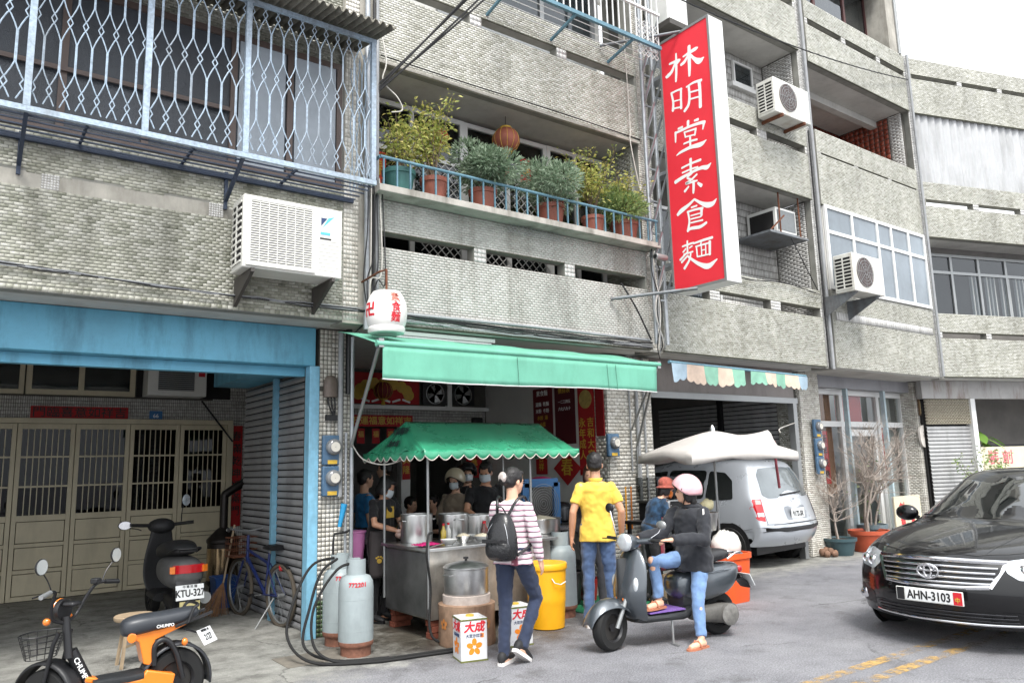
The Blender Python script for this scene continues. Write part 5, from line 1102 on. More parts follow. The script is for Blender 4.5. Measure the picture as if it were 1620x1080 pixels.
t = thing('fortune_diamond', 'red diamond paper with gold character on the inner wall', 'paper', (7.10, 8.40, 1.56)); MB().add([(-.006, 0, .22), (-.006, .30, 0), (-.006, 0, -.24), (-.006, -.30, 0), (0, 0, .22), (0, .30, 0), (0, 0, -.24), (0, -.30, 0)], [(0, 1, 2, 3), (7, 6, 5, 4), (0, 4, 5, 1), (1, 5, 6, 2), (2, 6, 7, 3), (3, 7, 4, 0)]).build('sheet', M_RED, t); lettering('春', .26, M_GOLD, t, (-.008, 0, 0), W90, world=False)
t = thing('red_sheet', 'small red couplet paper left of the red diamond', 'paper', (7.10, 8.98, 1.64)); MB().box(-.006, 0, -.13, .13, -.16, .18).build('sheet', M_RED, t); lettering('吉祥', .12, M_GOLD, t, (-.008, 0, 0), W90, world=False, vertical=True)
t = thing('wall_fan_camera', 'round grey wall speaker with cable near the scroll', 'speaker', (7.08, 7.86, 1.55)); MB().lathe([(.05, 0), (.05, -.03), (.02, -.035)], 16, axis='x').build('case', M_ALUG, t); MB().tube(curve_pts([(0, 0, -.04), (-.05, .1, -.2), (-.1, .25, -.33), (-.1, .35, -.4)], 5), .008, 5).build('cable', M_CABLE, t)
t = thing('wall_shelf', 'dark shelf with kitchen goods along the inner wall', 'shelf', (6.8, 8.5, .0)); MB().box(6.55, 7.1, 7.9, 9.6, .82, .86).build('top', M_BLACK, t, world=True)
for y in (7.95, 9.5):
    for x in (6.6, 7.05): MB().box(x-.02, x+.02, y-.02, y+.02, 0, .82).build('leg', M_BLACK, t, world=True)
MB().box(6.57, 7.08, 7.92, 9.58, .30, .33).build('lower_shelf', M_BLACK, t, world=True)
t = thing('rice_cooker', 'dark round rice cooker on the inner wall shelf', 'rice cooker', (6.75, 8.15, .86)); MB().lathe([(.14, 0), (.17, .02), (.17, .17), (.16, .2), (.10, .25), (.02, .26)], 20).build('body', mat('dark enamel', sr(50, 52, 56), .25, metal=.4), t, smooth=40)
t = thing('red_pot_stack', 'stack of red plastic lids on the shelf near the fan', 'lids', (6.1, 7.75, 1.4)); MB().lathe([(.12, 0), (.14, .02), (.14, .05), (.05, .07), (.005, .072)], 18).build('lid', mat('magenta plastic', sr(196, 24, 92), .4), t, smooth=40)
# blue framed box fan beside the counter
t = thing('box_fan', 'square fan in a blue frame standing on the counter end', 'fan', (5.9, 7.5, .9)); f_ = mat('fan blue', sr(60, 112, 164), .45, var=.2)
for a, b in (((-.24, 0, 0), (-.24, 0, .5)), ((.24, 0, 0), (.24, 0, .5)), ((-.26, 0, 0), (.26, 0, 0)), ((-.26, 0, .5), (.26, 0, .5))): MB().bar(a, b, .04, .1).build('frame_bar', f_, t)
MB().lathe([(.2, .02), (.2, .05), (.03, .06)], 24, (0, 0, .25), 'y').build('fan', mat('fan blade grey', sr(90, 88, 84), .5, var=.4, scale=16), t)
for k in range(1, 9): MB().tube([(.235*k/8*math.cos(a*PI/14), -.05, .25+.235*k/8*math.sin(a*PI/14)) for a in range(28)], .003, 4, close=True).build('guard_ring', M_ALUG, t)
tb = MB().box(5.6, 6.2, 7.25, 7.85, .84, .88).build('steel_table', M_STEEL, None); tag(tb, 'steel table carrying the blue framed fan', 'table')
for x in (5.65, 6.15):
    for y in (7.3, 7.8): MB().box(x-.02, x+.02, y-.02, y+.02, 0, .84).build('leg', M_STEEL, tb)

# ===== noodle cart with tarpaulin canopy
M_TARP = mat('tarp green', sr(54, 146, 110), .28, var=.3, scale=3.0, bump=.25, bscale=6, coat=.35)
ct = thing('noodle_cart', 'stainless steel noodle cart under a scalloped green canopy', 'food cart', (4.4, 7.0, 0))
CXa, CXb, CYa, CYb = 3.80, 5.35, 6.60, 7.55
MB().box(CXa-.03, CXb+.03, CYa-.03, CYb, .82, .85).build('counter_top', M_STEEL, ct, world=True, bevel=.004)
MB().box(CXa+.03, CXb-.03, CYa+.03, CYb-.03, .18, .82).build('body', mat('stained steel', (.60, .57, .52), .34, metal=.85, var=.35, scale=5, dirt=.5, grime=(.5, .38, .26)), ct, world=True)
MB().box(CXa+.0, CXa+.03, CYa+.05, CYb-.05, .2, .80).build('side_panel', mat('dark steel panel', (.22, .22, .22), .4, metal=.8, var=.3, scale=5), ct, world=True)
M_BRICK = mat('red brick', sr(128, 70, 52), .9, var=.35, scale=14, bump=.5)
b0 = None
for x in (CXa+.05, CXb-.2):
    for y in (CYa+.05, CYb-.15):
        for k in range(3):
            if b0 is None: b0 = MB().box(0, .2, 0, .1, 0, .055).build('brick', M_BRICK, ct, bevel=.004); o = b0
            else: o = b0.copy(); COL.objects.link(o)
            o.location = Vector((x+random.uniform(-.01, .01), y+random.uniform(-.01, .01), .002+k*.058))-org(ct); o.rotation_euler = (0, 0, random.uniform(-.08, .08))
EX0, EX1, EY0, EY1, EZ, RX0, RX1, RY, RZ = 3.58, 5.48, 6.28, 7.6, 1.77, 3.78, 5.50, 7.0, 2.09
def tarp(corners, nu, nv, sagv=.03):
    a, b, c, d = [Vector(q) for q in corners]; rr_ = []
    for i in range(nu+1):
        u = i/nu; row = []
        for j in range(nv+1):
            v = j/nv; p = a.lerp(b, u).lerp(d.lerp(c, u), v); p.z -= sagv*math.sin(v*PI)*(.6+.4*math.sin(u*9))+.008*math.sin(u*23+v*5)*v-.011*math.sin(u*46+v*9+2*math.sin(u*13))*v**2; row.append(p)
        rr_.append(row)
    return MB().rings(rr_, cap=False, close=False)
for cs_, nm in ((((RX0, RY, RZ), (RX1, RY, RZ), (EX1, EY0, EZ), (EX0, EY0, EZ)), 'canopy_front'), (((RX1, RY, RZ), (RX0, RY, RZ), (EX0, EY1, EZ), (EX1, EY1, EZ)), 'canopy_back'), (((RX0, RY, RZ), (RX0, RY+.002, RZ), (EX0, EY1, EZ), (EX0, EY0, EZ)), 'canopy_end'), (((RX1, RY+.002, RZ), (RX1, RY, RZ), (EX1, EY0, EZ), (EX1, EY1, EZ)), 'canopy_end')):
    o = tarp(cs_, 90, 14).build(nm, M_TARP, ct, smooth=80, world=True); q = o.modifiers.new('t', 'SOLIDIFY'); q.thickness = .004
def valance(a, b, n_sc, h_=.085):
    a, b = Vector(a), Vector(b); d = b-a; nrm = Vector((d.y, -d.x, 0)).normalized(); rr_ = []; N_ = n_sc*8
    for i in range(N_+1):
        u = i/N_; p = a+d*u; w2 = .012*math.sin(u*17); hh = h_*(.45+.55*abs(math.sin(u*n_sc*PI))); rr_.append([p+Vector((0, 0, .01)), p+nrm*w2*.5-Vector((0, 0, hh*.5)), p+nrm*(w2+.004)-Vector((0, 0, hh))])
    o = MB().rings(rr_, cap=False, close=False).build('valance', M_TARP, ct, smooth=80, world=True); q = o.modifiers.new('t', 'SOLIDIFY'); q.thickness = .003
    MB().tube([r_[-1] for r_ in rr_], .0045, 4).build('valance_hem', mat('pale hem', sr(206, 196, 188), .7, var=.1), ct, world=True)
valance((EX0, EY0, EZ), (EX1, EY0, EZ), 13); valance((EX0, EY1, EZ), (EX0, EY0, EZ), 8); valance((EX1, EY0, EZ), (EX1, EY1, EZ), 8)
for x, y in ((3.785, 6.58), (5.04, 6.58), (3.785, 7.5), (5.34, 7.5)): MB().tube([(x, y, .3), (x, y, EZ+.06)], .014, 8).build('canopy_pole', M_ALUG, ct, smooth=50, world=True)
dirn = math.atan2(EY0-EY1, 0)
for txt, z, sz in (('大鍋麵所', 1.985, .09), ('素食麵', 1.86, .075)):
    o = lettering(txt, sz, mat('dark green print', sr(22, 44, 40), .6, var=0), ct, (EX0+.2*(z-1.77)/.32-.022, 6.97, z), (R(58), 0, -PI/2), bold=.02)
tag(MB().tube(curve_pts([(3.36, 7.4, 1.88), (3.42, 7.25, 1.72), (3.56, 7.05, 1.66), (3.72, 6.9, 1.72), (3.78, 6.85, 1.80)], 7), .007, 6).build('white_hose', M_CABLEW, None, smooth=60), 'thin white hose sagging from the awning arm to the canopy', 'hose')
# things on the counter
def stockpot(label, x, y, z, r, h, lid=False, m=M_STEEL, grp_=None, nm='stock_pot'):
    t = thing(nm, label, 'pot', (x, y, z), random.uniform(0, 3), grp_)
    MB().lathe([(r*.97, 0), (r, .012), (r, h*.94), (r*1.03, h*.95), (r*1.03, h*.97), (r*1.0, h), (r*.96, h), (r*.96, .02)], 36, cap=False).build('body', m, t, smooth=35); MB().lathe([(r*.97, 0), (.002, .002)], 24).build('base', m, t)
    for k in (0, PI): c, s_ = math.cos(k), math.sin(k); MB().tube([(r*c-.05*s_, r*s_+.05*c, h*.78), ((r+.04)*c-.045*s_, (r+.04)*s_+.045*c, h*.79), ((r+.04)*c+.045*s_, (r+.04)*s_-.045*c, h*.79), (r*c+.05*s_, r*s_-.05*c, h*.78)], .007, 6).build('handle', m, t, smooth=50)
    if lid: MB().lathe([(r*1.05, h), (r*1.05, h+.008), (r*.9, h+.03), (r*.4, h+.055), (.01, h+.06)], 36).build('lid', m, t, smooth=40); MB().lathe([(.012, h+.058), (.012, h+.075), (.026, h+.08), (.024, h+.095), (.002, h+.098)], 14).build('knob', M_BLACK, t, smooth=40)
    else: MB().lathe([(r*.955, h*.86), (.002, h*.86)], 24).build('soup', mat('cloudy broth', sr(150, 130, 100), .12, var=.2), t)
    return t
stockpot('big dented steel stock pot at the cook in the paw print apron', 4.06, 7.30, .85, .168, .29)
stockpot('second steel stock pot beside the canopy pole', 4.52, 7.30, .85, .165, .27)
stockpot('third steel stock pot nearest the cart centre', 4.78, 7.18, .85, .15, .25)
t = thing('pink_cloth', 'crumpled hot pink cloth on the cart corner', 'cloth', (3.93, 6.85, .852)); rr_ = []
for i in range(15):
    row = []
    for j in range(15): u, v = i/14-.5, j/14-.5; row.append((u*.26, v*.2, .012+.03*max(0, .5-math.hypot(u, v)*1.1)*(1+math.sin(u*31+1)*math.cos(v*27))+.006*math.sin(u*40+v*33)))
    rr_.append(row)
o = MB().rings(rr_, cap=False, close=False).build('cloth', mat('hot pink cloth', sr(226, 44, 130), .8, var=.15), t, smooth=80); q = o.modifiers.new('t', 'SOLIDIFY'); q.thickness = .004
def bowl(label, x, y, z, r=.085, h=.06, m=M_WPLAS, food=None):
    t = thing('bowl', label, 'bowl', (x, y, z), 0, 'bowls on the noodle cart'); MB().lathe([(r*.45, 0), (r*.45, .008), (r*.8, h*.5), (r, h), (r*.96, h), (r*.74, h*.45), (r*.3, .012)], 24, cap=False).build('body', m, t, smooth=50)
    MB().lathe([(r*.44, .004), (.002, .004)], 16).build('base', m, t)
    if food: MB().lathe([(r*.93, h*.92), (r*.6, h*1.2), (.004, h*1.4)], 18).build('food', food, t, smooth=60)
    return t
bowl('white bowl at the front corner of the noodle cart', 4.10, 6.72, .85); bowl('steel bowl heaped with noodles on the cart', 4.31, 6.78, .85, .08, .075, M_STEEL, mat('noodles', sr(214, 204, 180), .6, var=.2, scale=60, bump=.6)); bowl('wide white bowl beside the woman with the backpack', 4.52, 6.74, .85, .10, .065, M_WPLAS, MATS['noodles']); bowl('white bowl behind the steel bowl', 4.50, 6.98, .85)
for i, (x, y) in enumerate(((4.80, 6.95), (4.95, 6.85), (5.08, 7.0))):
    t = thing('plastic_bag', '%s clear plastic bag of food on the cart' % ('first', 'second', 'third')[i], 'plastic bag', (x, y, .855)); mb = MB().ell((0, 0, .05), .075, .065, .05, 14, 9)
    mb.v = [tuple(Vector(p)*random.uniform(.86, 1.14)) for p in mb.v]; mb.build('bag', glassmat('clear bag', (.93, .93, .93), .7, .15), t, smooth=60)
t = thing('ladle', 'steel ladle lying across the cart corner', 'ladle', (3.98, 6.66, .86)); MB().tube([(-.14, -.02, .0), (.1, .06, .02)], .006, 6).build('handle', M_STEEL, t); MB().lathe([(.035, .03), (.03, .008), (.005, 0)], 14, (.13, .07, 0), cap=False).build('scoop', M_STEEL, t, smooth=50)
hz = MB().tube(curve_pts([(3.83, 6.58, 1.0), (3.74, 6.5, .98), (3.70, 6.46, .8), (3.76, 6.5, .5), (3.72, 6.45, .15), (3.80, 6.4, .03), (4.05, 6.4, .02)], 8), .012, 8).build('gas_hose', M_BLACKR, None, smooth=60); tag(hz, 'black gas hose looping down from the cart corner', 'hose')
def stack(label, x, y, z, n, r, m):
    t = thing('bowl_stack', label, 'bowls', (x, y, z))
    for k in range(n): MB().lathe([(r*.45, 0), (r*.5, .01), (r*.8, .03), (r, .055), (r*.97, .055), (r*.74, .03)], 18, (0, 0, .018*k), cap=False).build('bowl', m, t, smooth=50)
stack('stack of white bowls at the back of the noodle cart', 5.02, 7.32, .85, 6, .08, M_WPLAS); stack('stack of steel bowls behind the plastic bags', 5.2, 7.25, .85, 5, .085, M_STEEL); stack('stack of pink plastic bowls near the fan', 5.74, 7.42, .88, 5, .075, mat('rose plastic', sr(214, 90, 120), .45))
for i, (x, y, c_, lab) in enumerate(((4.66, 6.92, sr(96, 40, 24), 'dark soy sauce bottle among the bowls'), (4.72, 6.99, sr(176, 50, 30), 'red chilli sauce bottle among the bowls'), (4.24, 7.05, sr(206, 176, 60), 'yellow oil bottle beside the first stock pot'), (4.33, 7.10, sr(230, 230, 224), 'white sauce bottle beside the oil bottle'))):
    t = thing('sauce_bottle', lab, 'bottle', (x, y, .85)); MB().lathe([(.028, 0), (.03, .01), (.03, .11), (.014, .14), (.012, .165), (.012, .17)], 14).build('bottle', mat('bottle %d' % i, c_, .2, coat=.5), t, smooth=40); MB().lathe([(.014, .168), (.014, .19), (.004, .192)], 10).build('cap', M_REDL, t)
t = thing('chopstick_can', 'steel can of wooden chopsticks on the noodle cart', 'can', (4.88, 7.1, .85)); MB().lathe([(.04, 0), (.042, .12), (.038, .12), (.036, .01)], 16, cap=False).build('can', M_STEEL, t, smooth=40)
for k in range(14): a = k*.9; MB().tube([(.015*math.cos(a), .015*math.sin(a), .01), (.034*math.cos(a), .034*math.sin(a), .2+.01*(k % 3))], .003, 4).build('chopstick', M_WOOD, t)
for i, (x, z, w_, h_, txt) in enumerate(((6.85, 1.75, .3, .62, '招財進寶'), (5.62, 1.80, .13, .7, '生意興隆'))):
    t = thing('inner_couplet', ('wide red and gold paper on the inner pier', 'narrow red and gold paper on the inner door jamb')[i], 'paper', (x, 10.42, z)); MB().box(-w_/2, w_/2, -.006, 0, -h_/2, h_/2).build('sheet', M_RED, t); lettering(txt, .13, M_GOLD, t, (0, -.008, 0), world=False, vertical=True, gap=1.1)
# boiling pot on a tin clad burner drum
t = thing('burner_drum', 'scorched tin clad burner drum on the ground before the cart', 'burner', (4.05, 6.33, 0)); M_SCORCH = mat('scorched tin', sr(150, 122, 100), .6, var=.45, scale=7, dirt=.9, grime=(.3, .2, .15))
MB().lathe([(.265, 0), (.27, .02), (.262, .2), (.268, .36), (.25, .365), (.2, .37)], 30).build('drum', M_SCORCH, t, smooth=30)
MB().lathe([(.215, .355), (.225, .36), (.225, .44), (.21, .445), (.19, .44), (.19, .38)], 30).build('collar', mat('ash grey collar', sr(176, 164, 156), .8, var=.3, scale=12), t, smooth=30)
def flower(parent, ang, z, r_, m, R0):
    mb = MB()
    for k in range(5):
        a = k*2*PI/5+PI/2; cx, cz = .6*r_*math.cos(a), .6*r_*math.sin(a); ring = []
        for j in range(10):
            b = 2*PI*j/10; px, pz = cx+.40*r_*math.cos(b)*.8*1, cz+.40*r_*math.sin(b); ring.append((px, pz))
        base = len(mb.v); mb.v += [((R0+.002)*math.cos(ang+px/R0), (R0+.002)*math.sin(ang+px/R0), z+pz) for px, pz in ring]; mb.f.append(tuple(base+j for j in range(10)))
    return mb.build('flower_print', m, parent)
M_ORF = mat('orange print', sr(240, 136, 30), .5, var=.05); M_ORFD = mat('scorched orange print', sr(176, 112, 56), .6, var=.3)
va = math.atan2(-6.33, -4.05)
for da in (-.9, -.35, .75): flower(t, va+da, .20, .05, M_ORFD, .268)
stockpot('lidded aluminium pot boiling on the burner drum', 4.05, 6.33, .445, .21, .235, True, M_ALUPOT)
def oil_tin(label, x, y, rz):
    t = thing('oil_tin', label, 'oil tin', (x, y, 0), rz, 'cooking oil tins'); w_ = .118; h_ = .35; M_T = mat('tin white', sr(222, 222, 224), .3, var=.05, metal=.1, dirt=.12)
    MB().box(-w_, w_, -w_, w_, .004, h_).build('can', M_T, t, bevel=.008)
    for z in (.006, h_-.012): MB().box(-w_-.003, w_+.003, -w_-.003, w_+.003, z-.006, z+.008).build('seam', mat('olive seam', sr(120, 124, 70), .35, metal=.4), t)
    MB().lathe([(.036, h_), (.036, h_+.012), (.03, h_+.014), (.002, h_+.014)], 18).build('cap', M_GOLD, t)
    for q, (ox, oy, rr_) in enumerate(((0, -w_-.0015, 0), (-w_-.0015, 0, -PI/2))):
        lettering('大成', .092, M_REDL, t, (ox, oy, h_-.075), (PI/2, 0, rr_), bold=.035, world=False, shear=.2); lettering('大豆沙拉油', .03, mat('navy print', sr(40, 60, 100), .5), t, (ox, oy, h_-.142), (PI/2, 0, rr_), bold=.012, world=False)
        mb = MB()
        for k in range(5):
            a = k*2*PI/5+PI/2; ca, sa = math.cos(a), math.sin(a); ring = [(.042*ca+(.030*math.cos(b))*ca-(.022*math.sin(b))*sa, .042*sa+(.030*math.cos(b))*sa+(.022*math.sin(b))*ca) for b in [2*PI*j/12 for j in range(12)]]
            base = len(mb.v); mb.v += [((px, oy, .118+pz) if q == 0 else (ox, -px, .118+pz)) for px, pz in ring]; mb.f.append(tuple(base+j for j in range(12)))
        mb.build('flower_print', M_ORF, t)
    MB().box(.055, .085, -w_-.0015, -w_-.001, .19, .225).build('seal_print', M_ORF, t)
    return t
oil_tin('white oil tin with orange flower standing on the street edge', 3.74, 5.80, R(-15)); oil_tin('oil tin half hidden behind the striped woman', 4.36, 5.98, R(-10))
# gas cylinders
M_GAS = mat('grey gas cylinder paint', sr(152, 162, 164), .45, var=.12, scale=5, dirt=.25); M_GASR = mat('rusted cylinder foot', sr(136, 92, 74), .8, var=.5, scale=14, bump=.3)
def gas(label, x, y, rz, num, s_=1.0):
    t = thing('gas_cylinder', label, 'gas cylinder', (x, y, 0), rz, 'gas cylinders'); r = .155*s_; H_ = .80*s_
    MB().lathe([(r*.99, .10), (r, .13), (r, H_*.72), (r*.96, H_*.785), (r*.80, H_*.84), (r*.45, H_*.87), (.03, H_*.88)], 32).build('shell', M_GAS, t, smooth=40)
    MB().lathe([(r*.90, .075), (r*.965, .085), (r*1.005, .10), (r*1.006, .125), (r*.99, .126)], 32, cap=False).build('rust_band', M_GASR, t, smooth=40)
    MB().lathe([(r*.82, 0), (r*.86, 0), (r*.86, .075), (r*.90, .09), (r*.5, .1)], 28, cap=False).build('foot_ring', M_GASR, t, smooth=30)
    rc = r*.56; n_ = 20; pts = [(rc*math.cos(a), rc*math.sin(a)) for a in [R(40)+R(280)*k/n_ for k in range(n_+1)]]
    rg = [[(p[0], p[1], H_*.84), (p[0], p[1], H_*1.03), (p[0]*.95, p[1]*.95, H_*1.03), (p[0]*.95, p[1]*.95, H_*.84)] for p in pts]; MB().rings(rg).build('collar', M_GAS, t, smooth=30)
    MB().lathe([(.018, H_*.87), (.02, H_*.93), (.012, H_*.96)], 10).build('valve', mat('brass', (.5, .36, .14), .35, metal=1), t); MB().lathe([(.03, H_*.955), (.03, H_*.985)], 10).build('valve_wheel', mat('green knob', sr(30, 120, 70), .5), t)
    for z in (.215, H_*.60): MB().lathe([(r*1.004, z), (r*1.012, z+.004), (r*1.004, z+.008)], 32, cap=False).build('weld_bead', M_GAS, t, smooth=60)
    if num: o = curved_print(num, .054, M_REDL, t, math.atan2(-y, -x)-rz+.1, H_*.765, lambda z: r*(1.0 if z < H_*.72 else .985), .025)
    return t
gas('grey gas cylinder with red number standing in front at the pillar', 3.06, 6.62, 0, '772201'); gas('grey gas cylinder half hidden behind the numbered one', 3.12, 7.12, 2.2, '7701', 1.0); gas('tall grey gas cylinder behind the yellow bin', 5.50, 6.68, .3, None, 1.08)
for k, (ctrl, lab) in enumerate((([(3.06, 6.60, .80), (2.86, 6.6, .74), (2.66, 6.6, .45), (2.64, 6.55, .15), (2.76, 6.4, .03), (3.0, 6.28, .015), (3.4, 6.2, .015), (3.8, 6.15, .015)], 'inner black gas hose looping from the numbered cylinder'), ([(3.10, 7.1, .80), (2.8, 7.0, .76), (2.6, 6.9, .5), (2.50, 6.8, .2), (2.6, 6.5, .03), (3.0, 6.22, .015), (3.45, 6.12, .015), (3.9, 6.05, .015)], 'outer black gas hose looping from the rear cylinder'), ([(3.02, 6.95, .8), (2.82, 6.85, .7), (2.70, 6.8, .42), (2.62, 6.72, .12), (2.78, 6.45, .025), (3.2, 6.25, .015)], 'short black gas hose between the two loops'))):
    tag(MB().tube(curve_pts(ctrl, 8), .0125, 8).build('gas_hose', M_BLACKR, None, smooth=60), lab, 'hose')
# yellow bin, basin, pails
t = thing('yellow_bin', 'tall yellow plastic drum with flat lid', 'bin', (5.02, 6.34, 0)); M_YEL = mat('yellow plastic', sr(238, 172, 24), .42, var=.1, scale=4, dirt=.12)
MB().lathe([(.16, 0), (.175, .01), (.19, .25), (.195, .28), (.193, .30), (.205, .56), (.205, .58)], 32).build('tub', M_YEL, t, smooth=40); MB().lathe([(.216, .575), (.218, .585), (.218, .625), (.21, .635), (.17, .628), (.005, .625)], 32).build('lid', M_YEL, t, smooth=40)
MB().tube([(-.08, -.195, .50), (-.07, -.225, .46), (.0, -.235, .44), (.07, -.225, .46)], .005, 5).build('handle', M_ALU, t)
t = thing('steel_basin', 'wide steel basin of noodles on a stove by the yellow bin', 'basin', (5.44, 6.95, .86)); MB().lathe([(.20, 0), (.225, .02), (.235, .16), (.25, .17), (.225, .165), (.2, .03)], 30, cap=False).build('bowl', M_STEEL, t, smooth=40); MB().lathe([(.22, .15), (.12, .18), (.005, .20)], 20).build('noodles', MATS['noodles'], t, smooth=60); MB().lathe([(.22, -.03), (.22, 0), (.005, 0)], 24).build('tray', M_STEEL, t)
t = thing('stove_stand', 'black iron stove stand under the steel basin', 'stand', (5.44, 6.95, 0)); MB().lathe([(.18, .78), (.2, .78), (.2, .825), (.18, .825)], 24).build('ring', M_BLACK, t)
for k in range(4): a = k*PI/2+.6; MB().bar((.18*math.cos(a), .18*math.sin(a), .73), (.22*math.cos(a), .22*math.sin(a), 0), .03).build('leg', M_BLACK, t)
def pail(name, label, x, y, z, r, h, m, handle=False):
    t = thing(name, label, 'pail', (x, y, z)); MB().lathe([(r*.72, 0), (r*.74, .005), (r*.97, h*.94), (r*1.05, h*.95), (r*1.05, h), (r*.95, h), (r*.70, .02)], 24, cap=False).build('tub', m, t, smooth=40); MB().lathe([(r*.72, .004), (.002, .004)], 20).build('base', m, t)
    if handle: MB().tube([(r*math.cos(a), 0, h+r*.9*math.sin(a)) for a in [PI*k/10 for k in range(11)]], .004, 5).build('bail', M_ALUG, t)
    return t
pail('pink_pail', 'tall pink plastic pail just behind the mosaic pillar', 3.66, 7.95, .62, .115, .34, mat('pink plastic', sr(236, 150, 210), .45, var=.08))
MB().box(3.46, 3.9, 7.82, 8.2, 0, .615).build('crate_stand', M_BLACK, None); tag([o for o in bpy.data.objects if o.name == 'crate_stand'][0], 'black stand under the pink pail', 'stand')
pail('red_pail', 'small red plastic pail near the green mat', 6.35, 7.2, 0, .12, .26, mat('red plastic', sr(190, 34, 36), .45, var=.1)); pail('dark_pail', 'dark plastic bucket behind the tall gas cylinder', 6.0, 7.15, 0, .17, .38, mat('dark grey plastic', sr(70, 66, 70), .5, var=.2))
o = MB().box(5.75, 7.0, 6.55, 7.35, .0, .008).build('floor_mat', mat('green mat', sr(28, 112, 74), .8, var=.2, scale=14, bump=.4, bscale=90), None); tag(o, 'green floor mat in front of the shop shelf', 'mat')
# ---------------------------------------------------------------- vehicles
from mathutils.bvhtree import BVHTree
def subd(name, V, F, m, parent, levels=2, crease=None):
    """smooth a coarse cage; returns the object and a ray tree in local space"""
    me = bpy.data.meshes.new('cage'); me.from_pydata([tuple(v) for v in V], [], F); me.update()
    o = bpy.data.objects.new('cage', me); COL.objects.link(o); q = o.modifiers.new('s', 'SUBSURF'); q.levels = levels; q.render_levels = levels
    dg = bpy.context.evaluated_depsgraph_get(); dg.update(); m2 = bpy.data.meshes.new_from_object(o.evaluated_get(dg)); bpy.data.objects.remove(o); bpy.data.meshes.remove(me)
    m2.name = name; m2.materials.clear(); m2.materials.append(m); m2.shade_smooth(); o = bpy.data.objects.new(name, m2); COL.objects.link(o); o.parent = parent
    bm = bmesh.new(); bm.from_mesh(m2); bmesh.ops.recalc_face_normals(bm, faces=bm.faces); bm.to_mesh(m2); tree = BVHTree.FromBMesh(bm); bm.free()
    return o, tree
def blanket(rows):
    """rows[i][k] half sections, k=0 on the centre line, mirrored to -y"""
    V, F = [], []; K = len(rows[0]); n = 2*K-1
    for r in rows: V += [(x, -y, z) for x, y, z in r[:0:-1]]+list(r)
    for i in range(len(rows)-1):
        for k in range(n-1): F.append((i*n+k, i*n+k+1, (i+1)*n+k+1, (i+1)*n+k))
    return V, F
def patch(tree, outline, fn, d, off=.004, steps=5, fit=None):
    """outline (a,b) pairs projected on the body along d; fn(a,b)->ray origin; rings shrink to the centre"""
    d = Vector(d).normalized(); ca = sum(a for a, b in outline)/len(outline); cb = sum(b for a, b in outline)/len(outline); rr = []
    last = None
    for s_ in range(steps+1):
        t = 1-s_/steps*.999; row = []
        for a, b in outline:
            o = Vector(fn(ca+(a-ca)*t, cb+(b-cb)*t)); hit = tree.ray_cast(o, d)
            p = hit[0] if hit[0] is not None else (last or o); last = p; row.append(p-d*off)
        rr.append(row)
    return MB().rings(rr, cap=False)
def rnd(poly, r=.25, n=4):
    """round the corners of a polygon"""
    out = []; m = len(poly)
    for i in range(m):
        p, a, b = Vector(poly[i]), Vector(poly[i-1]), Vector(poly[(i+1) % m]); e, f = p.lerp(a, r), p.lerp(b, r)
        for k in range(n+1): t = k/n; q = e*(1-t)**2+p*2*t*(1-t)+f*t*t; out.append((q.x, q.y))
    return out
def wheel(root, x, y, r, w_, side=1, rim_m=M_ALUG, tyre_m=M_BLACKR, spokes=7, name='wheel', steer=0):
    e = bpy.data.objects.new(name, None); COL.objects.link(e); e.parent = root; e.location = (x, y, r); e.rotation_euler = (0, 0, steer)
    MB().lathe([(r*.62, -w_/2), (r*.9, -w_/2), (r*.98, -w_*.36), (r, -w_*.2), (r, w_*.2), (r*.98, w_*.36), (r*.9, w_/2), (r*.62, w_/2)], 36, axis='y', cap=False).build('tyre', tyre_m, e, smooth=35)
    MB().lathe([(r*.63, -w_*.46), (r*.63, w_*.46), (r*.55, w_*.3), (r*.55, -w_*.3), (r*.63, -w_*.46)], 30, axis='y', cap=False).build('rim', rim_m, e, smooth=35)
    mb = MB()
    for k in range(spokes):
        a = k*2*PI/spokes; mb.bar((r*.08*math.cos(a), side*w_*.25, r*.08*math.sin(a)), (r*.58*math.cos(a), side*w_*.32, r*.58*math.sin(a)), r*.16, r*.06, up=(0, 1, 0))
    mb.lathe([(r*.16, -w_*.3), (r*.16, w_*.34*side if side > 0 else w_*.3)], 14, axis='y'); mb.build('spokes', rim_m, e)
    MB().lathe([(r*.56, -.01), (r*.56, .01)], 24, axis='y').build('brake_disc', mat('brake dark', sr(60, 58, 56), .5, metal=.5), e)
    return e
def carpaint(name, c, rough=.25, metal=.0, dirt=0., coat=1.):
    return mat(name, c, rough, metal=metal, var=.04, scale=3, coat=coat, dirt=dirt)
M_CARGL = mat('tinted car glass', sr(20, 24, 24), .04, var=0, spec=.8, coat=1.)
M_LENS = mat('clear lens', sr(214, 220, 224), .08, var=.2, scale=14, coat=1., metal=.4)
M_TAIL = mat('red lens', sr(190, 26, 34), .12, var=.12, scale=20, coat=1.); M_AMBER = mat('amber lens', sr(232, 124, 30), .12, var=.1, coat=1.)
M_PLATE = mat('plate white', sr(226, 228, 228), .4, var=.04)

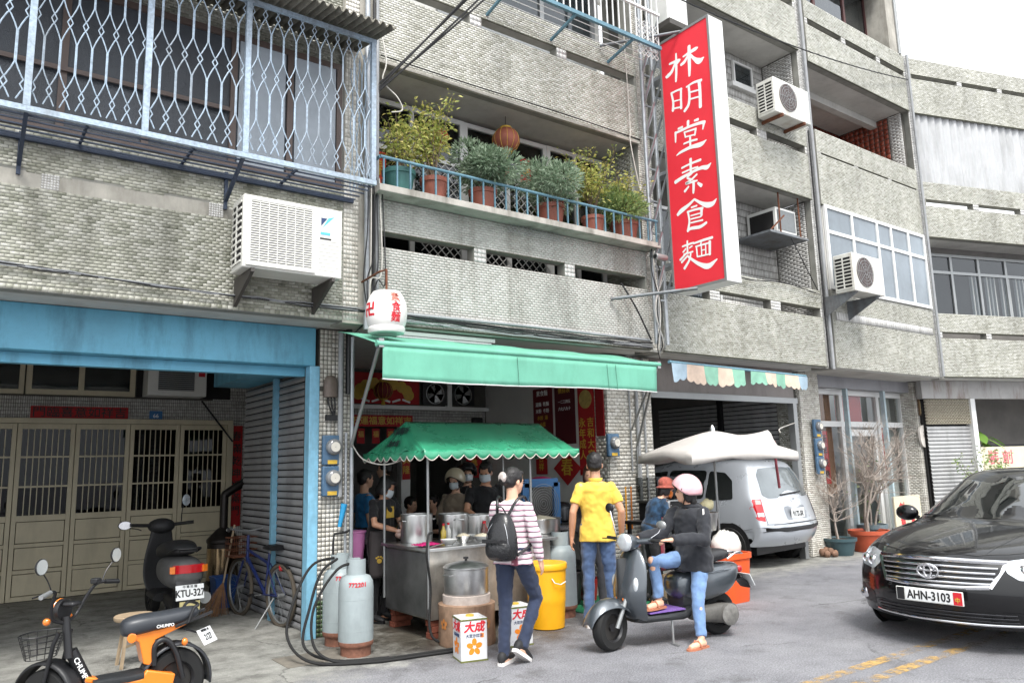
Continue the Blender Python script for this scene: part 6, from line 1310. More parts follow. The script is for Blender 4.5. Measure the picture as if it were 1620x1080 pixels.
# ===== black saloon coming down the street
car = thing('saloon_car', 'glossy black saloon car driving towards the viewer', 'car', (6.80, 3.34, 0), R(1.5))
BLK = mat('black car paint', sr(10, 10, 12), .35, var=0, spec=.15, coat=.85)
def fx(y, b): return b*(abs(y)/.88)**2.7
rows = []
Y5 = [0, .30, .58, .78, .875]
for z, x0, b in ((.20, .12, .42), (.30, .02, .46), (.42, -.02, .48), (.56, -.01, .50), (.66, .02, .52)):
    r = [(x0+fx(y, b), y, z) for y in Y5]; xc = x0+b
    r += [(xc+.04, .885, z), (xc+.09, .885, z-.02 if z > .3 else z), (xc+.13, .87, max(.22, z-.05))]; rows.append(r)
def side(x, zsh): return [(x, .905, .70), (x, .90, .45), (x, .86, .23)]
rows.append([(.07, 0, .775), (.10, .30, .77), (.24, .58, .755), (.46, .77, .745), (.60, .87, .72)]+[(.64, .90, .62), (.66, .90, .45), (.66, .87, .23)])
rows.append([(.30, 0, .85), (.33, .30, .848), (.42, .58, .83), (.60, .77, .82), (.74, .875, .78)]+side(.80, 0))
rows.append([(.80, 0, .945), (.82, .30, .942), (.86, .58, .925), (.95, .78, .895), (1.02, .885, .84)]+side(1.05, 0))
rows.append([(1.16, 0, .99), (1.17, .30, .988), (1.22, .56, .97), (1.34, .77, .94), (1.42, .885, .88)]+side(1.45, 0))
rows.append([(1.22, 0, 1.0), (1.24, .30, .998), (1.32, .55, .985), (1.52, .74, .965), (1.6, .885, .90)]+side(1.62, 0))
rows.append([(2.05, 0, 1.42), (2.06, .26, 1.415), (2.12, .45, 1.395), (2.25, .60, 1.345), (2.2, .88, .93)]+side(2.2, 0))
rows.append([(2.35, 0, 1.462), (2.36, .28, 1.457), (2.38, .48, 1.44), (2.45, .62, 1.385), (2.45, .88, .935)]+side(2.45, 0))
rows.append([(3.05, 0, 1.465), (3.05, .28, 1.46), (3.05, .48, 1.44), (3.05, .62, 1.38), (3.05, .88, .95)]+side(3.05, 0))
rows.append([(3.5, 0, 1.40), (3.5, .28, 1.39), (3.48, .47, 1.37), (3.45, .60, 1.31), (3.5, .88, .96)]+side(3.5, 0))
rows.append([(4.1, 0, 1.09), (4.1, .28, 1.085), (4.06, .5, 1.07), (4.0, .70, 1.04), (4.1, .87, .96)]+side(4.1, 0))
rows.append([(4.6, 0, 1.06), (4.6, .28, 1.055), (4.55, .5, 1.04), (4.5, .72, 1.0), (4.45, .86, .93)]+[(4.4, .88, .7), (4.4, .88, .45), (4.4, .85, .23)])
rows.append([(4.78, 0, .7), (4.77, .28, .7), (4.73, .5, .7), (4.65, .72, .7), (4.55, .84, .7)]+[(4.5, .86, .6), (4.5, .86, .45), (4.48, .84, .23)])
rows.append([(4.76, 0, .25), (4.75, .28, .25), (4.7, .5, .25), (4.62, .72, .25), (4.52, .82, .25)]+[(4.5, .83, .24), (4.5, .83, .24), (4.47, .82, .22)])
body, T = subd('body', *blanket(rows), BLK, car, 3)
FR = lambda a, b: (-3, a, b); UP = lambda a, b: (a, b, 4)
patch(T, rnd([(1.20, -.02), (1.36, .60), (1.62, .77), (2.14, .60), (2.0, .0), (2.14, -.60), (1.62, -.77), (1.36, -.60)][::1], .12), UP, (0, 0, -1), .004, 10).build('windscreen', M_CARGL, car, smooth=80)
for s_ in (1, -1):
    hl = patch(T, rnd([(s_*.50, .745), (s_*.52, .66), (s_*.60, .60), (s_*.80, .615), (s_*.875, .66), (s_*.84, .75), (s_*.68, .775)], .2), FR, (1, 0, 0), .006, 6).build('headlight', M_LENS, car, smooth=80)
    for yy, zz, rr_ in ((.62, .675, .05), (.75, .675, .045)):
        h = T.ray_cast(Vector((-3, s_*yy, zz)), Vector((1, 0, 0)))[0]
        MB().lathe([(rr_, 0), (rr_*.98, -.008), (rr_*.75, -.006), (rr_*.55, -.014), (.004, -.02)], 20, (h.x-.006, s_*yy, zz), 'x').build('reflector', M_CHROME, hl, smooth=40)
    patch(T, rnd([(s_*.60, .40), (s_*.82, .45), (s_*.86, .36), (s_*.80, .28), (s_*.62, .28)], .2), FR, (1, 0, 0), .004, 4).build('fog_recess', M_BLACK, car, smooth=80)
    h = T.ray_cast(Vector((-3, s_*.76, .36)), Vector((1, 0, 0)))[0]; MB().lathe([(.045, 0), (.045, -.02), (.03, -.025), (.004, -.026)], 18, (h.x-.004, s_*.76, .36), 'x').build('fog_lamp', M_CHROME, car, smooth=40)
    mr = MB().ell((1.78, s_*1.0, 1.0), .075, .12, .085, 16, 10).build('mirror', BLK, car, smooth=80); MB().bar((1.78, s_*.88, .95), (1.78, s_*.96, .98), .04).build('mirror_arm', BLK, mr)
    patch(T, rnd([(2.05, 1.02), (2.5, 1.34), (2.95, 1.36), (2.95, 1.0)], .1), lambda a, b: (a, s_*3, b), (0, -s_, 0), .004, 6).build('side_window', M_CARGL, car, smooth=80)
    patch(T, rnd([(3.05, 1.0), (3.05, 1.36), (3.4, 1.3), (3.75, 1.08)], .1), lambda a, b: (a, s_*3, b), (0, -s_, 0), .004, 6).build('side_window', M_CARGL, car, smooth=80)
    for x in (.98, 3.78): MB().lathe([(.36, 0), (.36, .012)], 30, (x, s_*.895, .33), 'y').build('wheel_arch', M_BLACK, car); wheel(car, x, s_*.82, .325, .2, s_)
patch(T, rnd([(-.50, .735), (.50, .735), (.40, .53), (-.40, .53)], .08), FR, (1, 0, 0), .004, 5).build('grille_back', M_BLACK, car, smooth=80)
def hband(y0, y1, z, z_end, th, dp, nm, m, n=16):
    pts = []
    for i in range(n+1):
        y = y0+(y1-y0)*i/n; zz = z+(z_end-z)*(abs(y)/max(abs(y0), abs(y1)))**2; h = T.ray_cast(Vector((-3, y, zz)), Vector((1, 0, 0)))[0]; pts.append(((h.x if h else .1), y, zz))
    rg = [[(p[0]-dp, p[1], p[2]-th/2), (p[0]-dp*1.2, p[1], p[2]), (p[0]-dp, p[1], p[2]+th/2), (p[0], p[1], p[2]+th/2), (p[0], p[1], p[2]-th/2)] for p in pts]
    return MB().rings(rg).build(nm, m, car, smooth=60)
hband(-.52, .52, .745, .735, .035, .022, 'grille_chrome', M_CHROME)
for k in range(4): hband(-.47+k*.015, .47-k*.015, .695-k*.042, .69-k*.040, .016, .018, 'grille_bar', M_CHROME)
hband(-.42, .42, .53, .545, .03, .022, 'grille_chrome', M_CHROME)
for s_ in (1, -1):
    a = T.ray_cast(Vector((-3, s_*.52, .73)), Vector((1, 0, 0)))[0]; b = T.ray_cast(Vector((-3, s_*.42, .535)), Vector((1, 0, 0)))[0]
    MB().bar(a+Vector((-.008, 0, 0)), b+Vector((-.008, 0, 0)), .03, .02, up=(1, 0, 0)).build('grille_chrome', M_CHROME, car)
lg = bpy.data.objects.new('emblem', None); COL.objects.link(lg); lg.parent = car; lg.location = (-.055, 0, .655)
for rx, rz, oz, ry in ((.085, .058, 0, 0), (.030, .052, .004, 0), (.058, .022, .026, 0)): MB().tube([(-.004-.003*(oz != 0), rx*math.cos(a*PI/12), oz+rz*math.sin(a*PI/12)) for a in range(24)], .0085, 6, close=True).build('emblem_ring', M_CHROME, lg, smooth=60)
patch(T, rnd([(-.60, .355), (.60, .355), (.62, .25), (-.62, .25)], .1), FR, (1, 0, 0), .004, 4).build('lower_grille', M_BLACK, car, smooth=80)
for k in range(3): hband(-.56, .56, .33-k*.03, .33-k*.03, .008, .010, 'lower_bar', mat('dark grille bar', sr(50, 50, 54), .3), 14)
hband(-.62, .62, .235, .245, .016, .014, 'lower_chrome', M_CHROME)
pl_ = MB().box(-.085, -.070, -.27, .27, .40, .51).build('number_plate', M_WPLAS, car, bevel=.004)
MB().box(-.088, -.085, -.19, .19, .408, .502).build('plate_face', M_PLATE, pl_); MB().box(-.088, -.085, -.262, -.195, .405, .505).build('plate_badge', M_REDL, pl_); MB().box(-.088, -.085, .2, .262, .405, .505).build('plate_badge', M_BLACK, pl_)
o = lettering('AHN-3103', .098, M_BLKPRINT, pl_, (-.0885, .0, .452), (PI/2, 0, -PI/2), bold=.022, world=False, sx=.80)
lettering('中', .045, M_GOLD, pl_, (-.0885, -.228, .44), (PI/2, 0, -PI/2), bold=.03, world=False)
for y in (-.3, .3): MB().bar((1.27, y-.28, 1.0), (1.36, y+.32, 1.02), .018, .012).build('wiper', M_BLACK, car)

CT = T
# ===== silver van parked nose-in
van = thing('compact_van', 'silver compact van parked nose first in the garage', 'van', (10.62, 7.10, 0), R(95))
SIL = carpaint('silver paint', sr(190, 195, 202), .3, metal=.35)
rows = []
YV = [0, .30, .56, .74, .83]
for z, x0, b in ((.33, .08, .22), (.44, .0, .20), (.56, -.02, .18), (.64, .0, .17), (.80, .06, .16), (1.0, .10, .17)):
    r = [(x0+b*(y/.83)**3, y*(1 if z < .9 else .985), z) for y in YV]; xc = x0+b
    r += [(xc+.06, .84, z if z < .98 else .96), (xc+.12, .845, max(.34, z-.03) if z < .7 else .7), (xc+.16, .83, .34 if z < .6 else .45)]; rows.append(r)
def vs_(x): return [(x, .855, .96), (x, .86, .68), (x, .83, .32)]
rows.append([(.28, 0, 1.36), (.285, .30, 1.355), (.30, .52, 1.345), (.36, .68, 1.32), (.50, .785, 1.22)]+vs_(.55))
rows.append([(.38, 0, 1.565), (.385, .30, 1.56), (.41, .50, 1.55), (.46, .625, 1.52), (.66, .725, 1.40)]+vs_(.75))
rows.append([(.54, 0, 1.62), (.54, .30, 1.615), (.56, .50, 1.605), (.62, .62, 1.57), (.82, .725, 1.42)]+vs_(.9))
for x, dz in ((1.2, .03), (1.8, .02), (2.3, -.03)): rows.append([(x, 0, 1.62+dz), (x, .30, 1.615+dz), (x, .50, 1.60+dz), (x, .62, 1.56+dz), (x, .73, 1.42+dz)]+vs_(x))
rows.append([(2.75, 0, 1.42), (2.74, .28, 1.415), (2.72, .46, 1.40), (2.68, .57, 1.37), (2.7, .70, 1.26)]+vs_(2.8))
rows.append([(3.2, 0, 1.10), (3.2, .28, 1.10), (3.16, .46, 1.09), (3.1, .62, 1.07), (3.1, .78, 1.02)]+vs_(3.15))
rows.append([(3.75, 0, .93), (3.74, .28, .92), (3.7, .46, .90), (3.62, .62, .88), (3.5, .78, .86)]+[(3.5, .84, .75), (3.5, .85, .55), (3.5, .82, .32)])
rows.append([(4.0, 0, .62), (3.99, .28, .62), (3.93, .46, .62), (3.82, .62, .62), (3.68, .76, .62)]+[(3.6, .80, .58), (3.58, .81, .5), (3.56, .8, .32)])
rows.append([(3.98, 0, .26), (3.97, .28, .26), (3.9, .46, .26), (3.8, .62, .26), (3.66, .74, .26)]+[(3.6, .78, .28), (3.58, .78, .28), (3.56, .78, .28)])
vb, T = subd('body', *blanket(rows), SIL, van, 3)
VR = lambda a, b: (-3, a, b)
patch(T, rnd([(-.65, 1.08), (-.58, 1.38), (-.48, 1.475), (0, 1.49), (.48, 1.475), (.58, 1.38), (.65, 1.08), (.56, 1.03), (-.56, 1.03)], .15), VR, (1, 0, 0), .006, 8).build('rear_window', mat('rear glass', sr(104, 112, 116), .05, var=.3, scale=1.5, coat=1., spec=.9), van, smooth=80)
for s_ in (1, -1):
    SD = lambda a, b: (a, s_*3, b)
    tl = patch(T, rnd([(s_*.70, 1.02), (s_*.80, 1.03), (s_*.84, .90), (s_*.835, .72), (s_*.74, .70), (s_*.72, .86)], .15), VR, (1, 0, 0), .008, 5).build('tail_light', M_TAIL, van, smooth=80)
    patch(T, rnd([(s_*.735, .83), (s_*.82, .83), (s_*.825, .77), (s_*.74, .77)], .1), VR, (1, 0, 0), .010, 3).build('reversing_lens', M_LENS, tl, smooth=80)
    patch(T, rnd([(s_*.715, 1.01), (s_*.78, 1.015), (s_*.80, .95), (s_*.725, .95)], .1), VR, (1, 0, 0), .010, 3).build('indicator_lens', mat('pale lens', sr(224, 180, 176), .15), tl, smooth=80)
    for ol in ([(.62, 1.02), (.66, 1.30), (.80, 1.42), (1.08, 1.45), (1.12, 1.04), (1.0, 1.0)], [(1.16, 1.02), (1.13, 1.46), (1.85, 1.47), (1.90, 1.02)], [(1.95, 1.02), (1.90, 1.46), (2.3, 1.42), (2.85, 1.10), (2.85, 1.03)]): patch(T, rnd(ol, .12), SD, (0, -s_, 0), .006, 6).build('side_window', M_CARGL, van, smooth=80)
    for x in (.72, 3.25): MB().lathe([(.35, 0), (.35, .012)], 30, (x, s_*.842, .33), 'y').build('wheel_arch', M_BLACK, van); wheel(van, x, s_*.77, .31, .19, s_, spokes=6)
    MB().tube([(.75, s_*.52, 1.655), (1.0, s_*.52, 1.69), (2.1, s_*.52, 1.70), (2.35, s_*.52, 1.64)], .014, 6).build('roof_rail', M_BLACK, van, smooth=50)
    patch(T, rnd([(s_*.30, .60), (s_*.84, .615), (s_*.85, .55), (s_*.32, .535)], .1), VR, (1, 0, 0), .012, 3).build('bumper_strip', M_BLACK, van, smooth=80)
patch(T, rnd([(-.34, .60), (.34, .60), (.34, .535), (-.34, .535)], .1), VR, (1, 0, 0), .011, 3).build('bumper_strip', M_BLACK, van, smooth=80)
patch(T, rnd([(-.30, .90), (.30, .90), (.30, .70), (-.30, .70)], .15), VR, (1, 0, 0), .002, 3).build('plate_recess', mat('recess silver', sr(150, 154, 160), .4, metal=.4), van, smooth=80)
h = T.ray_cast(Vector((-3, 0, .79)), Vector((1, 0, 0)))[0]
p_ = MB().box(h.x-.03, h.x-.015, -.19, .19, .715, .865).build('number_plate', M_PLATE, van, bevel=.004); o = lettering('9172-SK', .11, M_BLKPRINT, p_, (h.x-.0315, 0, .78), (PI/2, 0, -PI/2), bold=.02, world=False, sx=.82)
MB().tube([(T.ray_cast(Vector((-3, 0, .99)), Vector((1, 0, 0)))[0].x-.008, .045*math.cos(a*PI/10), .985+.03*math.sin(a*PI/10)) for a in range(20)], .005, 5, close=True).build('emblem', M_CHROME, van)
h = T.ray_cast(Vector((-3, .1, 1.1)), Vector((1, 0, 0)))[0]; MB().bar((h.x-.02, .28, 1.07), (h.x-.02, -.3, 1.10), .02).build('wiper', M_BLACK, van)
for z, y0, y1 in ((.655, -.74, .74),): MB().box(.0, .008, y0, y1, z, z+.006).build('tailgate_gap', M_BLACK, van)
MB().box(.34, 3.6, -.72, .72, .2, .36).build('underbody', M_BLACK, van)
def seam(tree, pts, fn, d, par, r=.004):
    d = Vector(d); out = []
    for a, b in pts:
        h = tree.ray_cast(Vector(fn(a, b)), d)[0]
        if h is not None: out.append(h-d*.001)
    if len(out) > 1: MB().tube(out, r, 4).build('panel_gap', M_BLACK, par)
def dense(p, n=8): return [tuple(Vector(a).lerp(Vector(b), k/n)) for a, b in zip(p[:-1], p[1:]) for k in range(n)]+[p[-1]]
for s_ in (1, -1):
    seam(T, dense([(s_*.72, .66), (s_*.72, .86), (s_*.70, 1.03)]), VR, (1, 0, 0), van)
    SD = lambda a, b: (a, s_*3, b)
    for x in (1.14, 1.92, 2.86): seam(T, dense([(x, .40), (x, 1.0)]), SD, (0, -s_, 0), van)
    seam(T, dense([(.95, .62), (1.14, .64), (2.9, .62)]), SD, (0, -s_, 0), van, .003)
    for x in (1.25, 2.05): MB().box(x, x+.18, s_*.855-.012, s_*.855+.012, .90, .93).build('door_handle', SIL, van, bevel=.006)
seam(T, dense([(-.74, .655), (0, .645), (.74, .655)]), VR, (1, 0, 0), van)
MB().box(.5, 4.0, -.8, .8, .2, .3).build('underbody', M_BLACK, car)
for s_ in (1, -1):
    seam(CT, dense([(.30, s_*.50), (.50, s_*.70), (.90, s_*.775), (1.36, s_*.79)]), UP, (0, 0, -1), car); seam(CT, dense([(.16, s_*.35), (.5, s_*.42), (1.15, s_*.52)]), UP, (0, 0, -1), car, .0015)
seam(CT, dense([(.30, -.50), (.17, -.3), (.13, 0), (.17, .3), (.30, .50)]), UP, (0, 0, -1), car)

# ===== scooters
def plate(parent, txt, loc, rot, w_=.26, h_=.14, sz=.085, sx=.78, sub=None):
    e = MB().box(-w_/2, w_/2, -.004, .004, -h_/2, h_/2).build('number_plate', M_PLATE, parent, bevel=.002); e.location = loc; e.rotation_euler = rot
    lettering(txt, sz, M_BLKPRINT, e, (0, -.0055, -.012), (PI/2, 0, 0), bold=.022, world=False, sx=sx)
    if sub: lettering(sub, sz*.3, M_BLKPRINT, e, (0, -.0055, h_*.36), (PI/2, 0, 0), bold=.01, world=False)
    return e
def sec(x, zc, w_, h_, n=16, p=2.6, zoff=0):
    out = []
    for k in range(n):
        a = 2*PI*k/n; c, s_ = math.cos(a), math.sin(a); out.append((x, w_*math.copysign(abs(c)**(2/p), c), zc+h_*math.copysign(abs(s_)**(2/p), s_)))
    return out
def mirror_(root, s_, x, z, m_stem, h_=.22, out=.16, r_=(.055, .085), m_b=M_BLACK):
    st = MB().tube(curve_pts([(x, s_*.22, z), (x+.02, s_*(.22+out*.3), z+h_*.5), (x+.01, s_*(.22+out), z+h_)], 5), .006, 6).build('mirror_stem', m_stem, root, smooth=50)
    MB().ell((x+.0, s_*(.22+out+.02), z+h_+.03), .018, r_[1], r_[0], 16, 8).build('mirror', m_b, root, smooth=60)
    MB().lathe([(.9*r_[0], -.016), (.9*r_[0], -.019)], 18, (x, s_*(.22+out+.02), z+h_+.03), 'x', sx=r_[1]/r_[0]).build('mirror_glass', M_CHROME, root)
def retro_scooter():
    t = thing('motor_scooter', 'dark grey retro scooter with purple floor mat ridden by the helmeted woman', 'scooter', (5.42, 5.10, 0), R(180-9), 'parked and ridden motor scooters'); t.scale = (.93, .93, .91)
    GR = carpaint('gunmetal paint', sr(84, 90, 96), .32, metal=.5, dirt=.12); DK = mat('scooter dark plastic', sr(48, 50, 52), .5, var=.15, scale=8)
    st_ = R(16)
    fw = wheel(t, .66, 0, .215, .11, -1, mat('dark rim', sr(56, 56, 58), .4, metal=.5), spokes=6, name='front_wheel', steer=st_); wheel(t, -.64, 0, .215, .12, -1, MATS['dark rim'], spokes=6, name='rear_wheel')
    rr = []
    for k in range(11):                                              # front mudguard
        a = R(8)+R(150)*k/10; rr.append([(.66+.255*math.cos(a)*(1.02), s_*.10*(1-.3*abs(math.cos(a))**3), .235+(.265-.045*s_*s_)*math.sin(a)-.03*s_*s_) for s_ in (-1.1, -.9, -.5, 0, .5, .9, 1.1)])
    o = MB().rings(rr, cap=False, close=False); V, F = o.v, o.f; q, _ = subd('front_mudguard', V, F, GR, t, 2); so_ = q.modifiers.new('t', 'SOLIDIFY'); so_.thickness = .008
    MB().tube([(.63, -.075, .215), (.50, -.075, .50)], .022, 8).build('fork_leg', M_ALUG, t, smooth=50); MB().tube([(.63, .075, .215), (.50, .075, .50)], .022, 8).build('fork_leg', M_ALUG, t, smooth=50)
    rr = [sec(.50, .34, .06, .06), ]
    sh = []                                                          # leg shield, from the floor up to the bars
    for x, z, w_, d_ in ((.34, .23, .17, .06), (.44, .34, .23, .08), (.49, .48, .26, .09), (.465, .64, .26, .085), (.41, .80, .225, .08), (.36, .90, .15, .07), (.34, .955, .08, .05)):
        ring = []
        for k in range(14):
            a = 2*PI*k/14; c, s_ = math.cos(a), math.sin(a); y = w_*math.copysign(abs(c)**.75, c); bow = -.10*(abs(y)/.25)**2; ring.append((x+d_*s_*.55+bow+.03, y, z))
        sh.append(ring)
    q, _ = subd('leg_shield', *(lambda m_: (m_.v, m_.f))(MB().rings(sh)), GR, t, 2)
    MB().rings([[(x+dx, y, z) for x, y in ((.0, -w_), (.0, w_), (-.05, w_*.8), (-.05, -w_*.8))] for dx, z, w_ in ((.40, .40, .14), (.41, .60, .15), (.36, .80, .13))]).build('inner_shield', DK, t, bevel=.02)
    nose = MB().rings([[(.455+.085-.0*z+o_, y, z) for y, o_ in ((-w_, -.02), (-w_*.5, .004), (0, .012), (w_*.5, .004), (w_, -.02))]+[(.43, w_, z), (.43, -w_, z)] for z, w_ in ((.42, .02), (.5, .045), (.62, .05), (.75, .045), (.85, .02))]).build('horn_cover', DK, t, smooth=50)
    for s_ in (1, -1): MB().ell((.46, s_*.17, .60), .032, .035, .08, 14, 10).build('turn_signal', M_LENS, t, smooth=60); MB().ell((.52, s_*.05, .47), .02, .022, .03, 10, 8).build('marker_lens', M_AMBER, t, smooth=60)
    rr = [sec(.42, .285, .13, .045), sec(.34, .275, .165, .05), sec(.1, .27, .17, .05), sec(-.12, .27, .17, .06), sec(-.22, .30, .15, .08)]
    MB().rings(rr).build('floorboard', DK, t, smooth=40)
    MB().box(-.12, .31, -.165, .165, .321, .333).build('floor_mat', mat('purple mat', sr(128, 96, 172), .8, var=.35, scale=60, bump=.6, bscale=90), t)
    MB().rings([sec(-.13, .47, .13, .16, p=4), sec(-.20, .47, .14, .17, p=4), sec(-.34, .50, .13, .14, p=4)]).build('seat_pillar', DK, t, smooth=40)
    q, _ = subd('rear_cowl', *(lambda m_: (m_.v, m_.f))(MB().rings([sec(-.06, .54, .10, .06), sec(-.13, .53, .17, .15), sec(-.34, .53, .215, .19), sec(-.58, .545, .215, .19), sec(-.80, .58, .165, .14), sec(-.90, .64, .09, .07), sec(-.94, .65, .05, .03)])), GR, t, 2)
    for s_ in (1, -1):
        MB().tube(curve_pts([(-.30, s_*.207, .50), (-.28, s_*.207, .60), (-.36, s_*.208, .655), (-.56, s_*.208, .67), (-.72, s_*.18, .665)], 6), .007, 6).build('cowl_trim', mat('cowl trim', sr(130, 136, 142), .25, metal=.7), t, smooth=60)
    q, _ = subd('seat', *(lambda m_: (m_.v, m_.f))(MB().rings([sec(-.06, .735, .07, .03), sec(-.10, .745, .12, .055), sec(-.28, .755, .145, .055), sec(-.44, .775, .15, .065), sec(-.62, .80, .14, .07), sec(-.78, .80, .10, .055), sec(-.82, .80, .06, .03)])), mat('black seat vinyl', sr(44, 44, 46), .4, var=.1), t, 2)
    MB().tube(curve_pts([(-.72, -.13, .76), (-.84, -.14, .82), (-.95, -.10, .80), (-.99, 0, .79), (-.95, .10, .80), (-.84, .14, .82), (-.72, .13, .76)], 5), .011, 8).build('grab_rail', M_CHROME, t, smooth=50)
    MB().box(-.98, -.92, -.07, .07, .60, .67).build('tail_light', M_TAIL, t, bevel=.02)
    MB().rings([sec(-.92, .56, .09, .03), sec(-1.02, .50, .085, .02), sec(-1.06, .44, .08, .012)]).build('rear_mudguard', M_BLACK, t, smooth=50)
    plate(t, 'MGB-520', (-1.045, 0, .52), (R(-28), 0, R(-90)))
    MB().rings([sec(-.20, .26, .05, .05), sec(-.36, .25, .07, .08), sec(-.60, .235, .075, .10), sec(-.76, .225, .06, .09)]).xf(Matrix.Translation((0, .13, 0))).build('engine_case', mat('dusty engine', sr(92, 90, 86), .6, var=.4, scale=14), t, smooth=50)
    MB().lathe([(.105, 0), (.105, .03), (.06, .05), (.004, .052)], 20, (-.64, .19, .225), 'y').build('clutch_cover', mat('scuffed cover', sr(120, 118, 114), .5, var=.5, scale=18), t, smooth=40)
    MB().tube([(-.35, -.12, .2), (-.6, -.16, .2), (-.9, -.16, .24)], [.03, .06, .055], 12).build('exhaust', M_BLACK, t, smooth=50)
    MB().tube([(.02, .12, .24), (.03, .14, .02)], .012, 6).build('kickstand', M_ALUG, t); MB().bar((.03, .14, .012), (.03, .22, .010), .03, .014).build('kickstand', M_ALUG, t)
    hd = bpy.data.objects.new('handlebar', None); COL.objects.link(hd); hd.parent = t; hd.location = (.33, 0, 0); hd.rotation_euler = (0, 0, st_)
    q, _ = subd('headset', *(lambda m_: (m_.v, m_.f))(MB().rings([sec(.17, 1.0, .04, .04), sec(.165, 1.0, .078, .078), sec(.10, 1.0, .095, .09), sec(0, .99, .08, .06), sec(-.05, .98, .04, .03)])), GR, hd, 2)
    MB().lathe([(.085, .15), (.088, .165), (.078, .178), (.05, .188), (.004, .192)], 24, (0, 0, 1.0), 'x').build('headlight', M_LENS, hd, smooth=50); MB().lathe([(.084, .15), (.092, .16), (.084, .17)], 24, (0, 0, 1.0), 'x', cap=False).build('headlight_ring', M_CHROME, hd, smooth=60)
    for s_ in (1, -1):
        MB().rings([[(x_+.03*math.cos(a), s_*y, z_+.028*math.sin(a)) for a in [2*PI*k/10 for k in range(10)]] for x_, y, z_ in ((.05, .05, 1.0), (.03, .14, 1.01), (.0, .21, 1.015))]).build('bar_cowl', GR, hd, smooth=50)
        MB().tube([(0, s_*.2, 1.015), (-.03, s_*.36, 1.02)], .017, 8).build('grip', M_BLACKR, hd, smooth=50); MB().tube([(.045, s_*.20, 1.02), (.06, s_*.30, 1.02), (.03, s_*.38, 1.015)], .006, 5).build('lever', M_BLACK, hd)
        if s_ < 0: mirror_(hd, s_, 0, 1.03, M_CHROME, .26, .06, (.05, .05))
        else:
            MB().tube([(.02, .2, 1.03), (-.10, .22, 1.08), (-.17, .2, 1.12)], .006, 6).build('mirror_stem', M_CHROME, hd); MB().ell((-.18, .2, 1.15), .02, .06, .045, 14, 8).build('mirror', M_ALUG, hd, smooth=60)
    return t
retro_scooter()
def old_scooter():
    t = thing('motor_scooter', 'old black scooter with number KTU-327 parked inside the garage', 'scooter', (2.12, 9.62, 0), R(91), 'parked and ridden motor scooters')
    BK = mat('dull black plastic', sr(38, 38, 40), .5, var=.25, scale=9); GY = mat('worn grey cowl', sr(92, 92, 92), .6, var=.35, scale=10, dirt=.4)
    wheel(t, .62, 0, .21, .10, 1, M_BLACK, name='front_wheel'); wheel(t, -.62, 0, .21, .11, 1, M_BLACK, name='rear_wheel')
    q, _ = subd('rear_cowl', *(lambda m_: (m_.v, m_.f))(MB().rings([sec(-.02, .58, .10, .10), sec(-.12, .58, .16, .14), sec(-.4, .58, .19, .17), sec(-.66, .58, .20, .18), sec(-.84, .58, .18, .15), sec(-.92, .60, .13, .09)])), GY, t, 2)
    q, _ = subd('seat', *(lambda m_: (m_.v, m_.f))(MB().rings([sec(.06, .74, .08, .05), sec(.0, .76, .15, .09), sec(-.3, .80, .17, .10), sec(-.56, .83, .17, .09), sec(-.72, .82, .13, .06), sec(-.76, .81, .07, .03)])), mat('black seat cover', sr(32, 32, 34), .6, var=.25, scale=6, bump=.4, bscale=8), t, 2)
    tl = MB().rings([[(-.925+.03*(abs(y)/.16)**2, y, z) for y in (-w_, -w_*.6, 0, w_*.6, w_)]+[(-.85, w_, z), (-.85, -w_, z)] for z, w_ in ((.595, .165), (.63, .172), (.68, .15))]).build('tail_light', M_TAIL, t, smooth=50)
    for s_ in (1, -1): MB().obox((-.89, s_*.155, .635), (.05, .05, .07), (0, 0, -s_*.5)).build('indicator', M_AMBER, t)
    MB().box(-.88, -.84, -.09, .09, .80, .83).build('rear_handle', M_BLACK, t, bevel=.01)
    MB().tube(curve_pts([(-.6, -.15, .78), (-.86, -.12, .84), (-.9, 0, .84), (-.86, .12, .84), (-.6, .15, .78)], 5), .012, 6).build('grab_rail', M_BLACK, t, smooth=50)
    MB().rings([sec(-.88, .50, .13, .06), sec(-.94, .40, .11, .04), sec(-.96, .26, .09, .02)]).build('rear_mudguard', BK, t, smooth=50)
    plate(t, 'KTU-327', (-.972, 0, .41), (R(-14), 0, R(-90)), .28, .15, .10, .76, '中 華 民 國'); MB().box(-.985, -.975, -.10, .10, .21, .32).build('safety_board', mat('faded yellow card', sr(196, 184, 130), .6, var=.3, scale=20), t)
    MB().rings([sec(-.2, .26, .08, .08), sec(-.6, .23, .08, .09)]).build('engine_case', M_BLACK, t, smooth=50); MB().lathe([(.06, -.92), (.065, -.6), (.03, -.3)], 14, (0, -.17, .33), 'x').build('exhaust', M_ALUG, t, smooth=50)
    MB().rings([sec(.30, .27, .15, .05), sec(-.1, .27, .16, .05)]).build('floorboard', BK, t, smooth=50)
    sh = [[(x+d_*math.sin(2*PI*k/12)*.6-.06*(abs(w_*math.cos(2*PI*k/12))/.2)**2, w_*math.cos(2*PI*k/12), z) for k in range(12)] for x, z, w_, d_ in ((.34, .25, .14, .05), (.44, .45, .19, .06), (.42, .68, .18, .06), (.38, .88, .13, .08), (.36, 1.0, .12, .10), (.34, 1.06, .06, .06))]
    subd('leg_shield', *(lambda m_: (m_.v, m_.f))(MB().rings(sh)), BK, t, 2)
    MB().ell((.36, 0, 1.02), .16, .15, .09, 18, 10).build('bar_cover', mat('black rain cover', sr(36, 36, 38), .65, var=.2, scale=8, bump=.6, bscale=14), t, smooth=70)
    for s_ in (1, -1): MB().tube([(.33, s_*.1, 1.03), (.26, s_*.34, 1.05)], .02, 8).build('grip', M_BLACKR, t, smooth=50)
    mirror_(t, -1, .34, 1.06, M_BLACK, .22, .02, (.075, .05)); mirror_(t, 1, .34, .98, M_BLACK, .04, .16, (.05, .075))
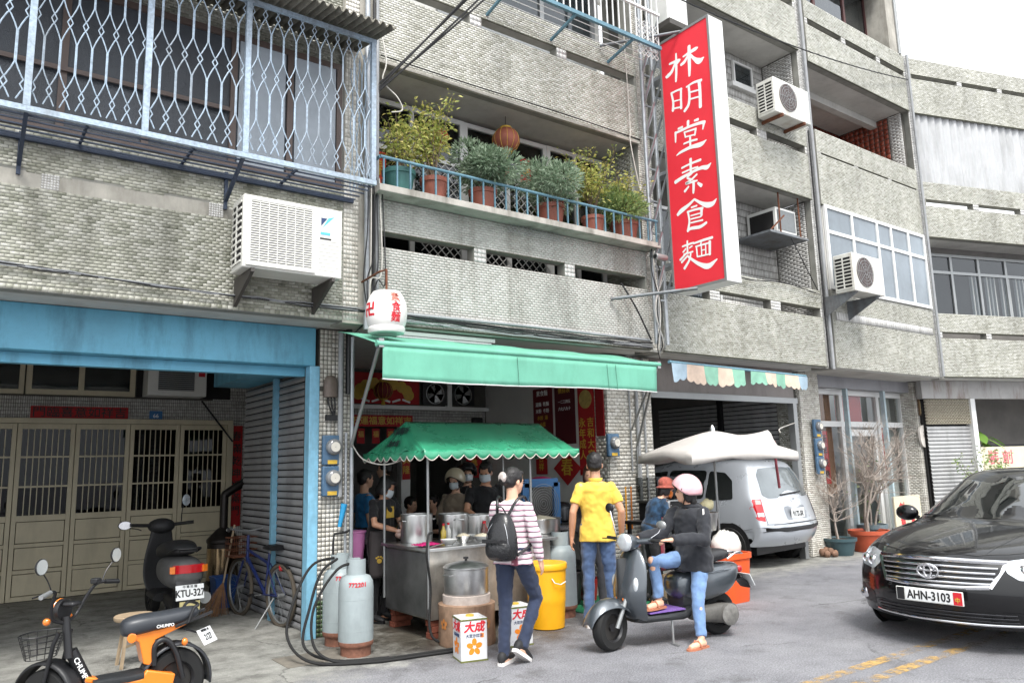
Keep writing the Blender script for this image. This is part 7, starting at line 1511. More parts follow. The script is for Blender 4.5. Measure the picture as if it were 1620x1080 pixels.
    MB().tube([(0, 0, .22), (-.05, 0, .02)], .015, 6).build('kickstand', M_BLACK, t)
    return t
old_scooter()
# ===== orange electric bike, cut by the picture edge
def ebike():
    t = thing('electric_bike', 'orange and black electric bike with round mirrors in the near corner', 'electric bike', (1.0, 5.92, 0), R(183)); t.scale = (.84, .84, .91)
    OR = mat('orange bike paint', sr(236, 130, 34), .35, var=.06, coat=.5); BK = M_BLACK; SAT = mat('satin black frame', sr(30, 30, 32), .4, var=.15, scale=10)
    st_ = R(-51)
    fh = bpy.data.objects.new('front_end', None); COL.objects.link(fh); fh.parent = t; fh.location = (.36, 0, 0); fh.rotation_euler = (0, 0, st_)
    wheel(t, -.46, 0, .235, .11, -1, M_BLACK, name='rear_wheel', spokes=5)
    e = wheel(fh, .12, 0, .225, .10, -1, M_BLACK, name='front_wheel', spokes=5)
    def guard(par, cx, r_, a0, a1, w_, nm, m):
        rr = [[(cx+(r_-.02*(abs(s_) > .9))*math.cos(a), s_*w_, .23+(r_-.02*(abs(s_) > .9))*math.sin(a)) for s_ in (-1, -.8, -.4, 0, .4, .8, 1)] for a in [R(a0)+R(a1-a0)*k/14 for k in range(15)]]
        o = MB().rings(rr, cap=False, close=False).build(nm, m, par, smooth=70); q = o.modifiers.new('t', 'SOLIDIFY'); q.thickness = .006; return o
    guard(fh, .12, .275, 10, 170, .075, 'front_mudguard', BK); guard(t, -.46, .285, 20, 190, .08, 'rear_mudguard', mat('grey black guard', sr(52, 54, 58), .4, var=.15))
    for s_ in (1, -1):
        MB().tube([(.12, s_*.075, .23), (.03, s_*.075, .62), (.0, s_*.06, .70)], .016, 8).build('fork_leg', BK, fh, smooth=50)
        MB().tube(curve_pts([(-.0, s_*.03, .76), (.01, s_*.12, .80), (-.02, s_*.17, .90), (-.07, s_*.20, .985), (-.09, s_*.26, 1.005), (-.11, s_*.33, 1.0)], 5), .0125, 8).build('bar', SAT, fh, smooth=50)
        MB().tube([(-.10, s_*.28, 1.005), (-.13, s_*.40, .99)], .0175, 8).build('grip', M_ALUG if s_ > 0 else BK, fh, smooth=50); MB().tube([(-.06, s_*.27, 1.0), (-.06, s_*.40, .985)], .006, 5).build('lever', BK, fh)
        MB().tube(curve_pts([(-.09, s_*.26, 1.01), (-.09, s_*.30, 1.08), (-.10, s_*.37, 1.15)], 5), .005, 6).build('mirror_stem', SAT, fh)
        MB().lathe([(.055, -.01), (.055, .0), (.045, .012), (.004, .016)], 24, (-.10, s_*.385, 1.185), 'x').build('mirror', BK, fh, smooth=40); MB().lathe([(.05, -.011), (.05, -.013)], 24, (-.10, s_*.385, 1.185), 'x').build('mirror_glass', mat('mirror sky', sr(206, 212, 210), .08, var=.1, metal=.5), fh)
        MB().ell((.07, s_*.11, .78), .03, .026, .026, 12, 8).build('turn_signal', M_AMBER, fh, smooth=60)
    MB().tube([(-.05, 0, .52), (.0, 0, .80)], .03, 10).build('steering_head', SAT, fh, smooth=50); MB().lathe([(.075, -.04), (.078, .0), (.06, .03), (.004, .045)], 20, (.05, 0, .845), 'x').build('headlight', BK, fh, smooth=40); MB().lathe([(.076, .0), (.08, .008), (.074, .014)], 20, (.05, 0, .845), 'x', cap=False).build('headlight_ring', OR, fh)
    MB().box(-.10, .0, -.05, .05, .87, .905).build('display', BK, fh, bevel=.015); MB().box(-.12, -.06, -.22, -.16, 1.0, 1.04).build('switch_box', BK, fh, bevel=.008)
    bk = []                                                           # wire basket
    for k in range(5): z = .42+.04*k; q = .10+.012*k; bk.append(MB().tube([(.20+q*.9*math.cos(a*PI/10), 1.25*q*math.sin(a*PI/10), z+.1) for a in range(20)], .003+.002*(k == 4), 4, close=True).build('basket_wire', BK, fh))
    for k in range(14): a = k*2*PI/14; MB().tube([(.20+.09*math.cos(a), .125*math.sin(a), .52), (.20+.135*math.cos(a), .185*math.sin(a), .685)], .0025, 4).build('basket_wire', BK, fh)
    o = MB().tube([(.31, 0, .56), (.16, 0, .28)], .045, 12).build('down_tube', SAT, t, smooth=50); lettering('CHUMPO', .05, M_WHITEPR, o, (.235, .047, .42), (R(90), R(62), PI), bold=.02, world=False)
    MB().obox((.165, 0, .345), (.09, .12, .04), (0, -.3, 0)).build('collar', OR, t, bevel=.01)
    MB().rings([sec(.16, .325, .10, .025, p=4), sec(-.08, .32, .115, .03, p=4), sec(-.20, .325, .11, .03, p=4)]).build('floorboard', mat('ribbed floor', sr(40, 42, 44), .5, var=.2, bump=.5, bscale=30), t, smooth=40)
    MB().prism([(.15, .30), (.15, .24), (-.42, .20), (-.44, .30), (-.22, .36), (-.18, .305)], -.105, .105, lambda a, b, d: (a, d, b)).build('side_fairing', OR, t, bevel=.01)
    MB().prism([(-.12, .63), (-.12, .58), (-.16, .56), (-.20, .40), (-.26, .38), (-.28, .56), (-.52, .64), (-.52, .66), (-.3, .63)], -.075, .075, lambda a, b, d: (a, d, b)).build('seat_fairing', OR, t, bevel=.006)
    subd('seat', *(lambda m_: (m_.v, m_.f))(MB().rings([sec(-.03, .66, .05, .04), sec(-.06, .665, .10, .07), sec(-.18, .68, .125, .075), sec(-.34, .69, .12, .06), sec(-.50, .705, .11, .055), sec(-.60, .72, .09, .045), sec(-.63, .72, .05, .025)])), mat('bike seat vinyl', sr(54, 57, 62), .4, var=.12, scale=8), t, 2)
    lettering('CHUMPO', .032, M_WHITEPR, t, (-.34, .124, .66), (R(90), 0, PI), bold=.02, world=False)
    MB().lathe([(.035, 0), (.035, .012), (.026, .014), (.004, .014)], 18, (-.10, .082, .60), 'y').build('reflector', M_AMBER, t)
    MB().tube(curve_pts([(-.28, -.07, .38), (-.28, -.075, .52), (-.36, -.08, .55), (-.44, -.085, .45), (-.50, -.09, .26)], 5), .022, 8).build('frame_arch', SAT, t, smooth=50); MB().tube(curve_pts([(-.28, .07, .38), (-.28, .075, .52), (-.36, .08, .55), (-.44, .085, .45), (-.50, .09, .26)], 5), .022, 8).build('frame_arch', SAT, t, smooth=50)
    for s_ in (1, -1): MB().tube(curve_pts([(-.42, s_*.11, .64), (-.58, s_*.11, .68), (-.72, s_*.09, .71)], 4), .012, 6).build('rack_rail', SAT, t, smooth=50)
    MB().tube(curve_pts([(-.52, -.12, .66), (-.56, -.12, .76), (-.60, -.10, .78), (-.60, .10, .78), (-.56, .12, .76), (-.52, .12, .66)], 4), .012, 6).build('back_bar', SAT, t, smooth=50)
    MB().ell((-.50, .11, .52), .025, .025, .03, 10, 8).build('turn_signal', M_AMBER, t, smooth=60)
    MB().bar((-.52, 0, .60), (-.70, .03, .53), .03, .012).build('plate_bracket', M_BLACK, t); plate(t, '2127', (-.70, .045, .53), (R(-35), 0, R(-135)), .22, .13, .07, .8, '微型電動二輪')
    for k in range(7): MB().tube([(-.30, .05*math.cos(a*PI/6), .33+.0*k+.035*math.sin(a*PI/6)) for a in range(12)], .006, 5, close=True).build('spring_coil', BK, t).location = (-.03-.018*k, 0, -.015*k)
    return t
ebike()
# ===== blue bicycle leaning by the shutter
def bicycle():
    t = thing('bicycle', 'blue bicycle parked on its stand against the roller shutter', 'bicycle', (2.93, 8.85, 0), R(97)); BL = mat('blue bike paint', sr(32, 46, 100), .35, var=.15, coat=.4); r = .31
    for nm, x in (('rear_wheel', -.5), ('front_wheel', .52)):
        e = bpy.data.objects.new(nm, None); COL.objects.link(e); e.parent = t; e.location = (x, 0, r)
        MB().tube([(r*math.cos(a*PI/20), 0, r*math.sin(a*PI/20)) for a in range(40)], .023, 8, close=True).build('tyre', mat('dusty tyre', sr(84, 76, 66), .9, var=.3, scale=12), e, smooth=60); MB().tube([((r-.03)*math.cos(a*PI/20), 0, (r-.03)*math.sin(a*PI/20)) for a in range(40)], .01, 5, close=True).build('rim', M_ALUG, e, smooth=60)
        mb = MB()
        for k in range(28): a = k*2*PI/28; mb.tube([(.015*math.cos(a+1), (-1)**k*.03, .015*math.sin(a+1)), ((r-.03)*math.cos(a), 0, (r-.03)*math.sin(a))], .0014, 3, cap=False)
        mb.build('spokes', M_ALUG, e)['kind'] = 'stuff'; MB().lathe([(.022, -.04), (.022, .04)], 10, axis='y').build('hub', M_ALUG, e)
    for a, b, q in (((-.14, 0, .29), (-.22, 0, .74), .016), ((-.14, 0, .29), (.36, 0, .66), .02), ((-.2, 0, .62), (.35, 0, .74), .016), ((.34, 0, .60), (.33, 0, .90), .018), ((-.5, .05, r), (-.14, .03, .29), .009), ((-.5, -.05, r), (-.14, -.03, .29), .009), ((-.5, .05, r), (-.2, .02, .62), .008), ((-.5, -.05, r), (-.2, -.02, .62), .008), ((.52, .05, r), (.36, .04, .62), .011), ((.52, -.05, r), (.36, -.04, .62), .011)): MB().tube([a, b], q, 8).build('frame_tube', BL, t, smooth=50)
    MB().rings([sec(-.40, .80, .09, .03), sec(-.30, .80, .085, .035), sec(-.16, .79, .04, .025), sec(-.08, .785, .02, .015)]).build('saddle', M_BLACK, t, smooth=60); MB().tube([(-.22, 0, .72), (-.24, 0, .79)], .012, 6).build('seat_post', M_ALUG, t)
    MB().tube(curve_pts([(.22, -.30, .98), (.30, -.24, .99), (.33, 0, .95), (.30, .24, .99), (.22, .30, .98)], 5), .012, 7).build('handlebar', M_ALUG, t, smooth=50)
    for s_ in (1, -1): MB().tube([(.16, s_*.31, .98), (.26, s_*.27, .985)], .017, 7).build('grip', M_BLACKR, t)
    for k in range(4): z = .66+.07*k; MB().tube([(.40, -.14, z), (.62, -.15, z), (.62, .15, z), (.40, .14, z)], .005, 4, close=True).build('basket_wire', M_RUST, t)
    for k in range(12): y = -.14+.28*k/11; MB().tube([(.62, y, .66), (.62, y, .88)], .003, 4).build('basket_wire', M_RUST, t)
    MB().box(.40, .62, -.14, .14, .65, .66).build('basket_floor', M_RUST, t)
    MB().lathe([(.08, -.004), (.08, .004)], 20, (-.14, -.045, .29), 'y').build('chainring', M_ALUG, t)
    for s_ in (1, -1): MB().bar((-.14, s_*.06, .29), (-.14+s_*.16, s_*.07, .27), .02, .012).build('crank', M_ALUG, t); MB().box(-.14+s_*.16-.05, -.14+s_*.16+.05, s_*.08-.04, s_*.08+.04, .26, .28).build('pedal', M_BLACK, t)
    MB().tube([(-.42, .04, .28), (-.46, .26, .0)], .008, 6).build('kickstand', M_ALUG, t); MB().ell((-.5, 0, .60), .03, .03, .04, 8, 6).build('reflector', M_TAIL, t)
    MB().tube([(-.5+.335*math.cos(a), 0, r+.335*math.sin(a)) for a in [R(20)+R(100)*k/8 for k in range(9)]], .02, 6, flat=.4).build('mudguard', M_BLACK, t, smooth=50)
    t.rotation_euler = (R(0), R(0), R(97)); return t
bicycle()
# ---------------------------------------------------------------- vendor's corner, shop front plants, end house things
M_UMB = mat('umbrella cloth', sr(190, 185, 180), .75, var=.1, scale=3, dirt=.2); M_UMBIN = mat('umbrella silver lining', sr(176, 172, 186), .6, var=.1)
um = thing('market_umbrella', 'off white square market umbrella with one corner tied up', 'umbrella', (7.72, 6.30, 0))
def umb_surf():
    """square canopy: rings from the peak out to the rim, drooping between the ribs, one corner pulled up"""
    rr = []; NA = 48
    for i in range(9):
        f = i/8; row = []
        for j in range(NA):
            a = 2*PI*j/NA; sq = 1/max(abs(math.cos(a)), abs(math.sin(a))); r_ = .70*sq*f
            x, y = r_*math.cos(a-.35), r_*math.sin(a-.35); z = 1.98-.27*f**1.2-.05*f*abs(math.sin(2*a))*0+(.02*math.sin(4*a+PI/2))*f*f
            wr = math.exp(-((a-R(10)+PI) % (2*PI)-PI)**2/.20)*f**2.2
            x += wr*.16; y += -wr*.05; z += wr*.24+.02*wr*math.sin(a*14)
            row.append((x, y, z))
        rr.append(row)
    sk = [(p[0]*1.005, p[1]*1.005, p[2]-.10-.02*math.sin(j*.9)) for j, p in enumerate(rr[-1])]
    rr.append([(p[0]*1.004, p[1]*1.004, p[2]-.05) for p in rr[-1]]); rr.append(sk); return rr
o = MB().rings(umb_surf(), cap=False).build('canopy', M_UMB, um, smooth=80); q = o.modifiers.new('t', 'SOLIDIFY'); q.thickness = .004
MB().tube([(0, 0, .02), (.0, 0, 2.0)], .016, 8).build('pole', M_ALUG, um, smooth=50); MB().lathe([(.035, 1.97), (.03, 2.02), (.012, 2.05)], 12).build('finial', M_CHROME, um, smooth=50)
for k in range(8): a = k*PI/4-.35+PI/4; L = .66*(1.41 if k % 2 == 0 else 1); MB().tube([(0, 0, 1.92), (L*math.cos(a), L*math.sin(a), 1.66)], .006, 5).build('rib', M_ALUG, um)
MB().lathe([(.2, 0), (.2, .05), (.03, .09), (.03, .3)], 20).build('base', M_CONC, um, smooth=30)
tag(MB().tube(curve_pts([(8.62, 5.95, 1.95), (9.4, 6.5, 2.02), (10.4, 7.1, 2.1), (11.42, 7.58, 2.2)], 6), .008, 5).build('tie_rope', M_CABLEW, None), 'white rope tying the umbrella corner to the garage post', 'rope')
tag(MB().tube([(8.52, 5.98, 1.84), (8.51, 5.97, 1.55), (8.54, 5.97, 1.25)], .018, 6).build('tie_strap', mat('checked strap', sr(120, 50, 60), .8, var=.5, scale=40), None), 'dark red strap dangling from the tied umbrella corner', 'strap')
t = thing('orange_tub', 'large orange plastic tub behind the scooter', 'tub', (7.48, 6.02, 0)); OR_ = mat('orange plastic', sr(238, 96, 44), .45, var=.1, dirt=.12)
MB().rings([[(x*q*.225, y*q*.21, z) for x, y in rnd([(-1, -1), (1, -1), (1, 1), (-1, 1)], .25)] for q, z in ((.84, 0), (.86, .02), (.98, .48), (1.06, .49), (1.06, .55), (.95, .55), (.83, .04))]).build('tub', OR_, t, smooth=35)
t = thing('white_sack', 'white plastic sack standing in the orange tub', 'sack', (7.48, 6.02, .50)); mb = MB().ell((0, 0, .12), .19, .17, .17, 18, 10); mb.v = [(x*random.uniform(.93, 1.07), y*random.uniform(.93, 1.07), max(-.02, z*random.uniform(.9, 1.1))) for x, y, z in mb.v]; mb.build('sack', mat('white sack', sr(216, 214, 208), .5, var=.12, scale=10, bump=.5, bscale=14), t, smooth=60)
t = thing('pink_tub', 'pink plastic pail beside the orange tub', 'pail', (7.02, 6.12, .0)); MB().lathe([(.12, 0), (.15, .58), (.165, .58), (.165, .61), (.145, .61), (.115, .03)], 22, cap=False).build('tub', mat('coral plastic', sr(222, 74, 92), .45, var=.1), t, smooth=40)
t = thing('steel_bucket', 'steel bucket hung beside the umbrella pole', 'bucket', (7.38, 6.18, .80)); MB().lathe([(.09, 0), (.125, .2), (.13, .21), (.12, .2), (.085, .01)], 22, cap=False).build('tub', M_STEEL, t, smooth=40)
t = thing('bag_of_buns', 'small cloth bundle on the steel bucket', 'bundle', (7.38, 6.18, 1.02)); mb = MB().ell((0, 0, .07), .09, .08, .07, 14, 9); mb.v = [tuple(Vector(p)*random.uniform(.9, 1.1)) for p in mb.v]; mb.build('bundle', mat('yellow white cloth', sr(222, 212, 170), .8, var=.25, scale=20), t, smooth=60)
t = thing('vendor_table', 'dark vendor table crowded with pots by the tiled pillar', 'table', (7.55, 7.0, 0)); MB().box(7.1, 8.0, 6.72, 7.3, .84, .88).build('top', M_BLACK, t, world=True)
for x in (7.14, 7.96):
    for y in (6.76, 7.26): MB().box(x-.02, x+.02, y-.02, y+.02, 0, .84).build('leg', M_BLACK, t, world=True)
MB().box(7.12, 7.98, 6.74, 7.28, .3, .33).build('shelf', M_BLACK, t, world=True)
stockpot('tall narrow steel pot on the vendor table', 7.52, 7.0, .88, .08, .22, True); 
t = thing('glass_case', 'small glass food case on the vendor table', 'case', (7.62, 7.15, 1.12)); MB().box(-.32, .32, -.12, .12, 0, .3).build('glass', glassmat('case glass', (.55, .56, .56), .6), t)
for x in (-.32, .32): MB().box(x-.01, x+.01, -.12, -.10, 0, .3).build('frame', M_ALUG, t)
MB().box(-.33, .33, -.13, .13, -.02, .0).build('base', M_STEEL, t); MB().box(-.30, .30, -.1, .1, -.24, -.02).build('drawer', M_BLACK, t)
t = thing('wooden_crate', 'wooden crate on the floor under the vendor table', 'crate', (7.0, 6.45, 0)); 
for k in range(3): MB().box(-.16, .16, -.12, -.10, .02+k*.1, .10+k*.1).build('slat', M_WOOD, t); MB().box(-.16, .16, .10, .12, .02+k*.1, .10+k*.1).build('slat', M_WOOD, t)
MB().box(-.16, -.14, -.1, .1, 0, .3).build('end', M_WOOD, t); MB().box(.14, .16, -.1, .1, 0, .3).build('end', M_WOOD, t); MB().box(-.14, .14, -.1, .1, 0, .02).build('floor', M_WOOD, t)
for k, (x, c_) in enumerate(((7.30, sr(214, 150, 40)), (7.40, sr(200, 120, 50)))): tag(MB().tube([(x, 7.47, .75), (x+.04, 7.50, 1.3)], .012, 6).build('leaning_stick', mat('yellow stick %d' % k, c_, .5), None), ('yellow', 'orange')[k]+' stick leaning on the tiled pillar behind the vendor', 'stick')
# ===== shop front: pots with bare trees, papers, boards
def bare_tree(label, x, y, h_, r_, pm, ph, seeds, thick, leaves=0, spread=.3):
    t = thing('bare_tree', label, 'potted tree', (x, y, 0)); pot(t, r_, ph, pm); rs = random.Random(seeds); br = MB()
    def grow(p, d, L, r0, dep):
        pts = [p]; q = p
        for k in range(5): d = (d+Vector((rs.gauss(0, .16), rs.gauss(0, .16), rs.gauss(.03, .08)))).normalized(); q = q+d*L/5; pts.append(q)
        br.tube(pts, [r0*(1-.12*k) for k in range(6)], 5 if dep < 2 else 4)
        if dep < 3:
            for k in range(6 if dep else 9):
                i = rs.randint(2, 5); dd = (d+Vector((rs.gauss(0, .7), rs.gauss(0, .5), rs.gauss(.1, .45)))).normalized(); grow(pts[i], dd, L*rs.uniform(.45, .7), r0*.42, dep+1)
    for k in range(2): grow(Vector((rs.uniform(-.04, .04), rs.uniform(-.04, .04), ph*.9)), Vector((rs.gauss(0, spread*.5), rs.gauss(0, .1), 1)).normalized(), h_*.5, thick, 0)
    br.build('branches', mat('grey bare wood', sr(176, 164, 154), .9, var=.3, scale=20), t, smooth=60)
    if leaves:
        lf = [(Vector((rs.gauss(0, .15), rs.gauss(0, .15), ph+rs.uniform(.1, h_*.6))), Vector((rs.gauss(0, 1), rs.gauss(0, 1), .3))) for _ in range(leaves)]; leaf_mesh(lf, .06).build('foliage', L_MID, t)
    return t
bare_tree('bare twiggy tree in the teal grey pot before the shop window', 12.22, 7.46, 1.45, .28, mat('teal grey pot', sr(64, 88, 94), .5, var=.15), .28, 3, .018)
bare_tree('tall dense bare tree in the orange terracotta pot by the shop door', 12.98, 7.36, 2.3, .34, mat('bright terracotta', sr(196, 92, 62), .6, var=.12), .36, 11, .03, 40, .15)
bare_tree('bare tree behind the terracotta pot reaching over the shop door', 13.45, 7.55, 2.0, .26, mat('blue grey planter', sr(110, 124, 130), .6, var=.15), .42, 23, .022, 30, .2)
t = thing('stone_heap', 'small heap of brown stones and shells at the pillar foot', 'stones', (11.88, 7.45, 0))
for k in range(9): MB().ell((random.uniform(-.16, .16), random.uniform(-.1, .1), .05+.03*(k % 2)), random.uniform(.04, .08), random.uniform(.04, .06), random.uniform(.03, .07), 8, 6).build('stone', mat('brown stone', sr(128, 98, 80), .9, var=.4, scale=18), t, smooth=60)
for lab, x, z, h_, txt in (('red couplet hanging behind the first shop window', 12.95, 1.62, .95, '新年快樂'), ('red couplet hanging in the shop window right of the door', 15.08, 1.78, .85, '吉慶有餘')):
    t = thing('window_couplet', lab, 'paper', (x, 8.03, z), 0, 'red couplets in the shop window'); MB().box(-.11, .11, -.004, 0, -h_/2, h_/2).build('sheet', mat('bright red paper', sr(214, 44, 46), .6, var=.1), t); lettering(txt, .17, M_BLKPRINT, t, (0, -.006, 0), world=False, vertical=True, gap=1.25)
def board(label, x, y, rz, w_, h_, z, m, items, legs=True):
    t = thing('sign_board', label, 'sign board', (x, y, 0), rz); MB().box(-w_/2, w_/2, -.015, .015, z, z+h_).build('panel', m, t, bevel=.004)
    for txt, sz, lx, lz, vert, tm in items: lettering(txt, sz, tm, t, (lx, -.017, lz), world=False, vertical=vert, bold=.02, gap=1.2)
    if legs:
        for sx_ in (-1, 1): MB().box(sx_*(w_/2-.03)-.015, sx_*(w_/2-.03)+.015, .02, .05, 0, z+h_).build('leg', M_ALU, t)
    return t
M_CREAM = mat('cream board', sr(224, 214, 186), .6, var=.08, dirt=.2); M_PINKP = mat('pink print', sr(214, 110, 120), .6, var=.1)
board('cream sign board with red characters before the shop window', 14.55, 7.45, 0, .95, .75, .12, M_CREAM, [('創意', .21, -.22, .52, True, M_REDL), ('花藝', .14, .14, .52, True, M_REDL)])
board('pale sign board with pink characters at the end house', 17.45, 6.85, R(-18), 1.25, .46, 1.28, M_CREAM, [('裝 創', .30, -.1, 1.51, False, M_PINKP)])
pq = thing('wall_plaque', 'carved white stone plaque on the tiled pillar by the end house', 'plaque', (15.82, 7.60, 2.0)); MB().prism(rnd([(-.24, -.14), (-.15, -.24), (.12, -.22), (.24, -.12), (.22, .14), (.1, .22), (-.14, .2), (-.26, .12)], .3), -.04, 0, lambda a, b, d: (a, d, b)).build('stone', mat('white stone', sr(214, 208, 200), .7, var=.15, scale=12), pq); lettering('花藝', .14, mat('grey carve', sr(120, 116, 112), .8), pq, (0, -.042, 0), world=False)
pq = thing('framed_plate', 'small brown framed plate above the stone plaque', 'plate', (15.78, 7.60, 2.56)); MB().box(-.10, .10, -.03, 0, -.16, .16).build('frame', mat('brown wood frame', sr(104, 82, 60), .6), pq); MB().box(-.075, .075, -.034, -.03, -.13, .13).build('face', mat('tan plate', sr(176, 160, 120), .6, var=.2, scale=14), pq)
t = thing('number_plate', 'small blue number plate between plaque and frame', 'number plate', (15.80, 7.60, 2.30)); MB().box(-.06, .06, -.006, 0, -.05, .05).build('plate', mat('number blue', sr(52, 110, 166), .5), t)
def broad_plant(label, x, y, z, n, sz, sp, mtl, potm=None, pr=.16, stem=.5):
    t = thing('leafy_plant', label, 'plant', (x, y, z)); st = MB(); lf = MB()
    if potm: pot(t, pr, .26, potm)
    for k in range(n):
        a = random.uniform(0, 2*PI); el = random.uniform(.2, 1.3); h0 = stem*random.uniform(.55, 1.1); p0 = Vector((0, 0, h0)); p1 = p0+Vector((math.cos(a)*math.cos(el), math.sin(a)*math.cos(el), math.sin(el)))*sp*random.uniform(.5, 1)
        st.tube([p0, p1], .004, 4); d = Vector((math.cos(a), math.sin(a), -.55)).normalized(); u = d.cross(Vector((0, 0, 1))).normalized(); nn = u.cross(d); L = sz*random.uniform(.7, 1.2); W = L*.24
        rg = [[p1+d*L*f-nn*.12*L*f*f+u*W*w2*s_+nn*(-.02*L if s_ == 0 else 0) for s_ in (-1, 0, 1)] for f, w2 in ((0, .15), (.2, .8), (.45, 1), (.75, .7), (1, .05))]; lf.rings(rg, cap=False, close=False)
    st.tube([(0, 0, 0), (.01, 0, stem*1.1)], .012, 6); st.build('stem', M_TWIG, t); lf.build('leaves', mtl, t, smooth=80); return t
broad_plant('bright broad leaved plant standing behind the pink lettered board', 17.35, 7.30, .9, 44, .34, .36, L_BROAD, None, stem=.9)
MB().lathe([(.18, 0), (.22, .9)], 18, (17.35, 7.30, 0)).build('plant_stand', M_CONC, None); tag([o for o in bpy.data.objects if o.name == 'plant_stand'][0], 'grey stand under the broad leaved plant', 'stand')
t = thing('leafy_shrub', 'thin pale green shrub in front of the pale roller shutter', 'shrub', (16.25, 6.75, 0)); pot(t, .2, .3, M_TERRA); shrub(t, 1.5, .28, .5, 10, L_MID, .07, 60)
t = thing('leafy_shrub', 'low shrub beside the end house opening', 'shrub', (18.6, 6.3, 0)); pot(t, .2, .3, M_TERRA); shrub(t, 1.2, .28, .5, 12, L_MID, .07, 60)
# ---------------------------------------------------------------- people
def fab(name, c, rough=.85, var=.16, scale=9, bump=.45, bscale=11): return mat(name, c, rough, var=var, scale=scale, bump=bump, bscale=bscale, sheen=.15, local=True)
SKIN = mat('skin', sr(222, 174, 146), .5, var=.08, scale=9, local=True); SKIN2 = mat('skin tan', sr(204, 152, 122), .5, var=.08, scale=9, local=True)
HAIR = mat('black hair', sr(30, 27, 27), .45, var=.35, scale=50, bump=.4, bscale=120, local=True)
DENIM = fab('blue denim', sr(74, 96, 132), var=.35, scale=7); DENIMD = fab('dark denim', sr(40, 50, 74), var=.25, scale=7); DENIML = fab('light denim', sr(112, 142, 184), var=.35, scale=8)
BLKT = fab('black cotton', sr(26, 26, 29)); NAVYC = fab('navy hoodie', sr(36, 38, 44)); YELC = fab('yellow polo', sr(226, 190, 76), var=.06, bump=.15); BLUC = fab('blue polo cloth', sr(40, 120, 176), var=.1); BEIC = fab('beige jacket', sr(150, 134, 116), var=.15); MARC = fab('maroon apron', sr(122, 34, 50), .5); DGC = fab('charcoal apron', sr(66, 60, 60), .7); GREYT = fab('grey trousers', sr(60, 60, 64)); FLOR = fab('floral hat cloth', sr(176, 90, 76), var=.6, scale=40); SLEEV = fab('sage sleeve cover', sr(168, 160, 138)); MASKW = fab('white mask', sr(214, 222, 228), .8, .04, bump=.1); MASKO = fab('orange mask', sr(236, 128, 40), .8, .06, bump=.1); PURP = mat('purple glove', sr(116, 70, 190), .4, var=.1)
def stripes():
    m, n, b = newmat('striped knit'); tc = N(n, 'TexCoord'); sp = N(n, 'SeparateXYZ'); n.links.new(tc.outputs['Object'], sp.inputs[0])
    nz = noise(n, 5, 2, .5, tc.outputs['Object']); ad = N(n, 'Math', operation='MULTIPLY_ADD'); ad.inputs[1].default_value = .02; n.links.new(nz.outputs['Fac'], ad.inputs[0]); n.links.new(sp.outputs['Z'], ad.inputs[2])
    fr = N(n, 'Math', operation='MULTIPLY'); fr.inputs[1].default_value = 1/.044; n.links.new(ad.outputs[0], fr.inputs[0]); f2 = N(n, 'Math', operation='FRACT'); n.links.new(fr.outputs[0], f2.inputs[0])
    r = ramp(n, f2.outputs[0], [(0, sr(232, 220, 222)), (.38, sr(52, 44, 56)), (.56, sr(206, 160, 178)), (.78, sr(232, 220, 222))]); r.color_ramp.interpolation = 'CONSTANT'
    n.links.new(r.outputs[0], b.inputs['Base Color']); b.inputs['Roughness'].default_value = .9
    t3 = noise(n, 10, 4, .6, tc.outputs['Object']); bp = N(n, 'Bump'); bp.inputs['Strength'].default_value = .4; bp.inputs['Distance'].default_value = .01; n.links.new(t3.outputs['Fac'], bp.inputs['Height']); n.links.new(bp.outputs[0], b.inputs['Normal']); return m
STRIPE = stripes()
FOLD = []
for ns, nb in ((.03, 2), (.085, 1)): q = bpy.data.textures.new('fold', 'CLOUDS'); q.noise_scale = ns; q.noise_depth = nb; FOLD.append(q)
def remesh(o, vox, it=3, f=.5, fold=0):
    r = o.modifiers.new('r', 'REMESH'); r.mode = 'VOXEL'; r.voxel_size = vox; r.use_smooth_shade = True
    if it: q = o.modifiers.new('s', 'SMOOTH'); q.factor = f; q.iterations = it
    if fold:
        q = o.modifiers.new('d', 'DISPLACE'); q.texture = FOLD[fold > .011]; q.strength = fold; q.mid_level = .5
    return o
def limb(mb, pts, rs, n=12):
    mb.tube(pts, rs, n)
    for p, r in zip(pts, rs): mb.ell(p, r, r, r, 12, 8)
def basis(yaw, pitch, roll=0): return (Matrix.Rotation(yaw, 3, 'Z')@Matrix.Rotation(pitch, 3, 'Y')@Matrix.Rotation(roll, 3, 'X'))
def finger_hand(mb, w, d, up, sgn, curl=.5, k=1.0, spread=.12):
    """palm and five bent fingers; d along the forearm, up = back of the hand"""
    d = Vector(d).normalized(); up = (Vector(up)-d*Vector(up).dot(d)).normalized(); sd = d.cross(up)*sgn; w = Vector(w); L = .085*k
    for q in (-.5, 0, .5): mb.tube([w+sd*.02*q*k, w+d*L*.5+sd*.045*q*k, w+d*L+sd*.05*q*k], [.021*k, .017*k, .0125*k], 8)
    for i, (q, ln) in enumerate(((.95, .068), (.33, .078), (-.3, .072), (-.9, .055))):
        b = w+d*L*.95+sd*.028*q*k; dd = (d+sd*spread*q*.4).normalized(); c1 = curl*.7; pts = [b]; ang = 0; p = b
        for sgm, f in ((.45, .6), (.32, 1.2), (.23, 1.0)):
            ang += c1*f; v = dd*math.cos(ang)-up*math.sin(ang); p = p+v*ln*k*sgm; pts.append(p)
        mb.tube(pts, [.0095*k, .009*k, .0083*k, .0068*k], 7)
    b = w+d*L*.3+sd*.028*k; t1 = (d*.6+sd*.75-up*.25).normalized(); p1 = b+t1*.038*k; p2 = p1+(d*.85+sd*.25-up*.35).normalized()*.032*k; mb.tube([b-sd*.012*k, p1, p2], [.014*k, .011*k, .008*k], 7)
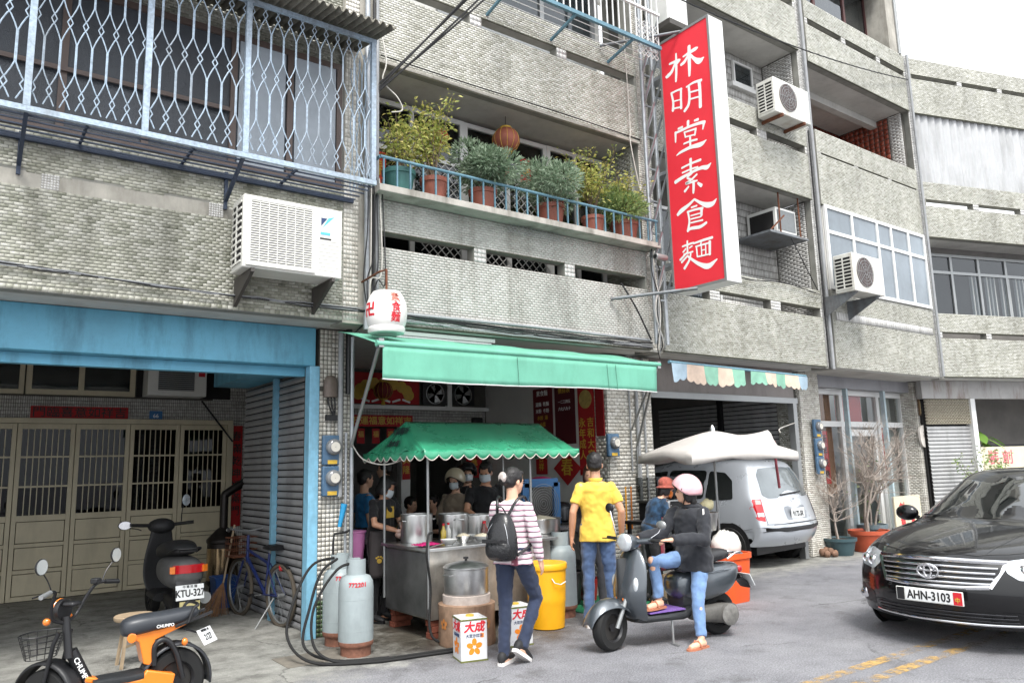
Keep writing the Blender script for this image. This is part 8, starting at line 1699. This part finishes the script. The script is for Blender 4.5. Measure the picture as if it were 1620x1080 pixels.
DEF = dict(P=(0, 0, .93), C=(.01, 0, 1.20), N=(-.015, 0, 1.42), H=(.01, 0, 1.575), SL=(-.015, .158, 1.355), SR=(-.015, -.158, 1.355), EL=(-.03, .215, 1.11), ER=(-.03, -.215, 1.11), WL=(.03, .235, .87), WR=(.03, -.235, .87),
           HL=(0, .085, .90), HR=(0, -.085, .90), KL=(.02, .095, .50), KR=(.02, -.095, .50), AL=(-.02, .10, .085), AR=(-.02, -.10, .085))
def person(label, loc, rz, hgt=1.7, J={}, fem=False, shirt=(BLKT, .3, .0), trousers=(DENIM, 1.0), shoes=None, hair='short', hy=0, hp=0, hr=0, vox=.009, skin=SKIN, feet={}, curl=(.5, .5), hair_m=HAIR, palm=None, belly=0., bulk=1.):
    t = thing('person', label, 'person', loc, rz, 'people at the noodle stall'); k = hgt/1.7
    j = {a: Vector(J.get(a, b))*k for a, b in DEF.items()}; rt = lambda v: v*k
    Ls = (j['SL']-j['SR']).normalized(); Lh = (j['HL']-j['HR']).normalized(); W = (.92 if fem else 1.0)
    def torso(e, lo=0, hi=6):
        rows = []; P, C, Nn = j['P'], j['C'], j['N']; up0 = (C-P).normalized()
        spec = [(P-up0*rt(.085), .085, .105, 0), (P+up0*rt(.0), .112+.01*fem, .168, .05), (P.lerp(C, .5), .095+belly, .138*W, .4), (C+up0*rt(.03), .112+.008*fem, .162*W, .75), (C.lerp(Nn, .55), .108, .170*W, .9), (C.lerp(Nn, .82), .080, .122*W, 1), (Nn, .056, .062, 1), (Nn+(j['H']-Nn)*.35, .052, .055, 1)]
        for c, dx, dy, f in spec[lo:hi]:
            L = Lh.lerp(Ls, f).normalized(); tg = ((Nn-P) if f > .3 else (C-P)).normalized(); F = L.cross(tg).normalized()
            rows.append([c+F*(rt(dx)+e)*math.cos(2*PI*q/18)+L*(rt(dy)+e)*math.sin(2*PI*q/18) for q in range(18)])
        return rows
    # skin: one continuous body
    mb = MB(); mb.rings(torso(-.006, 0, 8)); Hc = j['H']; Bm = basis(hy, hp, hr); hd = lambda x, y, z: Hc+Bm@Vector((rt(x), rt(y), rt(z)))
    mb.ell(hd(-.012, 0, .035), rt(.094), rt(.075), rt(.088), 18, 12, Bm); mb.ell(hd(.018, 0, -.02), rt(.072), rt(.064), rt(.088), 18, 12, Bm); mb.ell(hd(.045, 0, -.075), rt(.038), rt(.042), rt(.032), 12, 8, Bm)
    mb.ell(hd(.088, 0, -.022), rt(.018), rt(.014), rt(.024), 10, 8, Bm); mb.ell(hd(.078, 0, -.058), rt(.014), rt(.024), rt(.011), 10, 8, Bm); mb.ell(hd(.07, 0, .018), rt(.018), rt(.05), rt(.012), 10, 8, Bm)
    for s_ in (1, -1): mb.ell(hd(-.005, s_*.076, -.012), rt(.018), rt(.009), rt(.03), 10, 8, Bm)
    mb.tube([j['N']-Vector((0, 0, rt(.02))), hd(-.015, 0, -.05)], [rt(.056), rt(.052)], 12)
    for s_ in 'LR':
        limb(mb, [j['S'+s_], j['S'+s_].lerp(j['E'+s_], .5), j['E'+s_]], [rt(.046*W), rt(.043*W), rt(.037*W)]); limb(mb, [j['E'+s_], j['E'+s_].lerp(j['W'+s_], .35), j['W'+s_]], [rt(.037*W), rt(.038*W), rt(.026*W)])
        d = (j['W'+s_]-j['E'+s_]).normalized(); pu = (palm or {}).get(s_, (0, (1 if s_ == 'L' else -1), .1)); finger_hand(mb, j['W'+s_], d, pu, 1 if s_ == 'L' else -1, curl[0 if s_ == 'L' else 1], k*W)
        limb(mb, [j['H'+s_], j['H'+s_].lerp(j['K'+s_], .5), j['K'+s_]], [rt(.078), rt(.066), rt(.05)]); limb(mb, [j['K'+s_], j['K'+s_].lerp(j['A'+s_], .3), j['A'+s_]], [rt(.05), rt(.052), rt(.034)])
        fd_, fp = feet.get(s_, (0, 0)); fm = basis(fd_, fp); ft = lambda x, y, z: j['A'+s_]+fm@Vector((rt(x), rt(y), rt(z)))
        mb.tube([ft(-.04, 0, -.045), ft(.02, 0, -.04), ft(.10, 0, -.055), ft(.165, 0, -.062)], [rt(.034), rt(.040), rt(.034), rt(.022)], 10)
    b = remesh(mb.build('body', skin, t), vox, 1)
    # shirt
    if shirt:
        sm, sl, hem = shirt; mb = MB(); e = .015; rw = torso(e*bulk, 1, 7)
        low = [p+Vector((0, 0, -rt(.02)-hem)) for p in rw[0]]; mid = [p.lerp(q, .5) for p, q in zip(rw[0], low)]
        if hem > .03: cc = sum(low, Vector())/len(low); low = [cc+(p-cc)*1.05 for p in low]
        top = rw[-1]; cn = sum(top, Vector())/len(top); rw[-1] = [cn+(p-cn)*1.0+Vector((0, 0, -rt(.012))) for p in top]
        mb.rings([low, mid]+rw)
        for s_ in 'LR':
            S_, E_j, W_j = j['S'+s_], j['E'+s_], j['W'+s_]; L1 = (E_j-S_).length; L2 = (W_j-E_j).length; tot = (L1+L2)*sl; pts = [S_+(Vector((0, 0, -rt(.01)))), S_.lerp(E_j, min(1, tot/L1)*.5), S_.lerp(E_j, min(1, tot/L1))]; rs_ = [rt(.050*W)+e*bulk*.5, rt(.050*W)+e*bulk*.6, rt(.048*W)+e*bulk*.7]
            if tot > L1+.01: f = (tot-L1)/L2; pts += [E_j.lerp(W_j, f*.5), E_j.lerp(W_j, f)]; rs_ += [rt(.044*W)+e*bulk*.5, rt(.033*W)+e*bulk*.5]
            limb(mb, pts[:-1], rs_[:-1]); mb.tube(pts[-2:], rs_[-2:], 12)
        remesh(mb.build('shirt', sm, t), vox*1.15, 5, fold=.026)
    if trousers:
        tm, ln = trousers; mb = MB(); rw = torso(.010, 0, 2); P, C = j['P'], j['C']; rw.append([p+(C-P).normalized()*rt(.07) for p in rw[1]]); cc = sum(rw[2], Vector())/18; rw[2] = [cc+(p-cc)*.95 for p in rw[2]]; mb.rings(rw)
        for s_ in 'LR':
            A, K_, H_ = j['A'+s_], j['K'+s_], j['H'+s_]; end = K_.lerp(A, min(1, (ln-.5)*2)); pts = [H_, H_.lerp(K_, .5), K_, K_.lerp(end, .5), end+(0 if ln < .95 else 1)*Vector((0, 0, -rt(.02)))]; rs_ = [rt(.092), rt(.079), rt(.062), rt(.058), rt(.052)]
            limb(mb, pts[:-1], rs_[:-1]); mb.tube(pts[-2:], rs_[-2:], 12)
        remesh(mb.build('trousers', tm, t), vox*1.15, 3, fold=.022)
    for s_ in 'LR':
        if not shoes: break
        fd_, fp = feet.get(s_, (0, 0)); fm = basis(fd_, fp); ft = lambda x, y, z: j['A'+s_]+fm@Vector((rt(x), rt(y), rt(z)))
        def sole(z0, z1, gr=1.0): return [[ft(x, y*gr, z) for x, y in ((-.075, -.03), (-.085, 0), (-.075, .03), (0, .036), (.08, .045), (.15, .042), (.195, .018), (.2, 0), (.195, -.018), (.15, -.042), (.08, -.045), (0, -.036))] for z in (z0, z1)]
        if shoes[0] == 'sandal':
            MB().rings(sole(-.09, -.072)).build('sandal', shoes[1], t, smooth=40)
            MB().tube([ft(.05, .045, -.07), ft(.07, .02, -.012), ft(.10, -.0, -.02), ft(.14, -.01, -.07)], .006, 6, flat=1.6).build('sandal_strap', shoes[1], t); MB().tube([ft(.05, -.045, -.07), ft(.07, -.02, -.012), ft(.10, .0, -.02)], .006, 6).build('sandal_strap', shoes[1], t)
        else:
            MB().rings(sole(-.088, -.058)).build('shoe_sole', shoes[1], t, smooth=40)
            mb = MB(); mb.rings([[ft(x, w_*math.cos(2*PI*q/12), -.055+h_*(.5+.5*math.sin(2*PI*q/12))-.012) for q in range(12)] for x, w_, h_ in ((-.082, .02, .06), (-.065, .036, .095), (-.01, .04, .10), (.06, .044, .075), (.13, .043, .055), (.18, .028, .042), (.195, .01, .03))]); mb.build('shoe', shoes[0], t, smooth=70)
    if hair:
        mb = MB()
        if hair in ('short', 'bun', 'bob', 'long'):
            mb.ell(hd(-.022, 0, .042), rt(.098), rt(.083), rt(.092), 20, 14, Bm); mb.ell(hd(-.05, 0, -.0), rt(.062), rt(.077), rt(.07), 18, 12, Bm); mb.ell(hd(.045, 0, .082), rt(.045), rt(.06), rt(.035), 14, 10, Bm)
            for s_ in (1, -1): mb.ell(hd(.02, s_*.064, .03), rt(.03), rt(.018), rt(.04), 10, 8, Bm)
        if hair == 'bun': mb.ell(hd(-.115, 0, .0), rt(.045), rt(.05), rt(.05), 14, 10, Bm)
        if hair in ('bob', 'long'):
            for s_ in (1, -1): mb.ell(hd(-.01, s_*.07, -.03), rt(.05), rt(.022), rt(.075), 12, 10, Bm)
            mb.ell(hd(-.06, 0, -.05), rt(.045), rt(.075), rt(.09 if hair == 'bob' else .16), 14, 10, Bm)
        o = remesh(mb.build('hair', hair_m, t), .008, 2, fold=.010)
    eyes = mat('eye dark', sr(30, 24, 22), .2, var=0)
    for s_ in (1, -1): MB().ell(hd(.083, s_*.03, .0), rt(.006), rt(.012), rt(.006), 8, 6, Bm).build('eye', eyes, t)
    MB().ell(hd(.091, 0, -.06), rt(.004), rt(.02), rt(.005), 8, 6, Bm).build('mouth', mat('lips', sr(166, 92, 84), .5, var=0), t)
    t['k'] = k; return t, j, hd, Bm, k, torso
def mask(pp, m):
    t, j, hd, Bm, k, _ = pp; rr = []
    for i in range(7):
        v = -1+2*i/6; row = []
        for q in range(11): u = -1+2*q/10; row.append(hd(.105-.055*u*u-.012*v*v+(.008 if abs(u) < .3 else 0), .072*u*(1-.06*v*v), -.052+.048*v*(1-.15*u*u)))
        rr.append(row)
    o = MB().rings(rr, cap=False, close=False).build('mask', m, t, smooth=80); q = o.modifiers.new('t', 'SOLIDIFY'); q.thickness = .003
    for s_ in (1, -1): MB().tube([hd(.05, s_*.07, -.04), hd(-.005, s_*.084, -.005)], .002, 4).build('mask_loop', m, t)
def helmet(pp, m, visor=None, vent=False):
    t, j, hd, Bm, k, _ = pp; rr = []
    for i in range(13):
        th = R(8)+R(104)*i/12; row = []
        for q in range(28):
            a = 2*PI*q/28; lim = 1.0; fr = math.cos(a); t2 = th*(1-.40*max(0, fr)**1.5*(i/12)); row.append(hd(-.012+.138*math.sin(t2)*math.cos(a), .122*math.sin(t2)*math.sin(a), .025+.135*math.cos(t2)))
        rr.append(row)
    o = MB().rings(rr, cap=False); c = hd(-.012, 0, .16); base = len(o.v); o.v.append(tuple(c)); o.f += [(base, (q+1) % 28, q) for q in range(28)]
    o = o.build('helmet', m, t, smooth=80); q = o.modifiers.new('t', 'SOLIDIFY'); q.thickness = .018
    MB().tube([Vector(p) for p in rr[-1]], .007, 6, close=True).build('helmet_rim', M_BLACK, t)
    for s_ in (1, -1): MB().tube([hd(.02, s_*.10, -.03), hd(.035, s_*.05, -.115), hd(.04, 0, -.125)], .006, 5).build('chin_strap', M_BLACK, t); MB().lathe([(.014*k, -.002), (.014*k, .004)], 12, hd(.05, s_*.119, .03), 'y').build('stud', M_BLACK, t)
    if visor: MB().rings([[hd(.115+.0*u, .10*u, .075-.02*u*u), hd(.165-.03*u*u, .09*u, .06-.02*u*u)] for u in [-1+2*q/8 for q in range(9)]], cap=False, close=False).build('peak', visor, t, smooth=80)
def apron(pp, m, z0, z1, wid=.17, out=.022, bib=True):
    """cloth panel hung on the front of the body from z1 down to z0 (body scale)"""
    t, j, hd, Bm, k, torso = pp; rr = []; L = (j['HL']-j['HR']).normalized(); F = L.cross(Vector((0, 0, 1))).normalized(); P = j['P']
    for i in range(12):
        z = z1+(z0-z1)*i/11; c = P.lerp(j['C'], max(0, min(1, (z*k-P.z)/(j['C'].z-P.z)))) if z*k > P.z else P; w_ = wid*(.62 if (bib and z > 1.08) else 1); row = []
        for q in range(13): a = (-1+2*q/12)*1.35; row.append(Vector((c.x, c.y, z*k))+F*((.125 if z < 1.1 else .135)+out)*k*math.cos(a*.95)+L*w_*k*math.sin(a)*1.05+F*.008*math.sin(q*2.1+i*.3)*(i/11))
        rr.append(row)
    o = MB().rings(rr, cap=False, close=False).build('apron', m, t, smooth=80); q = o.modifiers.new('t', 'SOLIDIFY'); q.thickness = .005
    return rr
WSH = mat('white sole', sr(226, 222, 218), .6, var=.08); BSH = mat('black shoe knit', sr(34, 34, 36), .7, var=.15, local=True)

# 1 woman in the striped top
pw = person('woman in pink striped top with black backpack walking past the stall', (3.93, 5.40, 0), R(30), 1.60, dict(C=(.02, .01, 1.20), N=(.01, .0, 1.42), H=(.035, -.01, 1.575), KR=(.20, -.13, .53), AR=(.02, -.05, .155), KL=(.0, .09, .5), AL=(-.05, .09, .085), WR=(.06, -.24, .87), ER=(-.03, -.225, 1.11), EL=(.05, .20, 1.12), WL=(.16, .12, 1.02)), True, (STRIPE, .97, .06), (DENIMD, 1.0), (BSH, WSH), 'bun', hy=R(-30), hp=R(8), vox=.008, feet={'R': (R(-12), R(32)), 'L': (0, 0)})
t, j, hd, Bm, k, _ = pw
MB().ell(hd(-.135, 0, .02), .022, .055, .05, 14, 10, Bm).build('hair_clip', mat('pearl hair clip', sr(200, 188, 182), .4, var=.5, scale=60, local=True), t, smooth=70)
LEA = mat('black leather', sr(30, 30, 32), .28, var=.2, scale=12, bump=.25, bscale=24, local=True)
bp_ = thing('backpack', 'black quilted leather backpack worn by the striped woman', 'backpack', (3.93, 5.40, 0), R(30))
subd('bag', *(lambda m_: (m_.v, m_.f))(MB().rings([[(-.17-d_*math.sin(a)*(1 if math.sin(a) > 0 else .35), .02+w_*math.copysign(abs(math.cos(a))**.7, math.cos(a)), z) for a in [2*PI*q/14 for q in range(14)]] for z, w_, d_ in ((.84, .06, .03), (.855, .13, .10), (.92, .145, .13), (1.02, .14, .125), (1.12, .125, .10), (1.20, .09, .06), (1.235, .05, .03))])), LEA, bp_, 2)
subd('pocket', *(lambda m_: (m_.v, m_.f))(MB().rings([[(-.24-d_*math.sin(a)*(1 if math.sin(a) > 0 else .1), .02+w_*math.copysign(abs(math.cos(a))**.6, math.cos(a)), z) for a in [2*PI*q/14 for q in range(14)]] for z, w_, d_ in ((.865, .05, .03), (.88, .11, .085), (.95, .12, .095), (1.0, .11, .08), (1.015, .06, .04))])), mat('quilted leather', sr(32, 32, 34), .3, var=.2, scale=30, bump=.9, bscale=34, local=True), bp_, 2)
MB().box(-.335, -.325, -.09, .13, 1.0, 1.03).build('flap', LEA, bp_, bevel=.004)
for s_ in (1, -1):
    MB().tube(curve_pts([(-.15, .02+s_*.05, 1.21), (-.10, s_*.09, 1.33), (.0, s_*.115, 1.352), (.09, s_*.11, 1.27), (.10, s_*.13, 1.12), (.0, s_*.18, .98), (-.16, .02+s_*.13, .89)], 6), .013, 6, flat=1.0).build('strap', LEA, bp_, smooth=60)
    MB().tube(curve_pts([(-.255+.01*s_, .02+s_*.1, .93), (-.27, .02+s_*.085, 1.08), (-.22, .02+s_*.03, 1.19)], 6), .003, 5).build('zip', M_CHROME, bp_)
MB().tube(curve_pts([(-.17, -.02, 1.22), (-.20, .0, 1.275), (-.20, .04, 1.275), (-.17, .06, 1.22)], 5), .007, 6).build('handle', LEA, bp_)
ph = MB().box(-.128, -.118, -.095, -.035, .82, .92).build('phone', mat('phone case', sr(130, 60, 80), .3, var=.4, scale=20), None, bevel=.004); ph.location = (3.93, 5.40, -.02); ph.rotation_euler = (0, 0, R(30)); tag(ph, 'phone in the back pocket of the striped woman', 'phone')
# 2 man in the yellow polo
pm_ = person('man in yellow polo shirt and jeans standing with his back turned', (5.46, 6.02, 0), R(55), 1.73, dict(WL=(.02, .26, .86), EL=(-.05, .245, 1.11), WR=(.05, -.25, .87), ER=(-.05, -.245, 1.11), AL=(-.03, .12, .085), AR=(-.03, -.13, .085), KL=(.02, .105, .5), KR=(.02, -.115, .5)), False, (YELC, .34, .10), (DENIM, 1.0), (mat('navy sneaker', sr(50, 62, 84), .7, var=.2), WSH), 'short', hy=R(-8), vox=.008, skin=SKIN2, belly=.012)
t, j, hd, Bm, k, _ = pm_
MB().lathe([(.066, 0), (.075, .03), (.072, .035), (.064, .008)], 20, (j['N'].x+.0, 0, j['N'].z-.012), cap=False).build('collar', YELC, t, smooth=60)
# 3 woman almost hidden behind him
person('dark haired woman in black almost hidden behind the man in yellow', (6.12, 6.84, 0), R(230), 1.60, {}, True, (BLKT, .97, .08), (fab('charcoal jeans', sr(54, 54, 60)), 1.0), (mat('pale trainer', sr(200, 192, 184), .7, var=.1), WSH), 'bob', vox=.013, hair_m=mat('brown hair', sr(70, 46, 38), .5, var=.3, scale=40, local=True))
# 4 rider astride the scooter, posed from joint positions in the street
RL = (5.50, 4.90)
def loc_(x, y, z): return (-(x-RL[0]), -(y-RL[1]), z)
kk = 1.58/1.7; q_ = lambda x, y, z: tuple(c/kk for c in loc_(x, y, z))
pr_ = person('woman in pink helmet and dark hoodie astride the grey scooter', (RL[0], RL[1], 0), PI, 1.58, dict(P=q_(5.66, 4.94, .74), C=q_(5.66, 4.93, 1.00), N=q_(5.62, 4.92, 1.20), H=q_(5.60, 4.93, 1.335), SL=q_(5.64, 4.76, 1.155), SR=q_(5.60, 5.08, 1.155), EL=q_(5.54, 4.70, .92), ER=q_(5.48, 5.14, .95), WL=q_(5.23, 4.81, .93), WR=q_(5.22, 5.22, .92), HL=q_(5.66, 4.86, .72), HR=q_(5.66, 5.03, .72), KL=q_(5.52, 4.79, .40), KR=q_(5.24, 5.04, .72), AL=q_(5.46, 4.73, .082), AR=q_(5.27, 5.03, .40)), True, (NAVYC, .97, .10), (DENIML, .95), ('sandal', mat('tan sandal', sr(176, 112, 84), .6, var=.1)), 'long', hy=R(-40), vox=.008, curl=(1.0, 1.0), palm={'L': (0, 0, 1), 'R': (0, 0, 1)}, bulk=2.6)
helmet(pr_, mat('pink white helmet', sr(232, 180, 186), .25, var=.3, scale=5, coat=.8, local=True))
t, j, hd, Bm, k, _ = pr_
remesh(MB().ell(j['N']+Vector((-.075, 0, -.05)), .06, .12, .09, 16, 10).ell(j['N']+Vector((-.02, 0, .0)), .085, .10, .04, 16, 10).build('hood', NAVYC, t), .012, 2)
MB().bar(j['SL']+Vector((.045, .03, .03)), j['SL'].lerp(j['EL'], .8)+Vector((.035, .04, 0)), .014, .006).build('sleeve_stripe', WSH, t)
MB().ell(j['KR']+Vector((.035, 0, .02)), .03, .03, .035, 10, 8).build('ripped_knee', SKIN, t, smooth=60)
# 5 vendor in floral hat
pv = person('vendor in floral sun hat, orange mask and maroon apron', (6.80, 6.55, 0), R(-25), 1.52, dict(C=(.07, 0, 1.15), N=(.16, 0, 1.33), H=(.24, 0, 1.45), SL=(.14, .15, 1.29), SR=(.14, -.15, 1.29), EL=(.14, .22, 1.05), ER=(.16, -.22, 1.05), WL=(.30, .10, .98), WR=(.34, -.12, .98)), True, (fab('blue black print', sr(38, 70, 100), var=.9, scale=12), .55, .04), (BLKT, 1.0), (BSH, M_BLACK), 'bob', hp=R(22), vox=.011)
mask(pv, MASKO); apron(pv, MARC, .42, 1.12)
t, j, hd, Bm, k, _ = pv
remesh(MB().ell(hd(-.015, 0, .06), .108, .095, .085, 18, 12, Bm).lathe([(.10*k, 0), (.155*k, -.01), (.16*k, -.03), (.12*k, -.02)], 20, hd(.01, 0, .045)).build('sun_hat', FLOR, t), .01, 2)
for s_ in 'LR': MB().tube([j['E'+s_].lerp(j['W'+s_], q) for q in (0, .5, .95)], [.052, .054, .045], 12).build('sleeve_cover', SLEEV, t, smooth=60)
# 6 cook with the paw print apron
pc = person('cook in black tee and paw print apron filling a bag', (3.90, 7.84, 0), R(-72), 1.60, dict(C=(.03, 0, 1.19), N=(.08, 0, 1.39), H=(.13, -.02, 1.51), SL=(.06, .17, 1.34), SR=(.06, -.17, 1.34), EL=(.10, .24, 1.08), ER=(.16, -.24, 1.10), WL=(.32, .10, 1.0), WR=(.36, -.06, 1.02)), True, (BLKT, .36, .05), (BLKT, 1.0), (BSH, M_BLACK), 'bob', hp=R(28), hy=R(40), vox=.010, skin=SKIN2, belly=.03)
mask(pc, MASKW); rr_ = apron(pc, DGC, .50, 1.02, .2, .03, False); t, j, hd, Bm, k, _ = pc
for (u, v, s_) in ((3, 7, 1), (8, 8, 1), (6, 10, .9)):
    c = Vector(rr_[v][u]); F = (c-Vector((j['P'].x, j['P'].y, c.z))).normalized(); L = Vector((0, 0, 1)).cross(F); mb = MB()
    for du, dz, q in ((0, 0, .026), (-.03, .03, .011), (-.01, .042, .011), (.015, .042, .011), (.034, .028, .011)): mb.lathe([(q, 0), (q, .002)], 12, (0, 0, 0), 'z').xf(Matrix.Translation(c+F*.009+L*du+Vector((0, 0, dz)))@Matrix(((L.x, 0, F.x, 0), (L.y, 0, F.y, 0), (L.z, 1, F.z, 0), (0, 0, 0, 1))), len(mb.v)-24)
    mb.build('paw_print', M_GOLD, t)
c = j['C']; MB().box(c.x+.125, c.x+.135, -.055, .055, c.z-.03, c.z+.09).build('shirt_print', M_GOLD, t)
t = thing('plastic_bag', 'clear plastic bag of noodles held by the cook', 'plastic bag', (3.98, 7.50, .92)); mb = MB().ell((0, 0, .03), .085, .075, .08, 14, 10); mb.v = [tuple(Vector(p)*random.uniform(.88, 1.12)) for p in mb.v]; mb.tube([(0, 0, .08), (0, 0, .15)], [.03, .02], 8); mb.build('bag', glassmat('clear bag', (.93, .93, .93), .7, .15), t, smooth=60); MB().ell((0, 0, .0), .065, .06, .045, 12, 8).build('food', mat('pinkish food', sr(186, 150, 136), .6, var=.3, scale=20), t, smooth=60)
# 7 and 8 at the left of the shop
person('person in blue polo shirt looking towards the pots', (4.06, 8.55, 0), R(-5), 1.62, {}, True, (BLUC, .4, .06), (fab('dark slacks', sr(38, 40, 48)), 1.0), (BSH, M_BLACK), 'short', hy=R(5), vox=.011)
person('man in black standing in the dim doorway behind the blue shirt', (4.78, 9.45, 0), R(150), 1.73, {}, False, (BLKT, .4, .06), (GREYT, 1.0), (BSH, M_BLACK), 'short', vox=.014)
# 9 masked man in black tee
pt = person('man in black tee with white mask and purple gloves at the counter', (5.34, 7.92, 0), R(255), 1.71, dict(C=(.03, 0, 1.19), N=(.07, 0, 1.39), H=(.12, -.01, 1.535), SL=(.05, .175, 1.35), SR=(.05, -.175, 1.35), EL=(.10, .26, 1.10), ER=(.12, -.26, 1.10), WL=(.34, .12, .97), WR=(.33, -.14, .97)), False, (BLKT, .36, .06), (BLKT, 1.0), (BSH, M_BLACK), 'short', hy=R(-38), hp=R(14), vox=.009, skin=SKIN2)
mask(pt, MASKW); t, j, hd, Bm, k, _ = pt
for s_ in 'LR': mb = MB(); d = (j['W'+s_]-j['E'+s_]).normalized(); mb.tube([j['W'+s_]-d*.06, j['W'+s_]], [.035, .033], 12); finger_hand(mb, j['W'+s_], d, (0, 0, 1), 1 if s_ == 'L' else -1, .7, 1.16); remesh(mb.build('glove', PURP, t), .007, 1)
# 10, 11 helmeted customers
pb = person('customer in beige open face helmet and brown jacket waiting behind the cart', (5.22, 8.38, 0), R(215), 1.56, dict(WL=(.2, .14, 1.0), WR=(.2, -.14, 1.0), EL=(.02, .24, 1.10), ER=(.02, -.24, 1.10)), True, (BEIC, .97, .10), (GREYT, 1.0), (BSH, M_BLACK), 'bob', hy=R(-5), hp=R(10), vox=.011); mask(pb, MASKW); helmet(pb, mat('beige helmet', sr(196, 184, 158), .3, var=.1, coat=.6, local=True))
pd = person('customer in dark peaked helmet and white mask at the back of the shop', (5.84, 9.05, 0), R(240), 1.64, {}, False, (BLKT, .97, .08), (GREYT, 1.0), (BSH, M_BLACK), 'short', vox=.013); mask(pd, MASKW); helmet(pd, mat('black helmet', sr(28, 28, 32), .25, var=.1, coat=.6, local=True), M_BLACK)
# 12 diners seated deep inside
SEAT = dict(P=(0, 0, .52), C=(.03, 0, .80), N=(.05, 0, 1.0), H=(.09, 0, 1.15), SL=(.04, .165, .955), SR=(.04, -.165, .955), EL=(.12, .22, .72), ER=(.12, -.22, .72), WL=(.32, .1, .74), WR=(.32, -.1, .74), HL=(.02, .085, .5), HR=(.02, -.085, .5), KL=(.42, .1, .5), KR=(.42, -.1, .5), AL=(.40, .1, .085), AR=(.40, -.1, .085))
for (x, y, a, lab) in ((5.42, 10.05, -60, 'seated diner in dark clothes between the cook and the pole'), (5.98, 10.15, 200, 'seated diner in dark clothes just behind the second pot')):
    person(lab, (x, y, 0), R(a), 1.62, SEAT, False, (BLKT, .5, .02), (GREYT, 1.0), (BSH, M_BLACK), 'short', vox=.016)
    st = thing('shop_stool', 'low black stool under the '+lab[:12]+(' by the pole' if x < 5.6 else ' behind the pot'), 'stool', (x, y, 0)); MB().lathe([(.15, .41), (.16, .42), (.16, .435), (.004, .44)], 16).build('seat', M_BLACK, st)
    for q in range(4): c_, s_ = math.cos(q*PI/2), math.sin(q*PI/2); MB().bar((.1*c_, .1*s_, .41), (.15*c_, .15*s_, 0), .025).build('leg', M_BLACK, st)
